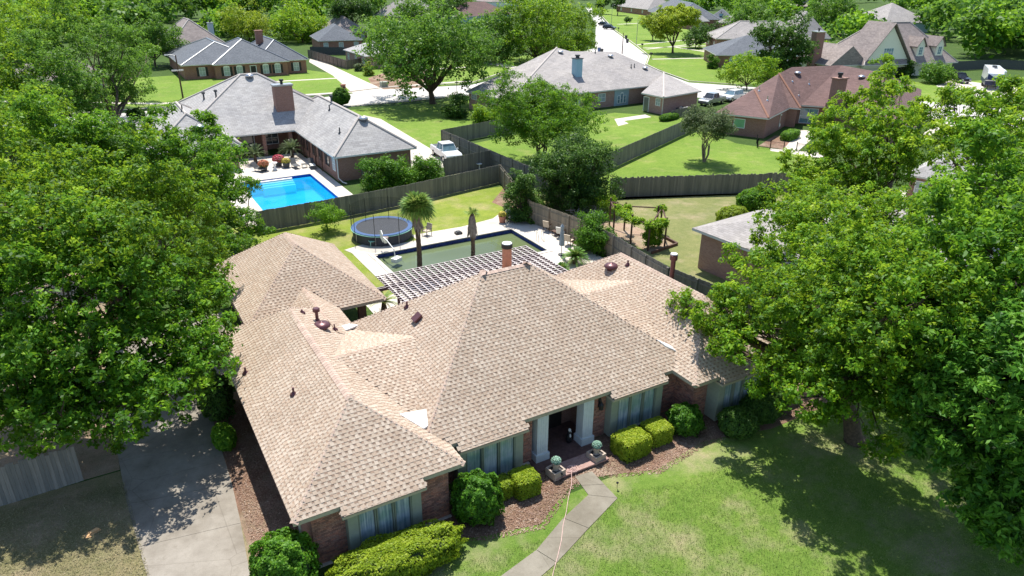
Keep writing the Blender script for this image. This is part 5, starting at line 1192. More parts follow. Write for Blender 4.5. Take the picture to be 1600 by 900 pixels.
# ladders
def ladder(label, x, y, rz, L, w, n, tilt, mat, name='ladder', z=0):
    o = thing(name, label, 'ladder', (x, y, z), None, rz); T = Matrix.Rotation(R_(tilt), 4, 'X')
    for s_ in (-w/2, w/2-.06): m = MB(); m.box(s_, -.03, 0, s_+.06, .03, L, M=T); build('rail', m, M[mat], o, local=True)
    for k in range(n): m = MB(); m.box(-w/2+.06, -.02, L*(k+.6)/n, w/2-.06, .02, L*(k+.6)/n+.05, M=T); build('rung', m, M[mat], o, local=True)
    return o
x, y = G(693, 272); ladder('pale metal step ladder leaning by the tall shrub row', x, y, .3, 1.9, .5, 6, -14, 'grey_metal')
x, y = G(766, 263); ladder('brown ladder lying on its side along the dark grey fence', x, y, -1.05, 3.6, .5, 9, 0, 'wood_dark').rotation_euler = (R_(90), R_(70), -1.05+1.9)
x, y = G(749, 266); o = thing('bird_bath', 'small white bird bath standing in front of the grey fence', 'bird bath', (x, y, 0)); m = MB(); m.lathe([(.15, 0), (.05, .1), (.05, .6), (.3, .68), (.3, .73), (.02, .68)], 0, 0, 14); build('bowl', m, M['white'], o, local=True)

# arbour with vines and raised bed
ab = thing('vine_arbour', 'rough timber arbour overgrown with climbing vines over a raised soil bed', 'arbour', (*G(1000, 375), 0))
ap = [G(1012, 392), G(1038, 386), G(1025, 366), G(985, 381), G(975, 360), G(1031, 363), G(958, 366), G(952, 352)]
for q in ap: m = MB(); m.tube([(q[0], q[1], 0), (q[0], q[1], 2.45)], .08, 6); build('post', m, M['wood_dark'], ab)
for i, j in ((0, 1), (1, 5), (0, 3), (3, 4), (4, 5), (3, 6), (6, 7), (7, 4), (0, 5)): m = MB(); m.tube([(*ap[i], 2.12), (*ap[j], 2.12)], .06, 6); build('beam', m, M['wood_dark'], ab)
eb = [G(1018, 397), G(1058, 383), G(1030, 368)]
for a, b in zip(eb, eb[1:]):
    d = V(b)-V(a); m = MB(); m.box(0, -.07, 0, d.length, .07, .22, M=Matrix.Translation((*a, 0)) @ Matrix.Rotation(math.atan2(d.y, d.x), 4, 'Z')); build('edging', m, M['wood_dark'], ab)
r = np.random.default_rng(5); lo = []
for i_, j_, n_ in ((0, 3, 6), (0, 1, 4), (3, 6, 5), (2, 5, 3), (4, 3, 4)):
    for k in range(n_): q = (k+.5)/n_; lo.append((ap[i_][0]*(1-q)+ap[j_][0]*q+r.normal()*.15, ap[i_][1]*(1-q)+ap[j_][1]*q+r.normal()*.15, 2.1+r.normal()*.06, float(r.uniform(.12, .3))))
for cx_, cy_ in ((ap[0][0]+.35, ap[0][1]+.5), (ap[0][0]+.8, ap[0][1]+.6), (ap[1][0]-.3, ap[1][1]+.4)):
    for k in range(6): lo.append((cx_+r.normal()*.12, cy_+r.normal()*.12, (.4+.32*k), float(r.uniform(.12, .3))))
C, D, Nn, tt, cc = crown(lo, 7000, .14, clump=.2, r=r, tb=.4); L = .13*r.uniform(.6, 1.4, 7000); link_mesh('vine', leafmesh('vine', C, D, Nn, L, L*.7, tt, M['leaf_lime']), ab)
C, D, Nn, tt, cc = crown(lo, 9000, .14, clump=.3, r=r, tb=.45); L = .14*r.uniform(.7, 1.3, 9000); link_mesh('vine', leafmesh('vine', C, D, Nn, L, L*.7, tt, M['leaf_lime']), ab)
# brush pile
x, y = G(922, 340); o = thing('brush_pile', 'heap of dry pinkish brushwood behind the tan fence corner', 'brush pile', (x, y, 0)); m = MB()
for k in range(140):
    a = V((r.uniform(-1.6, 1.6), r.uniform(-1.3, 1.3), r.uniform(.05, .7))); d = V((r.normal(), r.normal(), r.normal()*.25)).normalized()*r.uniform(.4, 1); m.tube([a-d*.5, a+d*.5+V((0, 0, .05))], .02, 4)
build('twigs', m, M['pergola'], o, local=True)

# ------------------------------------------------------------------ palms
def fan_leaf(mb, o_, d, up, L, Wd, n=11, m=0, tilt=.3):
    d = d.normalized(); s = d.cross(V((0, 0, 1)))
    s = s.normalized() if s.length > .01 else V((1, 0, 0)); nn = s.cross(d)
    st = o_+d*L*.55; mb.tube([o_, st], [.02, .012], 4, m, cap=False)
    for k in range(n):
        a = (k/(n-1)-.5)*math.radians(210); dd = (d*math.cos(a)+s*math.sin(a)).normalized(); ln = Wd*(.75+.25*math.cos(a)); e = st+dd*ln+V((0, 0, -ln*tilt*(.5+abs(a)*.3))); w = dd.cross(nn).normalized()*ln*.07
        mdl = st+dd*ln*.55+nn*.03; mb.face([st, mdl+w, e, mdl-w], m)
def palm(label, x, y, h, tr, nfan, fanL, fanW, dead, seed, tuft=True):
    t = thing('palm_tree', label, 'palm tree', (x, y, 0)); r = random.Random(seed); m = MB(); pts = []; rr = []
    n = 26
    for k in range(n+1): pts.append((x+.03*math.sin(k*.24), y+.02*math.cos(k*.2), h*k/n)); rr.append(tr*(1.25-.35*k/n+(.12 if k % 2 else 0)))
    m.tube(pts, rr, 12); build('trunk', m, M['bark'], t); m = MB(); top = V(pts[-1])
    for k in range(nfan):
        a = r.uniform(0, 6.28); e = r.uniform(-.35, 1.35); d = V((math.cos(a)*math.cos(e), math.sin(a)*math.cos(e), math.sin(e))); fan_leaf(m, top, d, None, fanL*r.uniform(.8, 1.15), fanW*r.uniform(.8, 1.1), tilt=.25 if e > .3 else .6)
    me = build('fronds', m, M['leaf_palm'], t); at_ = me.data.attributes.new('tint', 'FLOAT', 'FACE'); at_.data.foreach_set('value', [r.uniform(.1, .85) for _ in me.data.polygons])
    m = MB()
    for k in range(dead):
        a = r.uniform(0, 6.28); z0 = top+V((0, 0, -r.uniform(0, 1.1))); rad = V((math.cos(a), math.sin(a), 0)); L = r.uniform(.4, .75) if nfan > 50 else r.uniform(.4, .8); q_ = (top.z-z0.z); p1 = z0+rad*(tr*1.1+q_*.12)+V((0, 0, -.1)); p2 = p1+rad*r.uniform(.05, .28 if nfan > 50 else .2)+V((0, 0, -L)); w = V((-math.sin(a), math.cos(a), 0))*r.uniform(.05, .14); m.face([z0, p1+w, p2, p1-w])
    if dead: build('dead_skirt', m, M['frond_dead'], t)
    return t
palm('tall fan palm with bushy green head in front of the green pool', *G(656, 424), 4.75, .15, 120, .85, 1.0, 130, 1)
palm('thin dying fan palm with drooping brown fronds in front of the green pool', *G(739, 408), 3.7, .13, 12, .45, .5, 240, 2)
def rosette(label, x, y, n, L, cat='sago palm', mat='leaf_palm', name='sago_palm', hz=.4, tb=(.1, .6), seed=1, wid=.16):
    t = thing(name, label, cat, (x, y, 0)); r = random.Random(seed); m = MB(); tints = []
    for k in range(n):
        a = r.uniform(0, 6.28); e = r.uniform(.15, 1.3); d = V((math.cos(a)*math.cos(e), math.sin(a)*math.cos(e), math.sin(e))); o_ = V((x, y, hz)); pts = [o_+d*L*q*r.uniform(.98, 1.02)+V((0, 0, -L*.55*q*q*(1.2-e*.5))) for q in (0, .25, .5, .75, 1)]; sd_ = d.cross(V((0, 0, 1))).normalized(); tn = r.uniform(*tb) if e > .5 else r.uniform(tb[0], 1)
        for i in range(4):
            for j in range(4):
                q = pts[i].lerp(pts[i+1], j/4); dr = (pts[i+1]-pts[i]).normalized()
                for sg in (-1, 1):
                    ll = wid*(1.2-(i+j/4)/5); tip = q+sd_*sg*ll+dr*ll*.6; w = dr*.03; m.face([q-w, q+w, tip]); tints.append(tn)
    me = build('fronds', m, M[mat], t); at_ = me.data.attributes.new('tint', 'FLOAT', 'FACE'); at_.data.foreach_set('value', tints)
    m = MB(); m.lathe([(.2, 0), (.22, .3), (.1, hz+.1)], x, y, 10); build('trunk', m, M['bark'], t); return t
rosette('large sago palm with arching green and straw coloured fronds', *G(898, 412), 90, 1.25, seed=3, hz=.5, wid=.2)
rosette('green potted fan fronds in the courtyard by the breezeway', *G(601, 492, 0), 30, 1.3, seed=4, cat='palm plant', name='courtyard_palm', tb=(.3, .9), hz=.9)
rosette('leafy green clump left of the sago palm', *G(878, 424), 60, .7, seed=5, cat='plant', name='leafy_clump', tb=(0, .4), hz=.2)

# ------------------------------------------------------------------ front garden
import random as _r
bush('dense bright green boxwood bush at the front left corner of the house', 'bush', 'bush', (2.6, 19.95, 0), (1.12, 1.08, 1.1), 15000, .1, tb=.5, seed=1, rough=.14)
bush('long rounded yellow green hedge under the nearest window bay', 'hedge', 'hedge', (6.3, 18.75, 0), (2.45, .95, .62), 26000, .085, 'leaf_yel', 2.8, tb=.42, rot=.0, seed=2, rough=.12)
bush('big dark green bush between the two left window bays', 'bush', 'bush', (10.05, 19.75, 0), (.98, .95, .98), 14000, .1, tb=.3, seed=3, rough=.15)
bush('small light green hedge block in front of the second window bay', 'hedge', 'hedge', (12.45, 20.1, 0), (.56, .56, .48), 7000, .08, 'leaf_yel', 8, rough=.04, tb=.48, seed=4)
bush('low light green clump squeezed between the dark bush and the small hedge block', 'hedge', 'hedge', (11.45, 20.35, 0), (.5, .45, .42), 5000, .08, 'leaf_yel', 5, tb=.42, seed=5)
bush('squared yellow green hedge block right of the entrance', 'hedge', 'hedge', (18.0, 19.95, 0), (.76, .62, .5), 11000, .08, 'leaf_yel', 11, rough=.05, tb=.62, rot=.05, seed=6)
bush('smaller squared yellow green hedge block right beside its twin', 'hedge', 'hedge', (19.62, 20.1, 0), (.6, .55, .46), 9000, .08, 'leaf_yel', 11, rough=.05, tb=.622, rot=-.05, seed=7)
bush('shaggy dark bush between the upper driveway and the left house wall', 'bush', 'bush', (2.35, 32.2, 0), (.75, 1.3, 1.1), 8000, .11, 'leaf_dark', tb=.5, seed=70, rough=.2)
bush('round dark green bush in the corner between the two right wings', 'bush', 'bush', (21.2, 19.9, 0), (.78, .78, .72), 9000, .1, tb=.25, seed=8, rough=.14)
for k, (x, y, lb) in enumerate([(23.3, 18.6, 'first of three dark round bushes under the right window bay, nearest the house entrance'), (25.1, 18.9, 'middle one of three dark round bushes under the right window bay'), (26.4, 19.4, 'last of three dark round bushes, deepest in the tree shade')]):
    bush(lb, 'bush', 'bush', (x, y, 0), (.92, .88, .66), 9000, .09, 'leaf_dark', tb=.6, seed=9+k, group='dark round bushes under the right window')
def urn(label, px, py):
    x, y = G(px, py); o = thing('planter', label, 'planter', (x, y, .0), 'planters at the entrance'); o.rotation_euler = (0, 0, .12)
    m = MB(); b0, b1 = .27, .31
    for q in ((-b1, -b1, b1, -b1+.07), (-b1, b1-.07, b1, b1), (-b1, -b1+.07, -b1+.07, b1-.07), (b1-.07, -b1+.07, b1, b1-.07)): m.box(q[0], q[1], .05, q[2], q[3], .42)
    m.box(-.24, -.24, 0, .24, .24, .3); build('box_planter', m, M['pot_stone'], o, local=True); m = MB(); m.box(-.23, -.23, .3, .23, .23, .36); build('soil', m, M['black'], o, local=True)
    m = MB(); m.lathe([(.01, .36), (.14, .36), (.12, .42), (.17, .7), (.19, .72), (.01, .7)], 0, 0, 14); build('pot', m, M['pot_stone'], o, local=True)
    r = np.random.default_rng(int(px)); n = 420; P, g, q = shell((0, 0, .84), (.2, .2, .15), 2, n, r); L = np.full(n, .085); link_mesh('succulent', leafmesh('succulent', P, unit(g+r.normal(size=(n, 3))*.5), unit(r.normal(size=(n, 3))*.5+g*.5+[0, 0, .6]), L, L*.6, r.uniform(0, 1, n), M['succ']), o, local=True)
urn('square stone planter topped with a pot of succulents, left of the front step', 868, 744); urn('square stone planter topped with a pot of succulents, right of the front step', 931, 719)
x, y = 15.95, 21.9; o = thing('figurine', 'small dark figurine with pale head standing in the shaded entrance', 'figurine', (x, y, .06)); m = MB()
m.lathe([(.01, 0), (.13, .02), (.15, .2), (.11, .42), (.07, .52), (.09, .6), (.01, .6)], 0, 0, 12); build('body', m, M['black'], o, local=True, smooth=True); m = MB(); m.sphere((0, -.02, .68), (.07, .08, .09), 8); m.tube([(0, -.08, .68), (0, -.17, .65)], [.035, .012], 6); build('head', m, M['offwhite'], o, local=True, smooth=True); m = MB(); m.sphere((0, -.09, .38), (.05, .04, .12), 6); build('chest', m, M['offwhite'], o, local=True, smooth=True)
# extension cord: coil on the step, then down the path
pts = []
for a in range(70): t = a*.42; rr = .12+.1*math.sin(a*.37)+.02*math.sin(a*1.7); pts.append((14.95+rr*math.cos(t)*1.5, 20.1+rr*math.sin(t), .175+.004*(a % 5)))
for q in ((893, 757), (889, 777), (884, 800), (880, 820), (877, 845), (871, 868), (864, 895), (858, 930)):
    x, y = G(*q, .05); pts.append((x+.03*math.sin(q[1]), y, .05))
m = MB(); m.tube(pts, .012, 5); tag(build('extension_cord', m, M['hose']), 'pale pink extension cord coiled on the step and trailing down the path', 'cord')
# tan board scrap on the dry lawn, small stakes
x, y = G(145, 834); o = MB(); T = Matrix.Translation((x, y, .02)) @ Matrix.Rotation(.3, 4, 'Z'); o.prism([(-.3, -.12), (-.1, -.2), (.02, -.1), (.3, -.05), (.26, .12), (.05, .1), (-.1, .16), (-.28, .1)], 0, .03, M=T); o.prism([(-.1, -.05), (.25, 0), (.2, .14), (-.05, .1)], .03, .08, M=T); tag(build('scrap_board', o, M['card']), 'ragged tan piece of board lying on the dry grass left of the driveway', 'board scrap')
for k, q in enumerate(((964, 764), (878, 752-2))):
    x, y = G(*q); m = MB(); m.tube([(0, 0, 0), (0, 0, .35)], .012, 6); m.lathe([(.05, .3), (.06, .34), (.01, .38)], 0, 0, 8); o = build('garden_light', m, M['black'], None); o.location = (x, y, 0); tag(o, ['thin dark stake light on the grass at the walk corner', 'thin dark stake light by the left planter'][k], 'garden light')
# short grass blades and leaf litter near the camera
WALK = [wl[0], wl[1], wl[2], wl[3], wl[4], wr[4], wr[3], wr[2], wr[1], wr[0]]
def tufts(name, poly, n, mat, L, seed, flat=.0, asp=.22, tb=.4):
    r = np.random.default_rng(seed); p = np.array(poly); lo_, hi_ = p.min(0), p.max(0); q = r.uniform(lo_, hi_, (int(n*2.2), 2)); k = np.array([inside(poly, a, b) for a, b in q]); q = q[k]; q = q[[not inside(WALK, a, b) for a, b in q]][:n]; n = len(q)
    C = np.column_stack([q, np.full(n, .03 if flat < .5 else .02)]); d = r.normal(size=(n, 3))*[1, 1, 0]+[0, 0, 1.3*(1-flat)]; Nn = unit(r.normal(size=(n, 3))*[1, 1, .3]+[0, 0, .5+flat*4]); LL = L*r.uniform(.6, 1.4, n); C[:, 2] += LL*.3*(1-flat)
    cl = np.sin(q[:, 0]*1.7+np.sin(q[:, 1]*1.3)*2)*np.cos(q[:, 1]*1.9)*.18
    me = leafmesh(name, C, unit(d+.001), Nn, LL, LL*asp, tb+cl+r.normal(0, .2, n), mat); o = link_mesh(name, me); tag(o, None, None, None, 'stuff'); return o
M['blade'] = leafmat('grass_blade', (.12, .2, .03), (.22, .32, .06), (.4, .4, .18), .2)
M['litter'] = leafmat('leaf_litter', (.15, .075, .05), (.31, .2, .14), (.52, .42, .32), .1)
LA = [(8.9, 17.8), (12.4, 17.3), (16, 18.0), (18.5, 17.2), (25, 17), (36, 16), (36, 5), (24, 6), (12, 12), (6, 13), (4, 18)]
o = tufts('lawn_grass', LA, 85000, M['blade'], .075, 1); tag(o, 'short patchy grass of the front lawn', 'grass')
o = tufts('mulch_litter', [(8.7, 19.0), (9.6, 18.4), (12.0, 17.8), (13.0, 18.4), (14.4, 19.2), (15.8, 19.1), (18.2, 18.1), (21.5, 18.6), (30, 17.8), (30, 21), (9, 21.3)], 16000, M['litter'], .09, 2, flat=.9, asp=.4); tag(o, 'fallen leaves and bark on the mulch in front of the house', 'leaf litter')
o = tufts('dry_grass', [(-9, 20), (-1.35, 20), (-2.0, 29), (-9, 29.5)], 28000, leafmat('dry_blade', (.17, .17, .07), (.3, .27, .14), (.46, .38, .25), .15), .08, 3, flat=.3); tag(o, 'thin dry grass left of the driveway', 'grass')
o = tufts('side_litter', [(1.9, 20), (3.7, 20), (3.7, 33), (2.1, 33)], 9000, M['litter'], .08, 4, flat=.9, asp=.4); tag(o, 'reddish leaf litter along the left house wall', 'leaf litter')

# ------------------------------------------------------------------ vehicles
def heading(p, q):
    a, b = G(*p), G(*q); return math.atan2(b[1]-a[1], b[0]-a[0])
def vehicle(name, label, cat, x, y, rz, paint, kind='pickup', L=5.6, W=1.9, group=None):
    o = thing(name, label, cat, (x, y, .012), group, rz); h = L/2
    if kind == 'pickup': prof = [(-h, .5), (-h, 1.05), (-h+.05, 1.1), (h-1.6, 1.12), (h-.2, 1.0), (h, .85), (h, .45)]; cab = (-.75, 1.35, 1.08, 1.85, .55)
    elif kind == 'van': prof = [(-h, .4), (-h, 1.1), (h-.9, 1.15), (h-.1, .9), (h, .7), (h, .4)]; cab = (-h+.1, h-1.0, 1.1, 2.1, .6)
    elif kind == 'suv': prof = [(-h, .4), (-h, 1.0), (h-1.3, 1.05), (h-.1, .85), (h, .6), (h, .4)]; cab = (-h+.15, h-1.3, 1.0, 1.7, .55)
    else: prof = [(-h, .35), (-h, .85), (-h+.2, .95), (h-1.3, .9), (h-.1, .7), (h, .5), (h, .35)]; cab = (-h+.6, h-1.35, .9, 1.42, .6)
    m = MB(); w = W/2
    def ring(yy, k=1): return [(a*k, yy, z) for a, z in prof]
    secs = [(-w, .985), (-w+.08, 1), (w-.08, 1), (w, .985)]; rows = [ring(a, b) for a, b in secs]
    n = len(prof)
    for r0, r1 in zip(rows, rows[1:]):
        for k in range(n): m.face([r0[k], r0[(k+1) % n], r1[(k+1) % n], r1[k]])
    m.face(rows[0][::-1]); m.face(rows[-1])
    if kind == 'pickup':      # bed: a flat dark sheet on the body top, with side rails
        m.box(-h+.1, -w+.08, 1.1, -.8, -w+.16, 1.16); m.box(-h+.1, w-.16, 1.1, -.8, w-.08, 1.16)
    body = build('body', m, M[paint], o, local=True)
    if kind == 'pickup': m = MB(); m.box(-h+.12, -w+.18, 1.115, -.82, w-.18, 1.13); build('bed', m, M['charcoal'], o, local=True)
    x0, x1, z0, z1, tp = cab; m = MB(); b0 = [(x0, -w+.1, z0), (x1, -w+.1, z0), (x1, w-.1, z0), (x0, w-.1, z0)]; t0 = [(x0+.12, -w+.28, z1-.06), (x1-tp, -w+.28, z1-.06), (x1-tp, w-.28, z1-.06), (x0+.12, w-.28, z1-.06)]
    for k in range(4): m.face([b0[k], b0[(k+1) % 4], t0[(k+1) % 4], t0[k]])
    build('windows', m, M['darkglass'] if paint != 'carwhite' else M['glass'], o, local=True)
    m = MB(); m.box(x0+.1, -w+.26, z1-.07, x1-tp+.04, w-.26, z1)
    for k in range(4): m.tube([b0[k], t0[k]], .045, 5)
    for s_ in (-1, 1): m.tube([((x0+x1)/2, s_*(w-.1), z0), ((x0+x1-tp)/2, s_*(w-.28), z1-.06)], .04, 5)
    build('roof', m, M[paint], o, local=True)
    for sx in (-h*.62, h*.62):
        for s_ in (-1, 1):
            m = MB(); m.tube([(sx, s_*(w-.22), .36), (sx, s_*(w+.02), .36)], .36, 16); t = build('wheel', m, M['tyre'], o, local=True); m = MB(); m.tube([(sx, s_*(w+.0), .36), (sx, s_*(w+.03), .36)], .2, 12); build('rim', m, M['alu'], t, local=True)
    for s_ in (-1, 1):
        m = MB(); m.box(h-.06, s_*w*.75-.18, .68, h+.01, s_*w*.75+.18, .84); build('headlight', m, M['white'], o, local=True); m = MB(); m.box(-h-.01, s_*w*.85-.1, .7, -h+.04, s_*w*.85+.1, .98); build('tail_light', m, M['red'], o, local=True)
        m = MB(); m.box(x1-.35, s_*w-.1*(s_ < 0), z0+.05, x1-.2, s_*w+.1*(s_ > 0)+.05, z0+.22); build('mirror', m, M[paint], o, local=True)
    m = MB(); m.box(h-.03, -w+.1, .4, h+.05, w-.1, .56); build('bumper', m, M['grey_metal'], o, local=True)
    return o
x, y = G(697, 247); vehicle('pickup_truck', 'white pickup truck parked nose towards the grey fence beside the grey roofed house', 'pickup truck', x, y, heading((681, 232), (713, 252)), 'carwhite', L=5.5)
x, y = G(1112, 163); vehicle('pickup_truck', 'silver grey pickup truck parked on the street beyond the pinkish brick house', 'pickup truck', x, y, R_(195), 'carsilver')
x, y = G(1143, 157); vehicle('parked_car', 'white car parked right behind the silver grey pickup', 'car', x, y, R_(195), 'carwhite', 'suv', 4.7)
x, y = G(952, 46); vehicle('parked_car', 'black car parked at the kerb of the far street', 'car', x, y, R_(-65), 'cardark', 'suv', 4.8)
x, y = G(944, 40); vehicle('parked_car', 'second dark car parked just behind the black one on the far street', 'car', x, y, R_(-65), 'cardark', 'sedan', 4.6)
x, y = G(1497, 128); vehicle('pickup_truck', 'black pickup truck parked beside the white travel trailer', 'pickup truck', x, y, R_(-125), 'cardark', L=6)
x, y = G(1350, 352); vehicle('parked_van', 'white van glimpsed through the right hand trees', 'van', x, y, R_(35), 'carwhite', 'van', 5.4, 2.0)
x, y = G(1405, 348); vehicle('parked_car', 'pale car glimpsed through the trees right of the white van', 'car', x, y, R_(35), 'carwhite', 'sedan', 4.6, 1.8)
# travel trailer
x, y = G(1546, 136); o = thing('travel_trailer', 'white and dark blue fifth wheel travel trailer parked at the edge of the woods', 'travel trailer', (x, y, .02), None, R_(-147))
m = MB(); prof = [(-5, .7), (-5, 3.5), (3.2, 3.6), (4.3, 2.9), (4.6, 1.9), (3.0, 1.6), (2.9, .7)]
for a, b in (((-1.25), (1.25)),):
    r0 = [(p, a, z) for p, z in prof]; r1 = [(p, b, z) for p, z in prof]; n = len(prof)
    for k in range(n): m.face([r0[k], r0[(k+1) % n], r1[(k+1) % n], r1[k]])
    m.face(r0[::-1]); m.face(r1)
build('body', m, M['carwhite'], o, local=True); m = MB(); m.face([(4.33, -1.2, 2.85), (4.62, -1.2, 1.92), (4.62, 0, 1.88), (4.62, 1.2, 1.92), (4.33, 1.2, 2.85), (4.52, 0, 2.2)][::-1]); m.face([(4.62, -1.25, 1.88), (3.03, -1.25, 1.57), (3.03, 1.25, 1.57), (4.62, 1.25, 1.88)]); m.box(2.92, -1.26, .7, 2.98, 1.26, 1.58)
for s_ in (-1, 1): m.face([(-5, s_*1.262, .7), (2.9, s_*1.262, .7), (3.0, s_*1.262, 1.6), (4.6, s_*1.262, 1.9), (4.45, s_*1.262, 2.4), (1, s_*1.262, 1.5), (-5, s_*1.262, 1.4)][::s_*-1])
build('blue_cap', m, plain('navy_paint', (.02, .03, .09), .3), o, local=True); m = MB(); m.box(-2.5, 1.25, 1.0, 1.2, 1.95, 3.1); build('slide_out', m, M['carwhite'], o, local=True); m = MB(); m.box(-1.6, 1.95, 1.8, -.2, 1.97, 2.6); build('window', m, M['darkglass'], o, local=True)
m = MB(); m.box(-1, -.35, 3.55, .2, .35, 3.85); m.box(1.6, -.25, 3.6, 2.1, .25, 3.75); build('roof_unit', m, M['charcoal'], o, local=True)
for sx in (-1.8, -.8):
    for s_ in (-1, 1): m = MB(); m.tube([(sx, s_*1.0, .38), (sx, s_*1.25, .38)], .38, 14); build('wheel', m, M['tyre'], o, local=True)
m = MB(); m.tube([(3.9, 0, 1.7), (3.9, 0, .9)], .09, 6); m.box(2.6, -.7, 0, 2.75, -.6, .8); m.box(2.6, .6, 0, 2.75, .7, .8); build('hitch', m, M['black'], o, local=True)

# ------------------------------------------------------------------ street furniture
def pole(label, px, py, ytop, r0=.11, arm=None, mat='grey_metal', name='street_lamp', cat='street lamp'):
    x, y = G(px, py); h = zabove(px, ytop, (x, y)); o = thing(name, label, cat, (x, y, 0)); m = MB(); m.tube([(0, 0, 0), (0, 0, h)], [r0, r0*.65], 8); build('pole', m, M[mat], o, local=True)
    if arm: m = MB(); m.tube([(0, 0, h-.1), (arm*.5, .1, h+.15), (arm, .2, h+.1)], .04, 5); build('arm', m, M['alu'], o, local=True); m = MB(); m.box(arm-.15 if arm > 0 else arm-.45, .08, h+.02, arm+.45 if arm > 0 else arm+.15, .32, h+.16); build('lamp_head', m, M['alu'], o, local=True)
    return o
o = pole('street lamp in front of the dark blue grey roofed house', 286, 153, 86, .14, -1.2, 'wood_dark'); m = MB(); m.box(-1.0, -.1, 4.3, .8, .15, 4.5); build('cross_arm', m, M['alu'], o, local=True)
pole('slim street lamp beside the driveways at the street corner', 994, 71, 30, .09, 1.3); pole('short brown post at the street corner above the large grey roof', 972, 84, 51, .13, None, 'wood_dark', 'post', 'post'); pole('thin lamp post beside the black car on the far street', 955, 40, 8, .08, 1.0)
def mailbox(label, px, py, brick=False):
    x, y = G(px, py); o = thing('mailbox', label, 'mailbox', (x, y, 0)); m = MB()
    if brick: m.box(-.35, -.35, 0, .35, .35, 1.45); m.box(-.42, -.42, 1.45, .42, .42, 1.55); build('pillar', m, M['brick_far'], o, local=True); m = MB(); m.box(-.15, -.4, .95, .15, -.34, 1.2); build('box', m, M['iron'], o, local=True); return
    m.box(-.05, -.05, 0, .05, .05, 1.1); build('post', m, M['iron'], o, local=True); m = MB(); m.box(-.15, -.3, 1.1, .15, .3, 1.4); m.tube([(0, -.3, 1.38), (0, .3, 1.38)], .15, 8); build('box', m, M['iron'], o, local=True)
mailbox('brick pillar mailbox across the street from the tan driveway', 537, 146, True); mailbox('black mailbox at the corner of the bright lawn near the street bend', 1017, 92); mailbox('dark mailbox between the two pale driveways by the street corner', 1003, 77); mailbox('small mailbox along the far street beyond the bins', 966, 50)
def bin_(label, px, py, mat='charcoal'):
    x, y = G(px, py); o = thing('wheelie_bin', label, 'bin', (x, y, 0)); m = MB(); m.tube([(0, 0, .05), (0, 0, 1.0)], [.36, .45], 4); build('body', m, M[mat], o, local=True); m = MB(); m.tube([(0, 0, 1.0), (0, 0, 1.1)], [.48, .4], 4); build('lid', m, M['black'], o, local=True)
bin_('dark bin standing further up the far street kerb', 978, 61); bin_('dark bin nearest the street corner post', 980, 67); bin_('greenish bin behind the ridge of the large grey roof', 936, 81, 'bluevinyl'); bin_('second small bin beside the greenish one behind the grey roof', 940, 83, 'charcoal')
x, y = G(600, 136); o = thing('utility_box', 'pale green utility box beside the curved driveway', 'utility box', (x, y, 0)); m = MB(); m.box(-.7, -.6, 0, .7, .6, .2); build('base', m, M['farwalk'], o, local=True); m = MB(); m.box(-.6, -.5, .2, .6, .5, .85); m.prism([(-.66, -.56), (.66, -.56), (.66, .56), (-.66, .56)], .85, .95); build('cabinet', m, M['sage'], o, local=True)
x, y = G(714, 146); o = thing('signpost', 'thin black post with finial near the street corner lawn', 'post', (x, y, 0)); m = MB(); m.tube([(0, 0, 0), (0, 0, 2.4)], .05, 6); m.sphere((0, 0, 2.5), .12, 6); m.box(-.35, -.03, 1.8, .35, .03, 1.95); build('post', m, M['iron'], o, local=True)
for k, (px, py, lb) in enumerate(((1062, 178, 'dark air conditioner unit behind the pinkish brick house'), (1068, 176, 'pale air conditioner unit beside the dark one behind the pinkish brick house'))):
    x, y = G(px, py); o = thing('air_conditioner', lb, 'air conditioner', (x, y, 0)); m = MB(); m.box(-.45, -.45, .05, .45, .45, .9); build('casing', m, M['charcoal' if k == 0 else 'offwhite'], o, local=True); m = MB(); m.lathe([(.38, .9), (.38, .95), (.05, .97)], 0, 0, 12); build('fan_grille', m, M['black'], o, local=True)
fence('short dark fence hiding the air conditioners of the pinkish brick house', [G(1049, 186), G(1078, 179)], 1.2, 'fence_grey', bw=.2, rail=False)

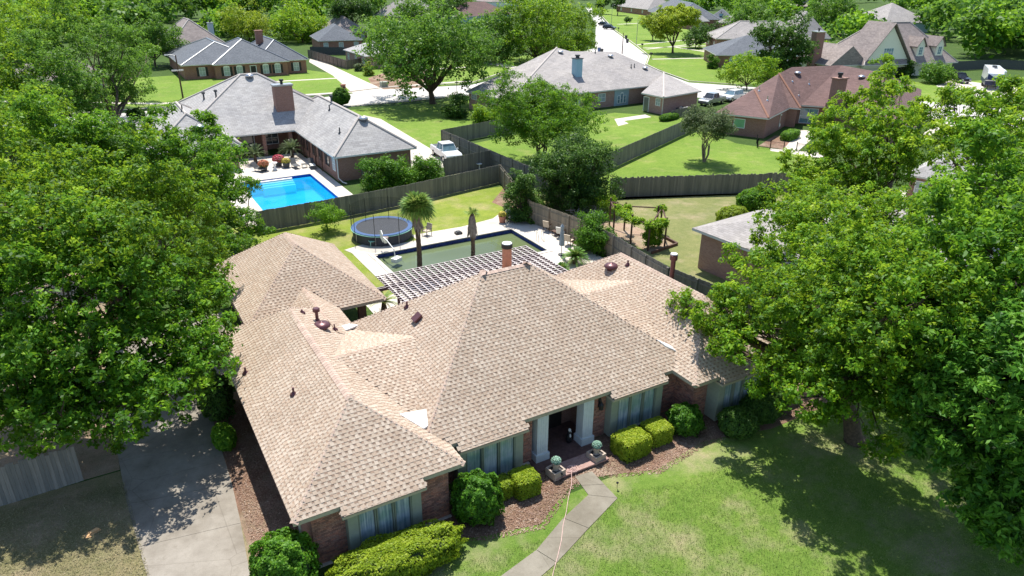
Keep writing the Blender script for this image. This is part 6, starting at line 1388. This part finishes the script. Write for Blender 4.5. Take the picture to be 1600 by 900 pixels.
# ------------------------------------------------------------------ trees one can tell apart
def L3(*a): return [(*G(px, py, z), z, r_) for px, py, z, r_ in a]
TR = [
 ('large spreading oak with a forked trunk on the lawn by the street', 'oak_tree', 676, 162, 232, 27, 52000, dict(leaf=.34, mat='leaf_far', clump=.75, tb=.38, trunk=.5, low=.3, nl=15, seed=11, fork=.28, stems=1, twigs=60)),
 ('broad yellow green tree behind the ridge of the large grey roof', 'broad_tree', 835, 96, 135, -12, 34000, dict(leaf=.36, mat='leaf_lime', clump=.8, tb=.3, trunk=.35, low=.1, nl=12, seed=12)),
 ('dense green tree between the big oak and the yellow green tree', 'broad_tree', 775, 97, 95, 18, 20000, dict(leaf=.36, mat='leaf_far', clump=.8, tb=.3, trunk=.3, low=.12, nl=9, seed=13)),
 ('bushy yellow green tree at the left kerb of the far street', 'broad_tree', 893, 88, 90, -4, 22000, dict(leaf=.36, mat='leaf_lime', clump=.8, tb=.25, trunk=.3, low=.08, nl=9, seed=14)),
 ('wide dark green tree with several stems standing in the fenced green yard', 'crape_myrtle', 846, 256, 186, 150, 72000, dict(leaf=.21, mat='leaf_oak', clump=.42, tb=.25, trunk=.13, low=.38, nl=14, seed=15, stems=4, flat=.7, twigs=50, fork=.4)),
 ('dense dark round tree at the corner where the fences meet', 'round_tree', 900, 322, 140, 217, 60000, dict(leaf=.2, mat='leaf_dark', clump=.5, tb=.5, trunk=.18, low=.12, nl=14, seed=16)),
 ('lower dark bushy tree left of the dense round tree at the deck end', 'bushy_tree', 814, 343, 58, 264, 26000, dict(leaf=.17, mat='leaf_dark', clump=.4, tb=.55, trunk=.12, low=.05, nl=9, seed=17)),
 ('grey green crape myrtle with bare stems in the middle of the bright yard', 'crape_myrtle', 1100, 253, 90, 172, 17000, dict(leaf=.2, mat='leaf_grey', clump=.45, tb=.35, trunk=.09, low=.48, nl=10, seed=18, stems=6, bark='bark_pale', twigs=40, fork=.5)),
 ('bright yellow green street tree on the far right lawn', 'yellow_tree', 1051, 83, 76, 6, 30000, dict(leaf=.42, mat='leaf_yel', clump=.8, tb=.5, trunk=.3, low=.22, nl=10, seed=19)),
 ('tall dark magnolia dotted with white flowers behind the red brown roof', 'magnolia_tree', 1213, 122, 98, 12, 40000, dict(leaf=.36, mat='leaf_dark', clump=.7, tb=.6, trunk=.3, low=.03, nl=16, seed=20)),
 ('round light green tree in front of the magnolia at the lawn edge', 'round_tree', 1166, 141, 90, 90, 16000, dict(leaf=.27, mat='leaf_lime', clump=.6, tb=.35, trunk=.14, low=.25, nl=10, seed=21)),
 ('dark green tree right behind the yellow green street tree', 'round_tree', 1087, 75, 44, 42, 7000, dict(leaf=.35, mat='leaf_dark', clump=.7, tb=.5, trunk=.15, low=.15, nl=7, seed=22)),
 ('green tree left of the yellow green street tree by the driveways', 'round_tree', 1020, 63, 40, 25, 7000, dict(leaf=.42, mat='leaf_far', clump=.8, tb=.4, trunk=.18, low=.25, nl=7, seed=23)),
 ('small round shrub at the left end of the dark slate roofed house', 'round_shrub', 1113, 107, 20, 84, 4000, dict(leaf=.25, mat='leaf_far', clump=.4, tb=.35, trunk=.06, low=.02, nl=6, seed=24)),
 ('dense olive green tree left of the dark blue grey roofed house', 'round_tree', 243, 103, 92, 28, 22000, dict(leaf=.34, mat='leaf_far', clump=.7, tb=.25, trunk=.25, low=.15, nl=11, seed=25)),
 ('pale yellow flowering tree behind the dark blue grey roof', 'flowering_tree', 390, 62, 84, 10, 15000, dict(leaf=.42, mat='leaf_yel', clump=.85, tb=.4, trunk=.25, low=.02, nl=9, seed=26)),
 ('bright fresh green tree right of the pale yellow tree', 'round_tree', 473, 66, 94, 8, 18000, dict(leaf=.42, mat='leaf_lime', clump=.85, tb=.4, trunk=.3, low=.02, nl=10, seed=27)),
 ('dark umbrella shaped tree above the low slate roofed house', 'umbrella_tree', 553, 62, 72, -4, 16000, dict(leaf=.45, mat='leaf_dark', clump=.8, tb=.45, trunk=.3, low=.42, nl=9, seed=28)),
 ('fresh green tree between the far grey roofs and the big oak', 'round_tree', 600, 66, 50, 22, 9000, dict(leaf=.42, mat='leaf_lime', clump=.8, tb=.3, trunk=.2, low=.05, nl=7, seed=29)),
 ('tall green tree left of the far red roof', 'round_tree', 655, 52, 70, -8, 14000, dict(leaf=.5, mat='leaf_far', clump=.9, tb=.4, trunk=.3, low=.05, nl=8, seed=30)),
 ('dark round tree in front of the far red roof', 'round_tree', 704, 34, 66, -8, 10000, dict(leaf=.6, mat='leaf_dark', clump=1.0, tb=.45, trunk=.3, low=.05, nl=8, seed=31)),
 ('reddish flowering bush in the bed beside the curved driveway', 'flowering_bush', 577, 118, 18, 98, 2500, dict(leaf=.25, mat='leaf_yel', clump=.4, tb=.1, trunk=.05, low=.02, nl=5, seed=32)),
 ('grey green bush left of the reddish flowering bush', 'round_shrub', 561, 111, 14, 96, 2000, dict(leaf=.25, mat='leaf_grey', clump=.4, tb=.3, trunk=.05, low=.02, nl=5, seed=33)),
 ('dark leafy shrubs at the left corner of the pinkish brick house', 'shrub', 713, 184, 36, 146, 8000, dict(leaf=.22, mat='leaf_dark', clump=.5, tb=.5, trunk=.08, low=.02, nl=7, seed=34)),
 ('fresh green bush below the left wall of the pinkish brick house', 'shrub', 757, 190, 46, 163, 8000, dict(leaf=.22, mat='leaf_lime', clump=.5, tb=.3, trunk=.06, low=.02, nl=6, seed=35)),
 ('small tree standing against the dark fence left of the trampoline', 'small_tree', 512, 362, 54, 318, 7000, dict(leaf=.13, mat='leaf_oak', clump=.3, tb=.4, trunk=.05, low=.25, nl=8, seed=36)),
 ('tall shrub at the left end of the row along the brick gable wall', 'tall_shrub', 590, 297, 56, 236, 12000, dict(leaf=.19, mat='leaf_box', clump=.4, tb=.3, trunk=.08, low=.02, nl=9, seed=37)),
 ('middle shrub of the tall row along the brick gable wall', 'tall_shrub', 628, 294, 58, 240, 12000, dict(leaf=.19, mat='leaf_box', clump=.4, tb=.42, trunk=.08, low=.02, nl=9, seed=38)),
 ('right end shrub of the tall row, beside the metal step ladder', 'tall_shrub', 668, 288, 56, 243, 12000, dict(leaf=.19, mat='leaf_box', clump=.4, tb=.35, trunk=.08, low=.02, nl=9, seed=39)),
 ('leafy bush growing over the fence right of the pool, above the sago palm', 'bushy_tree', 928, 392, 66, 330, 17000, dict(leaf=.15, mat='leaf_box', clump=.33, tb=.4, trunk=.08, low=.05, nl=10, seed=40)),
 ('light green sapling beside the brush pile', 'sapling', 948, 340, 34, 303, 3500, dict(leaf=.14, mat='leaf_lime', clump=.3, tb=.5, trunk=.03, low=.1, nl=6, seed=41)),
 ('small dark round tree at the left end of the grey roof ridge', 'round_tree', 214, 196, 26, 170, 5000, dict(leaf=.22, mat='leaf_dark', clump=.4, tb=.5, trunk=.07, low=.3, nl=6, seed=42)),
 ('yellow green bush left of the cream gabled house', 'shrub', 1340, 112, 52, 82, 7000, dict(leaf=.32, mat='leaf_yel', clump=.6, tb=.15, trunk=.08, low=.02, nl=7, seed=43)),
 ('dark rounded bush under the dormers of the cream gabled house', 'shrub', 1412, 120, 30, 92, 5000, dict(leaf=.3, mat='leaf_dark', clump=.5, tb=.5, trunk=.08, low=.02, nl=6, seed=44)),
 ('fresh green rounded bush at the right end of the cream gabled house', 'shrub', 1462, 130, 52, 97, 8000, dict(leaf=.3, mat='leaf_far', clump=.55, tb=.45, trunk=.08, low=.02, nl=7, seed=45)),
 ('small round tree behind the chimney of the cream gabled house', 'round_tree', 1366, 52, 44, 26, 6000, dict(leaf=.42, mat='leaf_dark', clump=.7, tb=.5, trunk=.12, low=.05, nl=6, seed=46)),
 ('tall dark green tree left of the cream gabled house', 'broad_tree', 1294, 54, 74, -8, 16000, dict(leaf=.5, mat='leaf_far', clump=.9, tb=.3, trunk=.3, low=.05, nl=9, seed=47)),
 ('light green feathery tree between the pointed grey roof and the red brown roof', 'feathery_tree', 1285, 104, 46, 62, 6500, dict(leaf=.28, mat='leaf_lime', clump=.5, tb=.35, trunk=.07, low=.05, nl=7, seed=48)),
 ('hedge like green trees above the far slate roofs right of the street tree', 'broad_tree', 1063+40, 60, 40, 32, 5000, dict(leaf=.4, mat='leaf_dark', clump=.7, tb=.4, trunk=.12, low=.05, nl=6, seed=49)),
 ('pair of leafy crowns filling the gap left of the magnolia', 'broad_tree', 1165, 50, 80, 2, 14000, dict(leaf=.5, mat='leaf_far', clump=.9, tb=.45, trunk=.3, low=.02, nl=9, seed=50)),
 ('dark low tree between the warm grey hip roof and the slate roof', 'shrub', 1170-25, 78, 40, 52, 5000, dict(leaf=.35, mat='leaf_dark', clump=.6, tb=.45, trunk=.1, low=.02, nl=6, seed=51)),
 ('dark tree on the shaded lawn at the top of the far street', 'round_tree', 965, 24, 26, -8, 4500, dict(leaf=.6, mat='leaf_dark', clump=.9, tb=.4, trunk=.25, low=.3, nl=6, seed=52)),
 ('small reddish bush tree on the lawn beside the far lamp post', 'small_tree', 979, 39, 14, 28, 1200, dict(leaf=.4, mat='leaf_dark', clump=.5, tb=.3, trunk=.07, low=.3, nl=5, seed=53)),
 ('dark tree at the left side of the far street end', 'round_tree', 941, 22, 26, -6, 4500, dict(leaf=.6, mat='leaf_dark', clump=.9, tb=.3, trunk=.25, low=.25, nl=6, seed=54)),
]
for lb, nm, px, py, wp, yt, n, kw in TR:
    if py < 200: kw['leaf'] *= 1.3
    else: n = int(n*1.25)
    ptree(nm, lb, 'shrub' if 'shrub' in nm or 'bush' in nm and 'tree' not in nm else 'tree', px, py, wp, yt, int(n*.56), **kw)
mg = [o for o in SC.objects if o.name.startswith('magnolia_tree')][0]; r = np.random.default_rng(8); m = MB()
x, y = G(1213, 122)
for k in range(26): a = r.uniform(2.6, 5.2); zz = r.uniform(2, 11); rr = 5.2*(1-.35*abs(zz-6)/6); m.sphere((x+rr*math.cos(a), y+rr*math.sin(a), zz), .16, 4)
build('flower', m, M['white'], mg)
bush('clipped cone shaped bush at the roof corner near the street', 'topiary_bush', 'bush', (*G(534, 166), 0), (1.5, 1.5, 1.5), 5000, .2, 'leaf_far', 1.6, tb=.3, seed=60)
bush('clipped rectangular hedge in the patio garden of the red brown roofed house', 'hedge', 'hedge', (*G(1234, 217), 0), (1.9, .8, .55), 5000, .12, 'leaf_box', 6, rot=.35, tb=.6, seed=61)
bush('low green plants along the fence corner behind the pinkish brick house', 'shrub', 'shrub', (*G(1045, 187), 0), (2.2, .8, .45), 4000, .2, 'leaf_far', 2.4, rot=.3, seed=62)
for k, (px, py, lb) in enumerate(((400, 256, 'spiky leaved crape myrtle left of the pool terrace opening'), (457, 247, 'spiky leaved crape myrtle right of the pool terrace opening'))):
    x, y = G(px, py); rosette(lb, x, y, 70, 1.9, 'tree', 'leaf_grey', 'crape_myrtle', hz=1.0, tb=(.1, .7), seed=20+k, wid=.22)
bush('round trimmed yellow green shrub spilling over the pale side path', 'shrub', 'shrub', (*G(1145, 345, .5), 0), (1.5, 1.2, .9), 6000, .14, 'leaf_yel', 2.2, tb=.3, seed=63)
bush('dark shrub at the end of the picket fence beside the low grey roof', 'shrub', 'shrub', (*G(1180, 322, .5), 0), (2.0, 1.3, 1.1), 7000, .16, 'leaf_oak', 2.2, seed=64)
bush('leafy weeds growing at the foot of the left house wall', 'shrub', 'shrub', (*G(352, 694), 0), (.5, .9, .45), 3500, .12, 'leaf_oak', 2.2, tb=.5, seed=65)

# ------------------------------------------------------------------ the big near trees, lobe by lobe
def big(label, base, lobes, n, **kw):
    kw['clump'] *= .72; n = int(n*.56)
    return tree('shade_tree', label, 'tree', base, L3(*lobes), n, **kw)
big('big shade tree left of the driveway, nearest the grey fence', (-4.8, 36), [(30, 640, 4.0, 2.2), (100, 660, 3.8, 1.5), (200, 640, 4.0, 1.6), (275, 615, 4.1, 1.5), (320, 570, 4.4, 1.4), (335, 540, 4.6, 1.2), (60, 640, 3.4, 2.2), (150, 640, 3.4, 1.8), (240, 600, 3.6, 2.0), (300, 560, 4.0, 1.6), (60, 560, 5.4, 2.6), (150, 560, 5.4, 2.6), (230, 520, 5.4, 2.4), (310, 500, 4.9, 1.9), (20, 480, 6.9, 2.6), (110, 470, 7.4, 2.8), (200, 450, 7.4, 2.6), (290, 460, 5.9, 1.8), (-40, 560, 5.4, 2.4), (-30, 420, 7.9, 2.6)], 120000, leaf=.2, mat='leaf_oak', clump=.4, tb=.34, trunk=.34, fork=.55, twigs=110, seed=71)
big('second big shade tree further back along the driveway, left of the garage roof', (-1.5, 44), [(300, 400, 6.0, 2.0), (230, 390, 8, 2.8), (150, 380, 9, 3.0), (70, 370, 9.5, 3.0), (300, 340, 7, 2.4), (230, 310, 9, 2.8), (150, 300, 9.5, 3.0), (60, 300, 9.5, 3.0), (0, 340, 9.5, 2.8), (325, 440, 4.5, 1.5)], 110000, leaf=.2, mat='leaf_lime', clump=.5, tb=.12, trunk=.36, fork=.55, twigs=90, seed=72)
big('third shade tree rising beside the grey roofed house', (2.5, 58), [(300, 250, 7, 2.8), (340, 280, 5, 2.3), (240, 235, 8, 3.0), (170, 235, 8.5, 3.2), (290, 300, 5, 2.6), (355, 240, 5, 2.0), (360, 300, 3.5, 1.5), (100, 240, 8.5, 3.2), (330, 215, 6, 1.8)], 80000, leaf=.22, mat='leaf_oak', clump=.6, tb=.35, trunk=.3, fork=.5, twigs=70, seed=73)
big('shade tree at the far left edge reaching over the street', (-9, 62), [(40, 230, 9, 3.4), (-30, 260, 9, 3.4), (0, 200, 10, 3.2), (60, 180, 9, 3.0), (-60, 330, 8, 3.4)], 34000, leaf=.24, mat='leaf_lime', clump=.65, tb=.25, trunk=.35, fork=.5, twigs=40, seed=74)
big('dark leafy tree leaning over the left end of the blue pool', (9.2, 56.5), [(350, 345, 2.5, 1.6), (385, 350, 2.2, 1.5), (330, 380, 2.2, 1.6), (370, 385, 1.8, 1.3), (385, 290, 3.5, 1.1), (410, 362, 1.6, .8)], 26000, leaf=.16, mat='leaf_oak', clump=.4, tb=.2, trunk=.14, fork=.5, twigs=50, seed=75)
big('street tree with rounded leafy tiers at the left behind the road', (3, 104), [(180, 120, 6, 3.0), (130, 130, 7, 3.4), (200, 100, 7, 3.0), (150, 90, 9, 3.6), (80, 120, 8, 3.8), (40, 90, 10, 4.0), (110, 60, 11, 4.0), (190, 70, 10, 3.6), (60, 160, 6, 3.6), (140, 165, 4.5, 3.0), (225, 145, 3.5, 2.0), (175, 150, 4, 2.4), (215, 115, 5, 2.4), (100, 150, 6, 3.4), (160, 60, 11, 3.6), (230, 85, 7, 2.4), (60, 60, 11, 4), (200, 150, 3.6, 2.2)], 84000, leaf=.3, mat='leaf_far', clump=.75, tb=.42, trunk=.4, fork=.45, twigs=80, seed=76)
big('broad tree at the upper left edge beyond the road', (-22, 120), [(60, 40, 12, 4.5), (90, 20, 13, 4.5), (-40, 90, 10, 4.5), (20, 150, 6, 4), (0, 110, 9, 4.4), (-30, 140, 7, 4), (30, 60, 11, 4.4), (0, 30, 12, 4.6)], 40000, leaf=.36, mat='leaf_lime', clump=.85, tb=.2, trunk=.4, fork=.45, seed=77)
# right hand side
big('big shade tree on the front lawn whose branch tips hang over the tan roof', (27.6, 15.4), [(1060, 475, 4.5, .9), (1085, 495, 4.3, 1.1), (1125, 505, 4.8, 1.4), (1135, 545, 4.8, .9), (1170, 480, 5.3, 1.6), (1190, 520, 4.8, 1.4), (1215, 450, 6.3, 1.8), (1240, 500, 5.8, 2.0), (1205, 575, 4.6, 1.2), (1290, 470, 7.3, 2.4), (1300, 540, 5.8, 2.4), (1270, 610, 4.8, 1.6), (1360, 430, 8.8, 2.6), (1380, 510, 8.0, 2.7), (1340, 600, 4.9, 2.0), (1420, 590, 6.0, 2.2), (1440, 480, 9.0, 2.6), (1240, 560, 4.3, 1.6), (1310, 400, 7.8, 1.8), (1395, 640, 4.6, 1.6)], 135000, leaf=.18, mat='leaf_lime', clump=.4, tb=.22, trunk=.4, fork=.6, twigs=140, seed=81)
big('shade tree in the right side yard with pale limbs and light green top', (44, 24), [(1350, 325, 7, 1.9), (1405, 335, 7.5, 2.0), (1300, 322, 6, 1.9), (1445, 345, 8, 2.0), (1250, 305, 5.5, 1.7), (1240, 330, 6, 2.0), (1210, 345, 5.5, 1.6), (1280, 350, 7, 2.3), (1230, 390, 6, 1.8), (1290, 400, 7, 2.2), (1330, 370, 6.5, 1.5), (1150, 405, 4.5, 1.0), (1190, 415, 5, 1.3), (1350, 410, 7, 2.2), (1170, 445, 4.5, 1.3), (1400, 400, 8, 2.0)], 88000, leaf=.19, mat='leaf_lime', clump=.45, tb=.28, trunk=.25, fork=.5, twigs=90, seed=82)
big('tall airy tree with bright green top in front of the red brown roof', (55, 31.5), [(1385, 112, 11.5, 1.0), (1375, 150, 10.5, 1.8), (1340, 190, 9, 2.0), (1300, 225, 7.5, 2.0), (1400, 190, 9.5, 2.0), (1360, 235, 7.5, 2.4), (1300, 275, 5.5, 2.2), (1350, 285, 5, 1.8), (1420, 235, 8, 1.8), (1260, 285, 5, 1.7), (1405, 275, 6, 1.6), (1430, 175, 9.5, 1.2), (1320, 160, 9.5, 1.3), (1285, 195, 8, 1.4), (1240, 250, 6, 1.4), (1410, 130, 10.8, 1.1), (1380, 95, 12, .7)], 66000, leaf=.24, mat='leaf_lime', clump=.5, tb=.42, trunk=.28, fork=.5, twigs=110, seed=83)
big('airy tree with thin pale limbs between the airy bright tree and the picture edge', (58, 27), [(1460, 170, 10, 1.6), (1490, 150, 11, 1.5), (1520, 200, 9.5, 2.0), (1470, 215, 8.5, 1.8), (1560, 170, 11, 2.0), (1590, 220, 10, 2.6), (1530, 250, 8, 2.0), (1480, 250, 7.5, 1.4), (1600, 160, 12, 2.0)], 38000, leaf=.24, mat='leaf_lime', clump=.5, tb=.38, trunk=.25, fork=.5, twigs=90, seed=84)
big('dense dark green tree filling the right edge of the picture', (42, 12), [(1500, 330, 10, 2.2), (1560, 290, 11.5, 2.4), (1600, 350, 11, 2.8), (1540, 400, 9.5, 2.6), (1470, 400, 8.5, 2.2), (1590, 450, 9.5, 2.8), (1500, 470, 8.5, 2.4), (1640, 400, 11, 3.0), (1560, 520, 8, 2.4)], 80000, leaf=.21, mat='leaf_oak', clump=.5, tb=.4, trunk=.38, fork=.55, twigs=90, seed=85)
big('nearest tree at the right edge with large glossy drooping leaves', (31.5, 7.2), [(1500, 545, 8, 1.6), (1570, 580, 8, 2.0), (1480, 620, 6.5, 1.5), (1540, 640, 6.5, 1.7), (1600, 660, 7, 2.0), (1490, 690, 5, 1.3), (1570, 720, 5, 1.6), (1540, 780, 3.6, 1.2), (1610, 770, 4.4, 1.8), (1450, 660, 5, 1.0), (1640, 560, 9, 2.4), (1600, 830, 3, 1.2)], 80000, leaf=.24, mat='leaf_gloss', clump=.4, tb=.45, trunk=.35, fork=.6, twigs=90, seed=86, asp=.38, droop=.5)

# ------------------------------------------------------------------ woods on the skyline: one mass
r = np.random.default_rng(99)
def wood(name, label, pts, leafn, mat, seed):
    rr = np.random.default_rng(seed); Cs, Ds, Ns, Ts = [], [], [], []
    for x, y, h, w_ in pts:
        lo = lobes_in((x, y, h*.55), w_, h*.42, 6, rr, (.4, .6)); C, D, Nn, t, _ = crown(lo, leafn, .8, 1.3, .8, .8, float(rr.uniform(.15, .6)), r=rr); Cs.append(C); Ds.append(D); Ns.append(Nn); Ts.append(t)
    C = np.concatenate(Cs); L = 1.3*rr.uniform(.7, 1.3, len(C)); o = link_mesh(name, leafmesh(name, C, np.concatenate(Ds), np.concatenate(Ns), L, L*.7, np.concatenate(Ts), M[mat])); tag(o, label, 'woods', None, 'stuff')
pts = []
def row(n, x0, x1, y0, y1, h0=9, h1=14, avoid=()):
    for k in range(n):
        px, py = r.uniform(x0, x1), r.uniform(y0, y1)
        if any(a[0] < px < a[1] and a[2] < py < a[3] for a in avoid): continue
        x, y = G(px, py); h = r.uniform(h0, h1)
        if math.hypot(x, y) < 620: pts.append((x, y, h, r.uniform(4.5, 7)))
row(70, -30, 260, 20, 60); row(26, 200, 360, 8, 36); row(26, -40, 120, 60, 110, avoid=((55, 200, 70, 130),)); row(20, 360, 560, 16, 34); row(90, -40, 950, -26, 10); row(26, 430, 590, 26, 44, avoid=((495, 580, 0, 70),))
row(46, 990, 1320, -26, 5); row(24, 1110, 1320, 0, 40, avoid=((1150, 1190, 25, 40),)); row(90, 1440, 1660, 0, 66); row(34, 1510, 1640, 62, 92); row(26, 1270, 1420, -26, 6); row(16, 1390, 1460, 5, 30); row(10, 1050, 1120, 4, 24); row(16, 1235, 1345, 40, 74, 5, 8, avoid=((1236, 1302, 44, 66), (1296, 1316, 0, 200))); row(20, 345, 500, 38, 64, 4, 7, avoid=((365, 410, 0, 90),)); row(14, 640, 760, 4, 24, avoid=((725, 800, 0, 40),)); row(8, 1400, 1480, 20, 60, avoid=((1300, 1500, 25, 110),)); row(40, -60, 1700, -34, -24)
wood('woodland', 'dense green woods closing the skyline behind the far houses', pts[::2], 480, 'leaf_far', 5); wood('woodland', 'darker and lighter tree crowns mixed among the skyline woods', pts[1::2], 480, 'leaf_oak', 6)
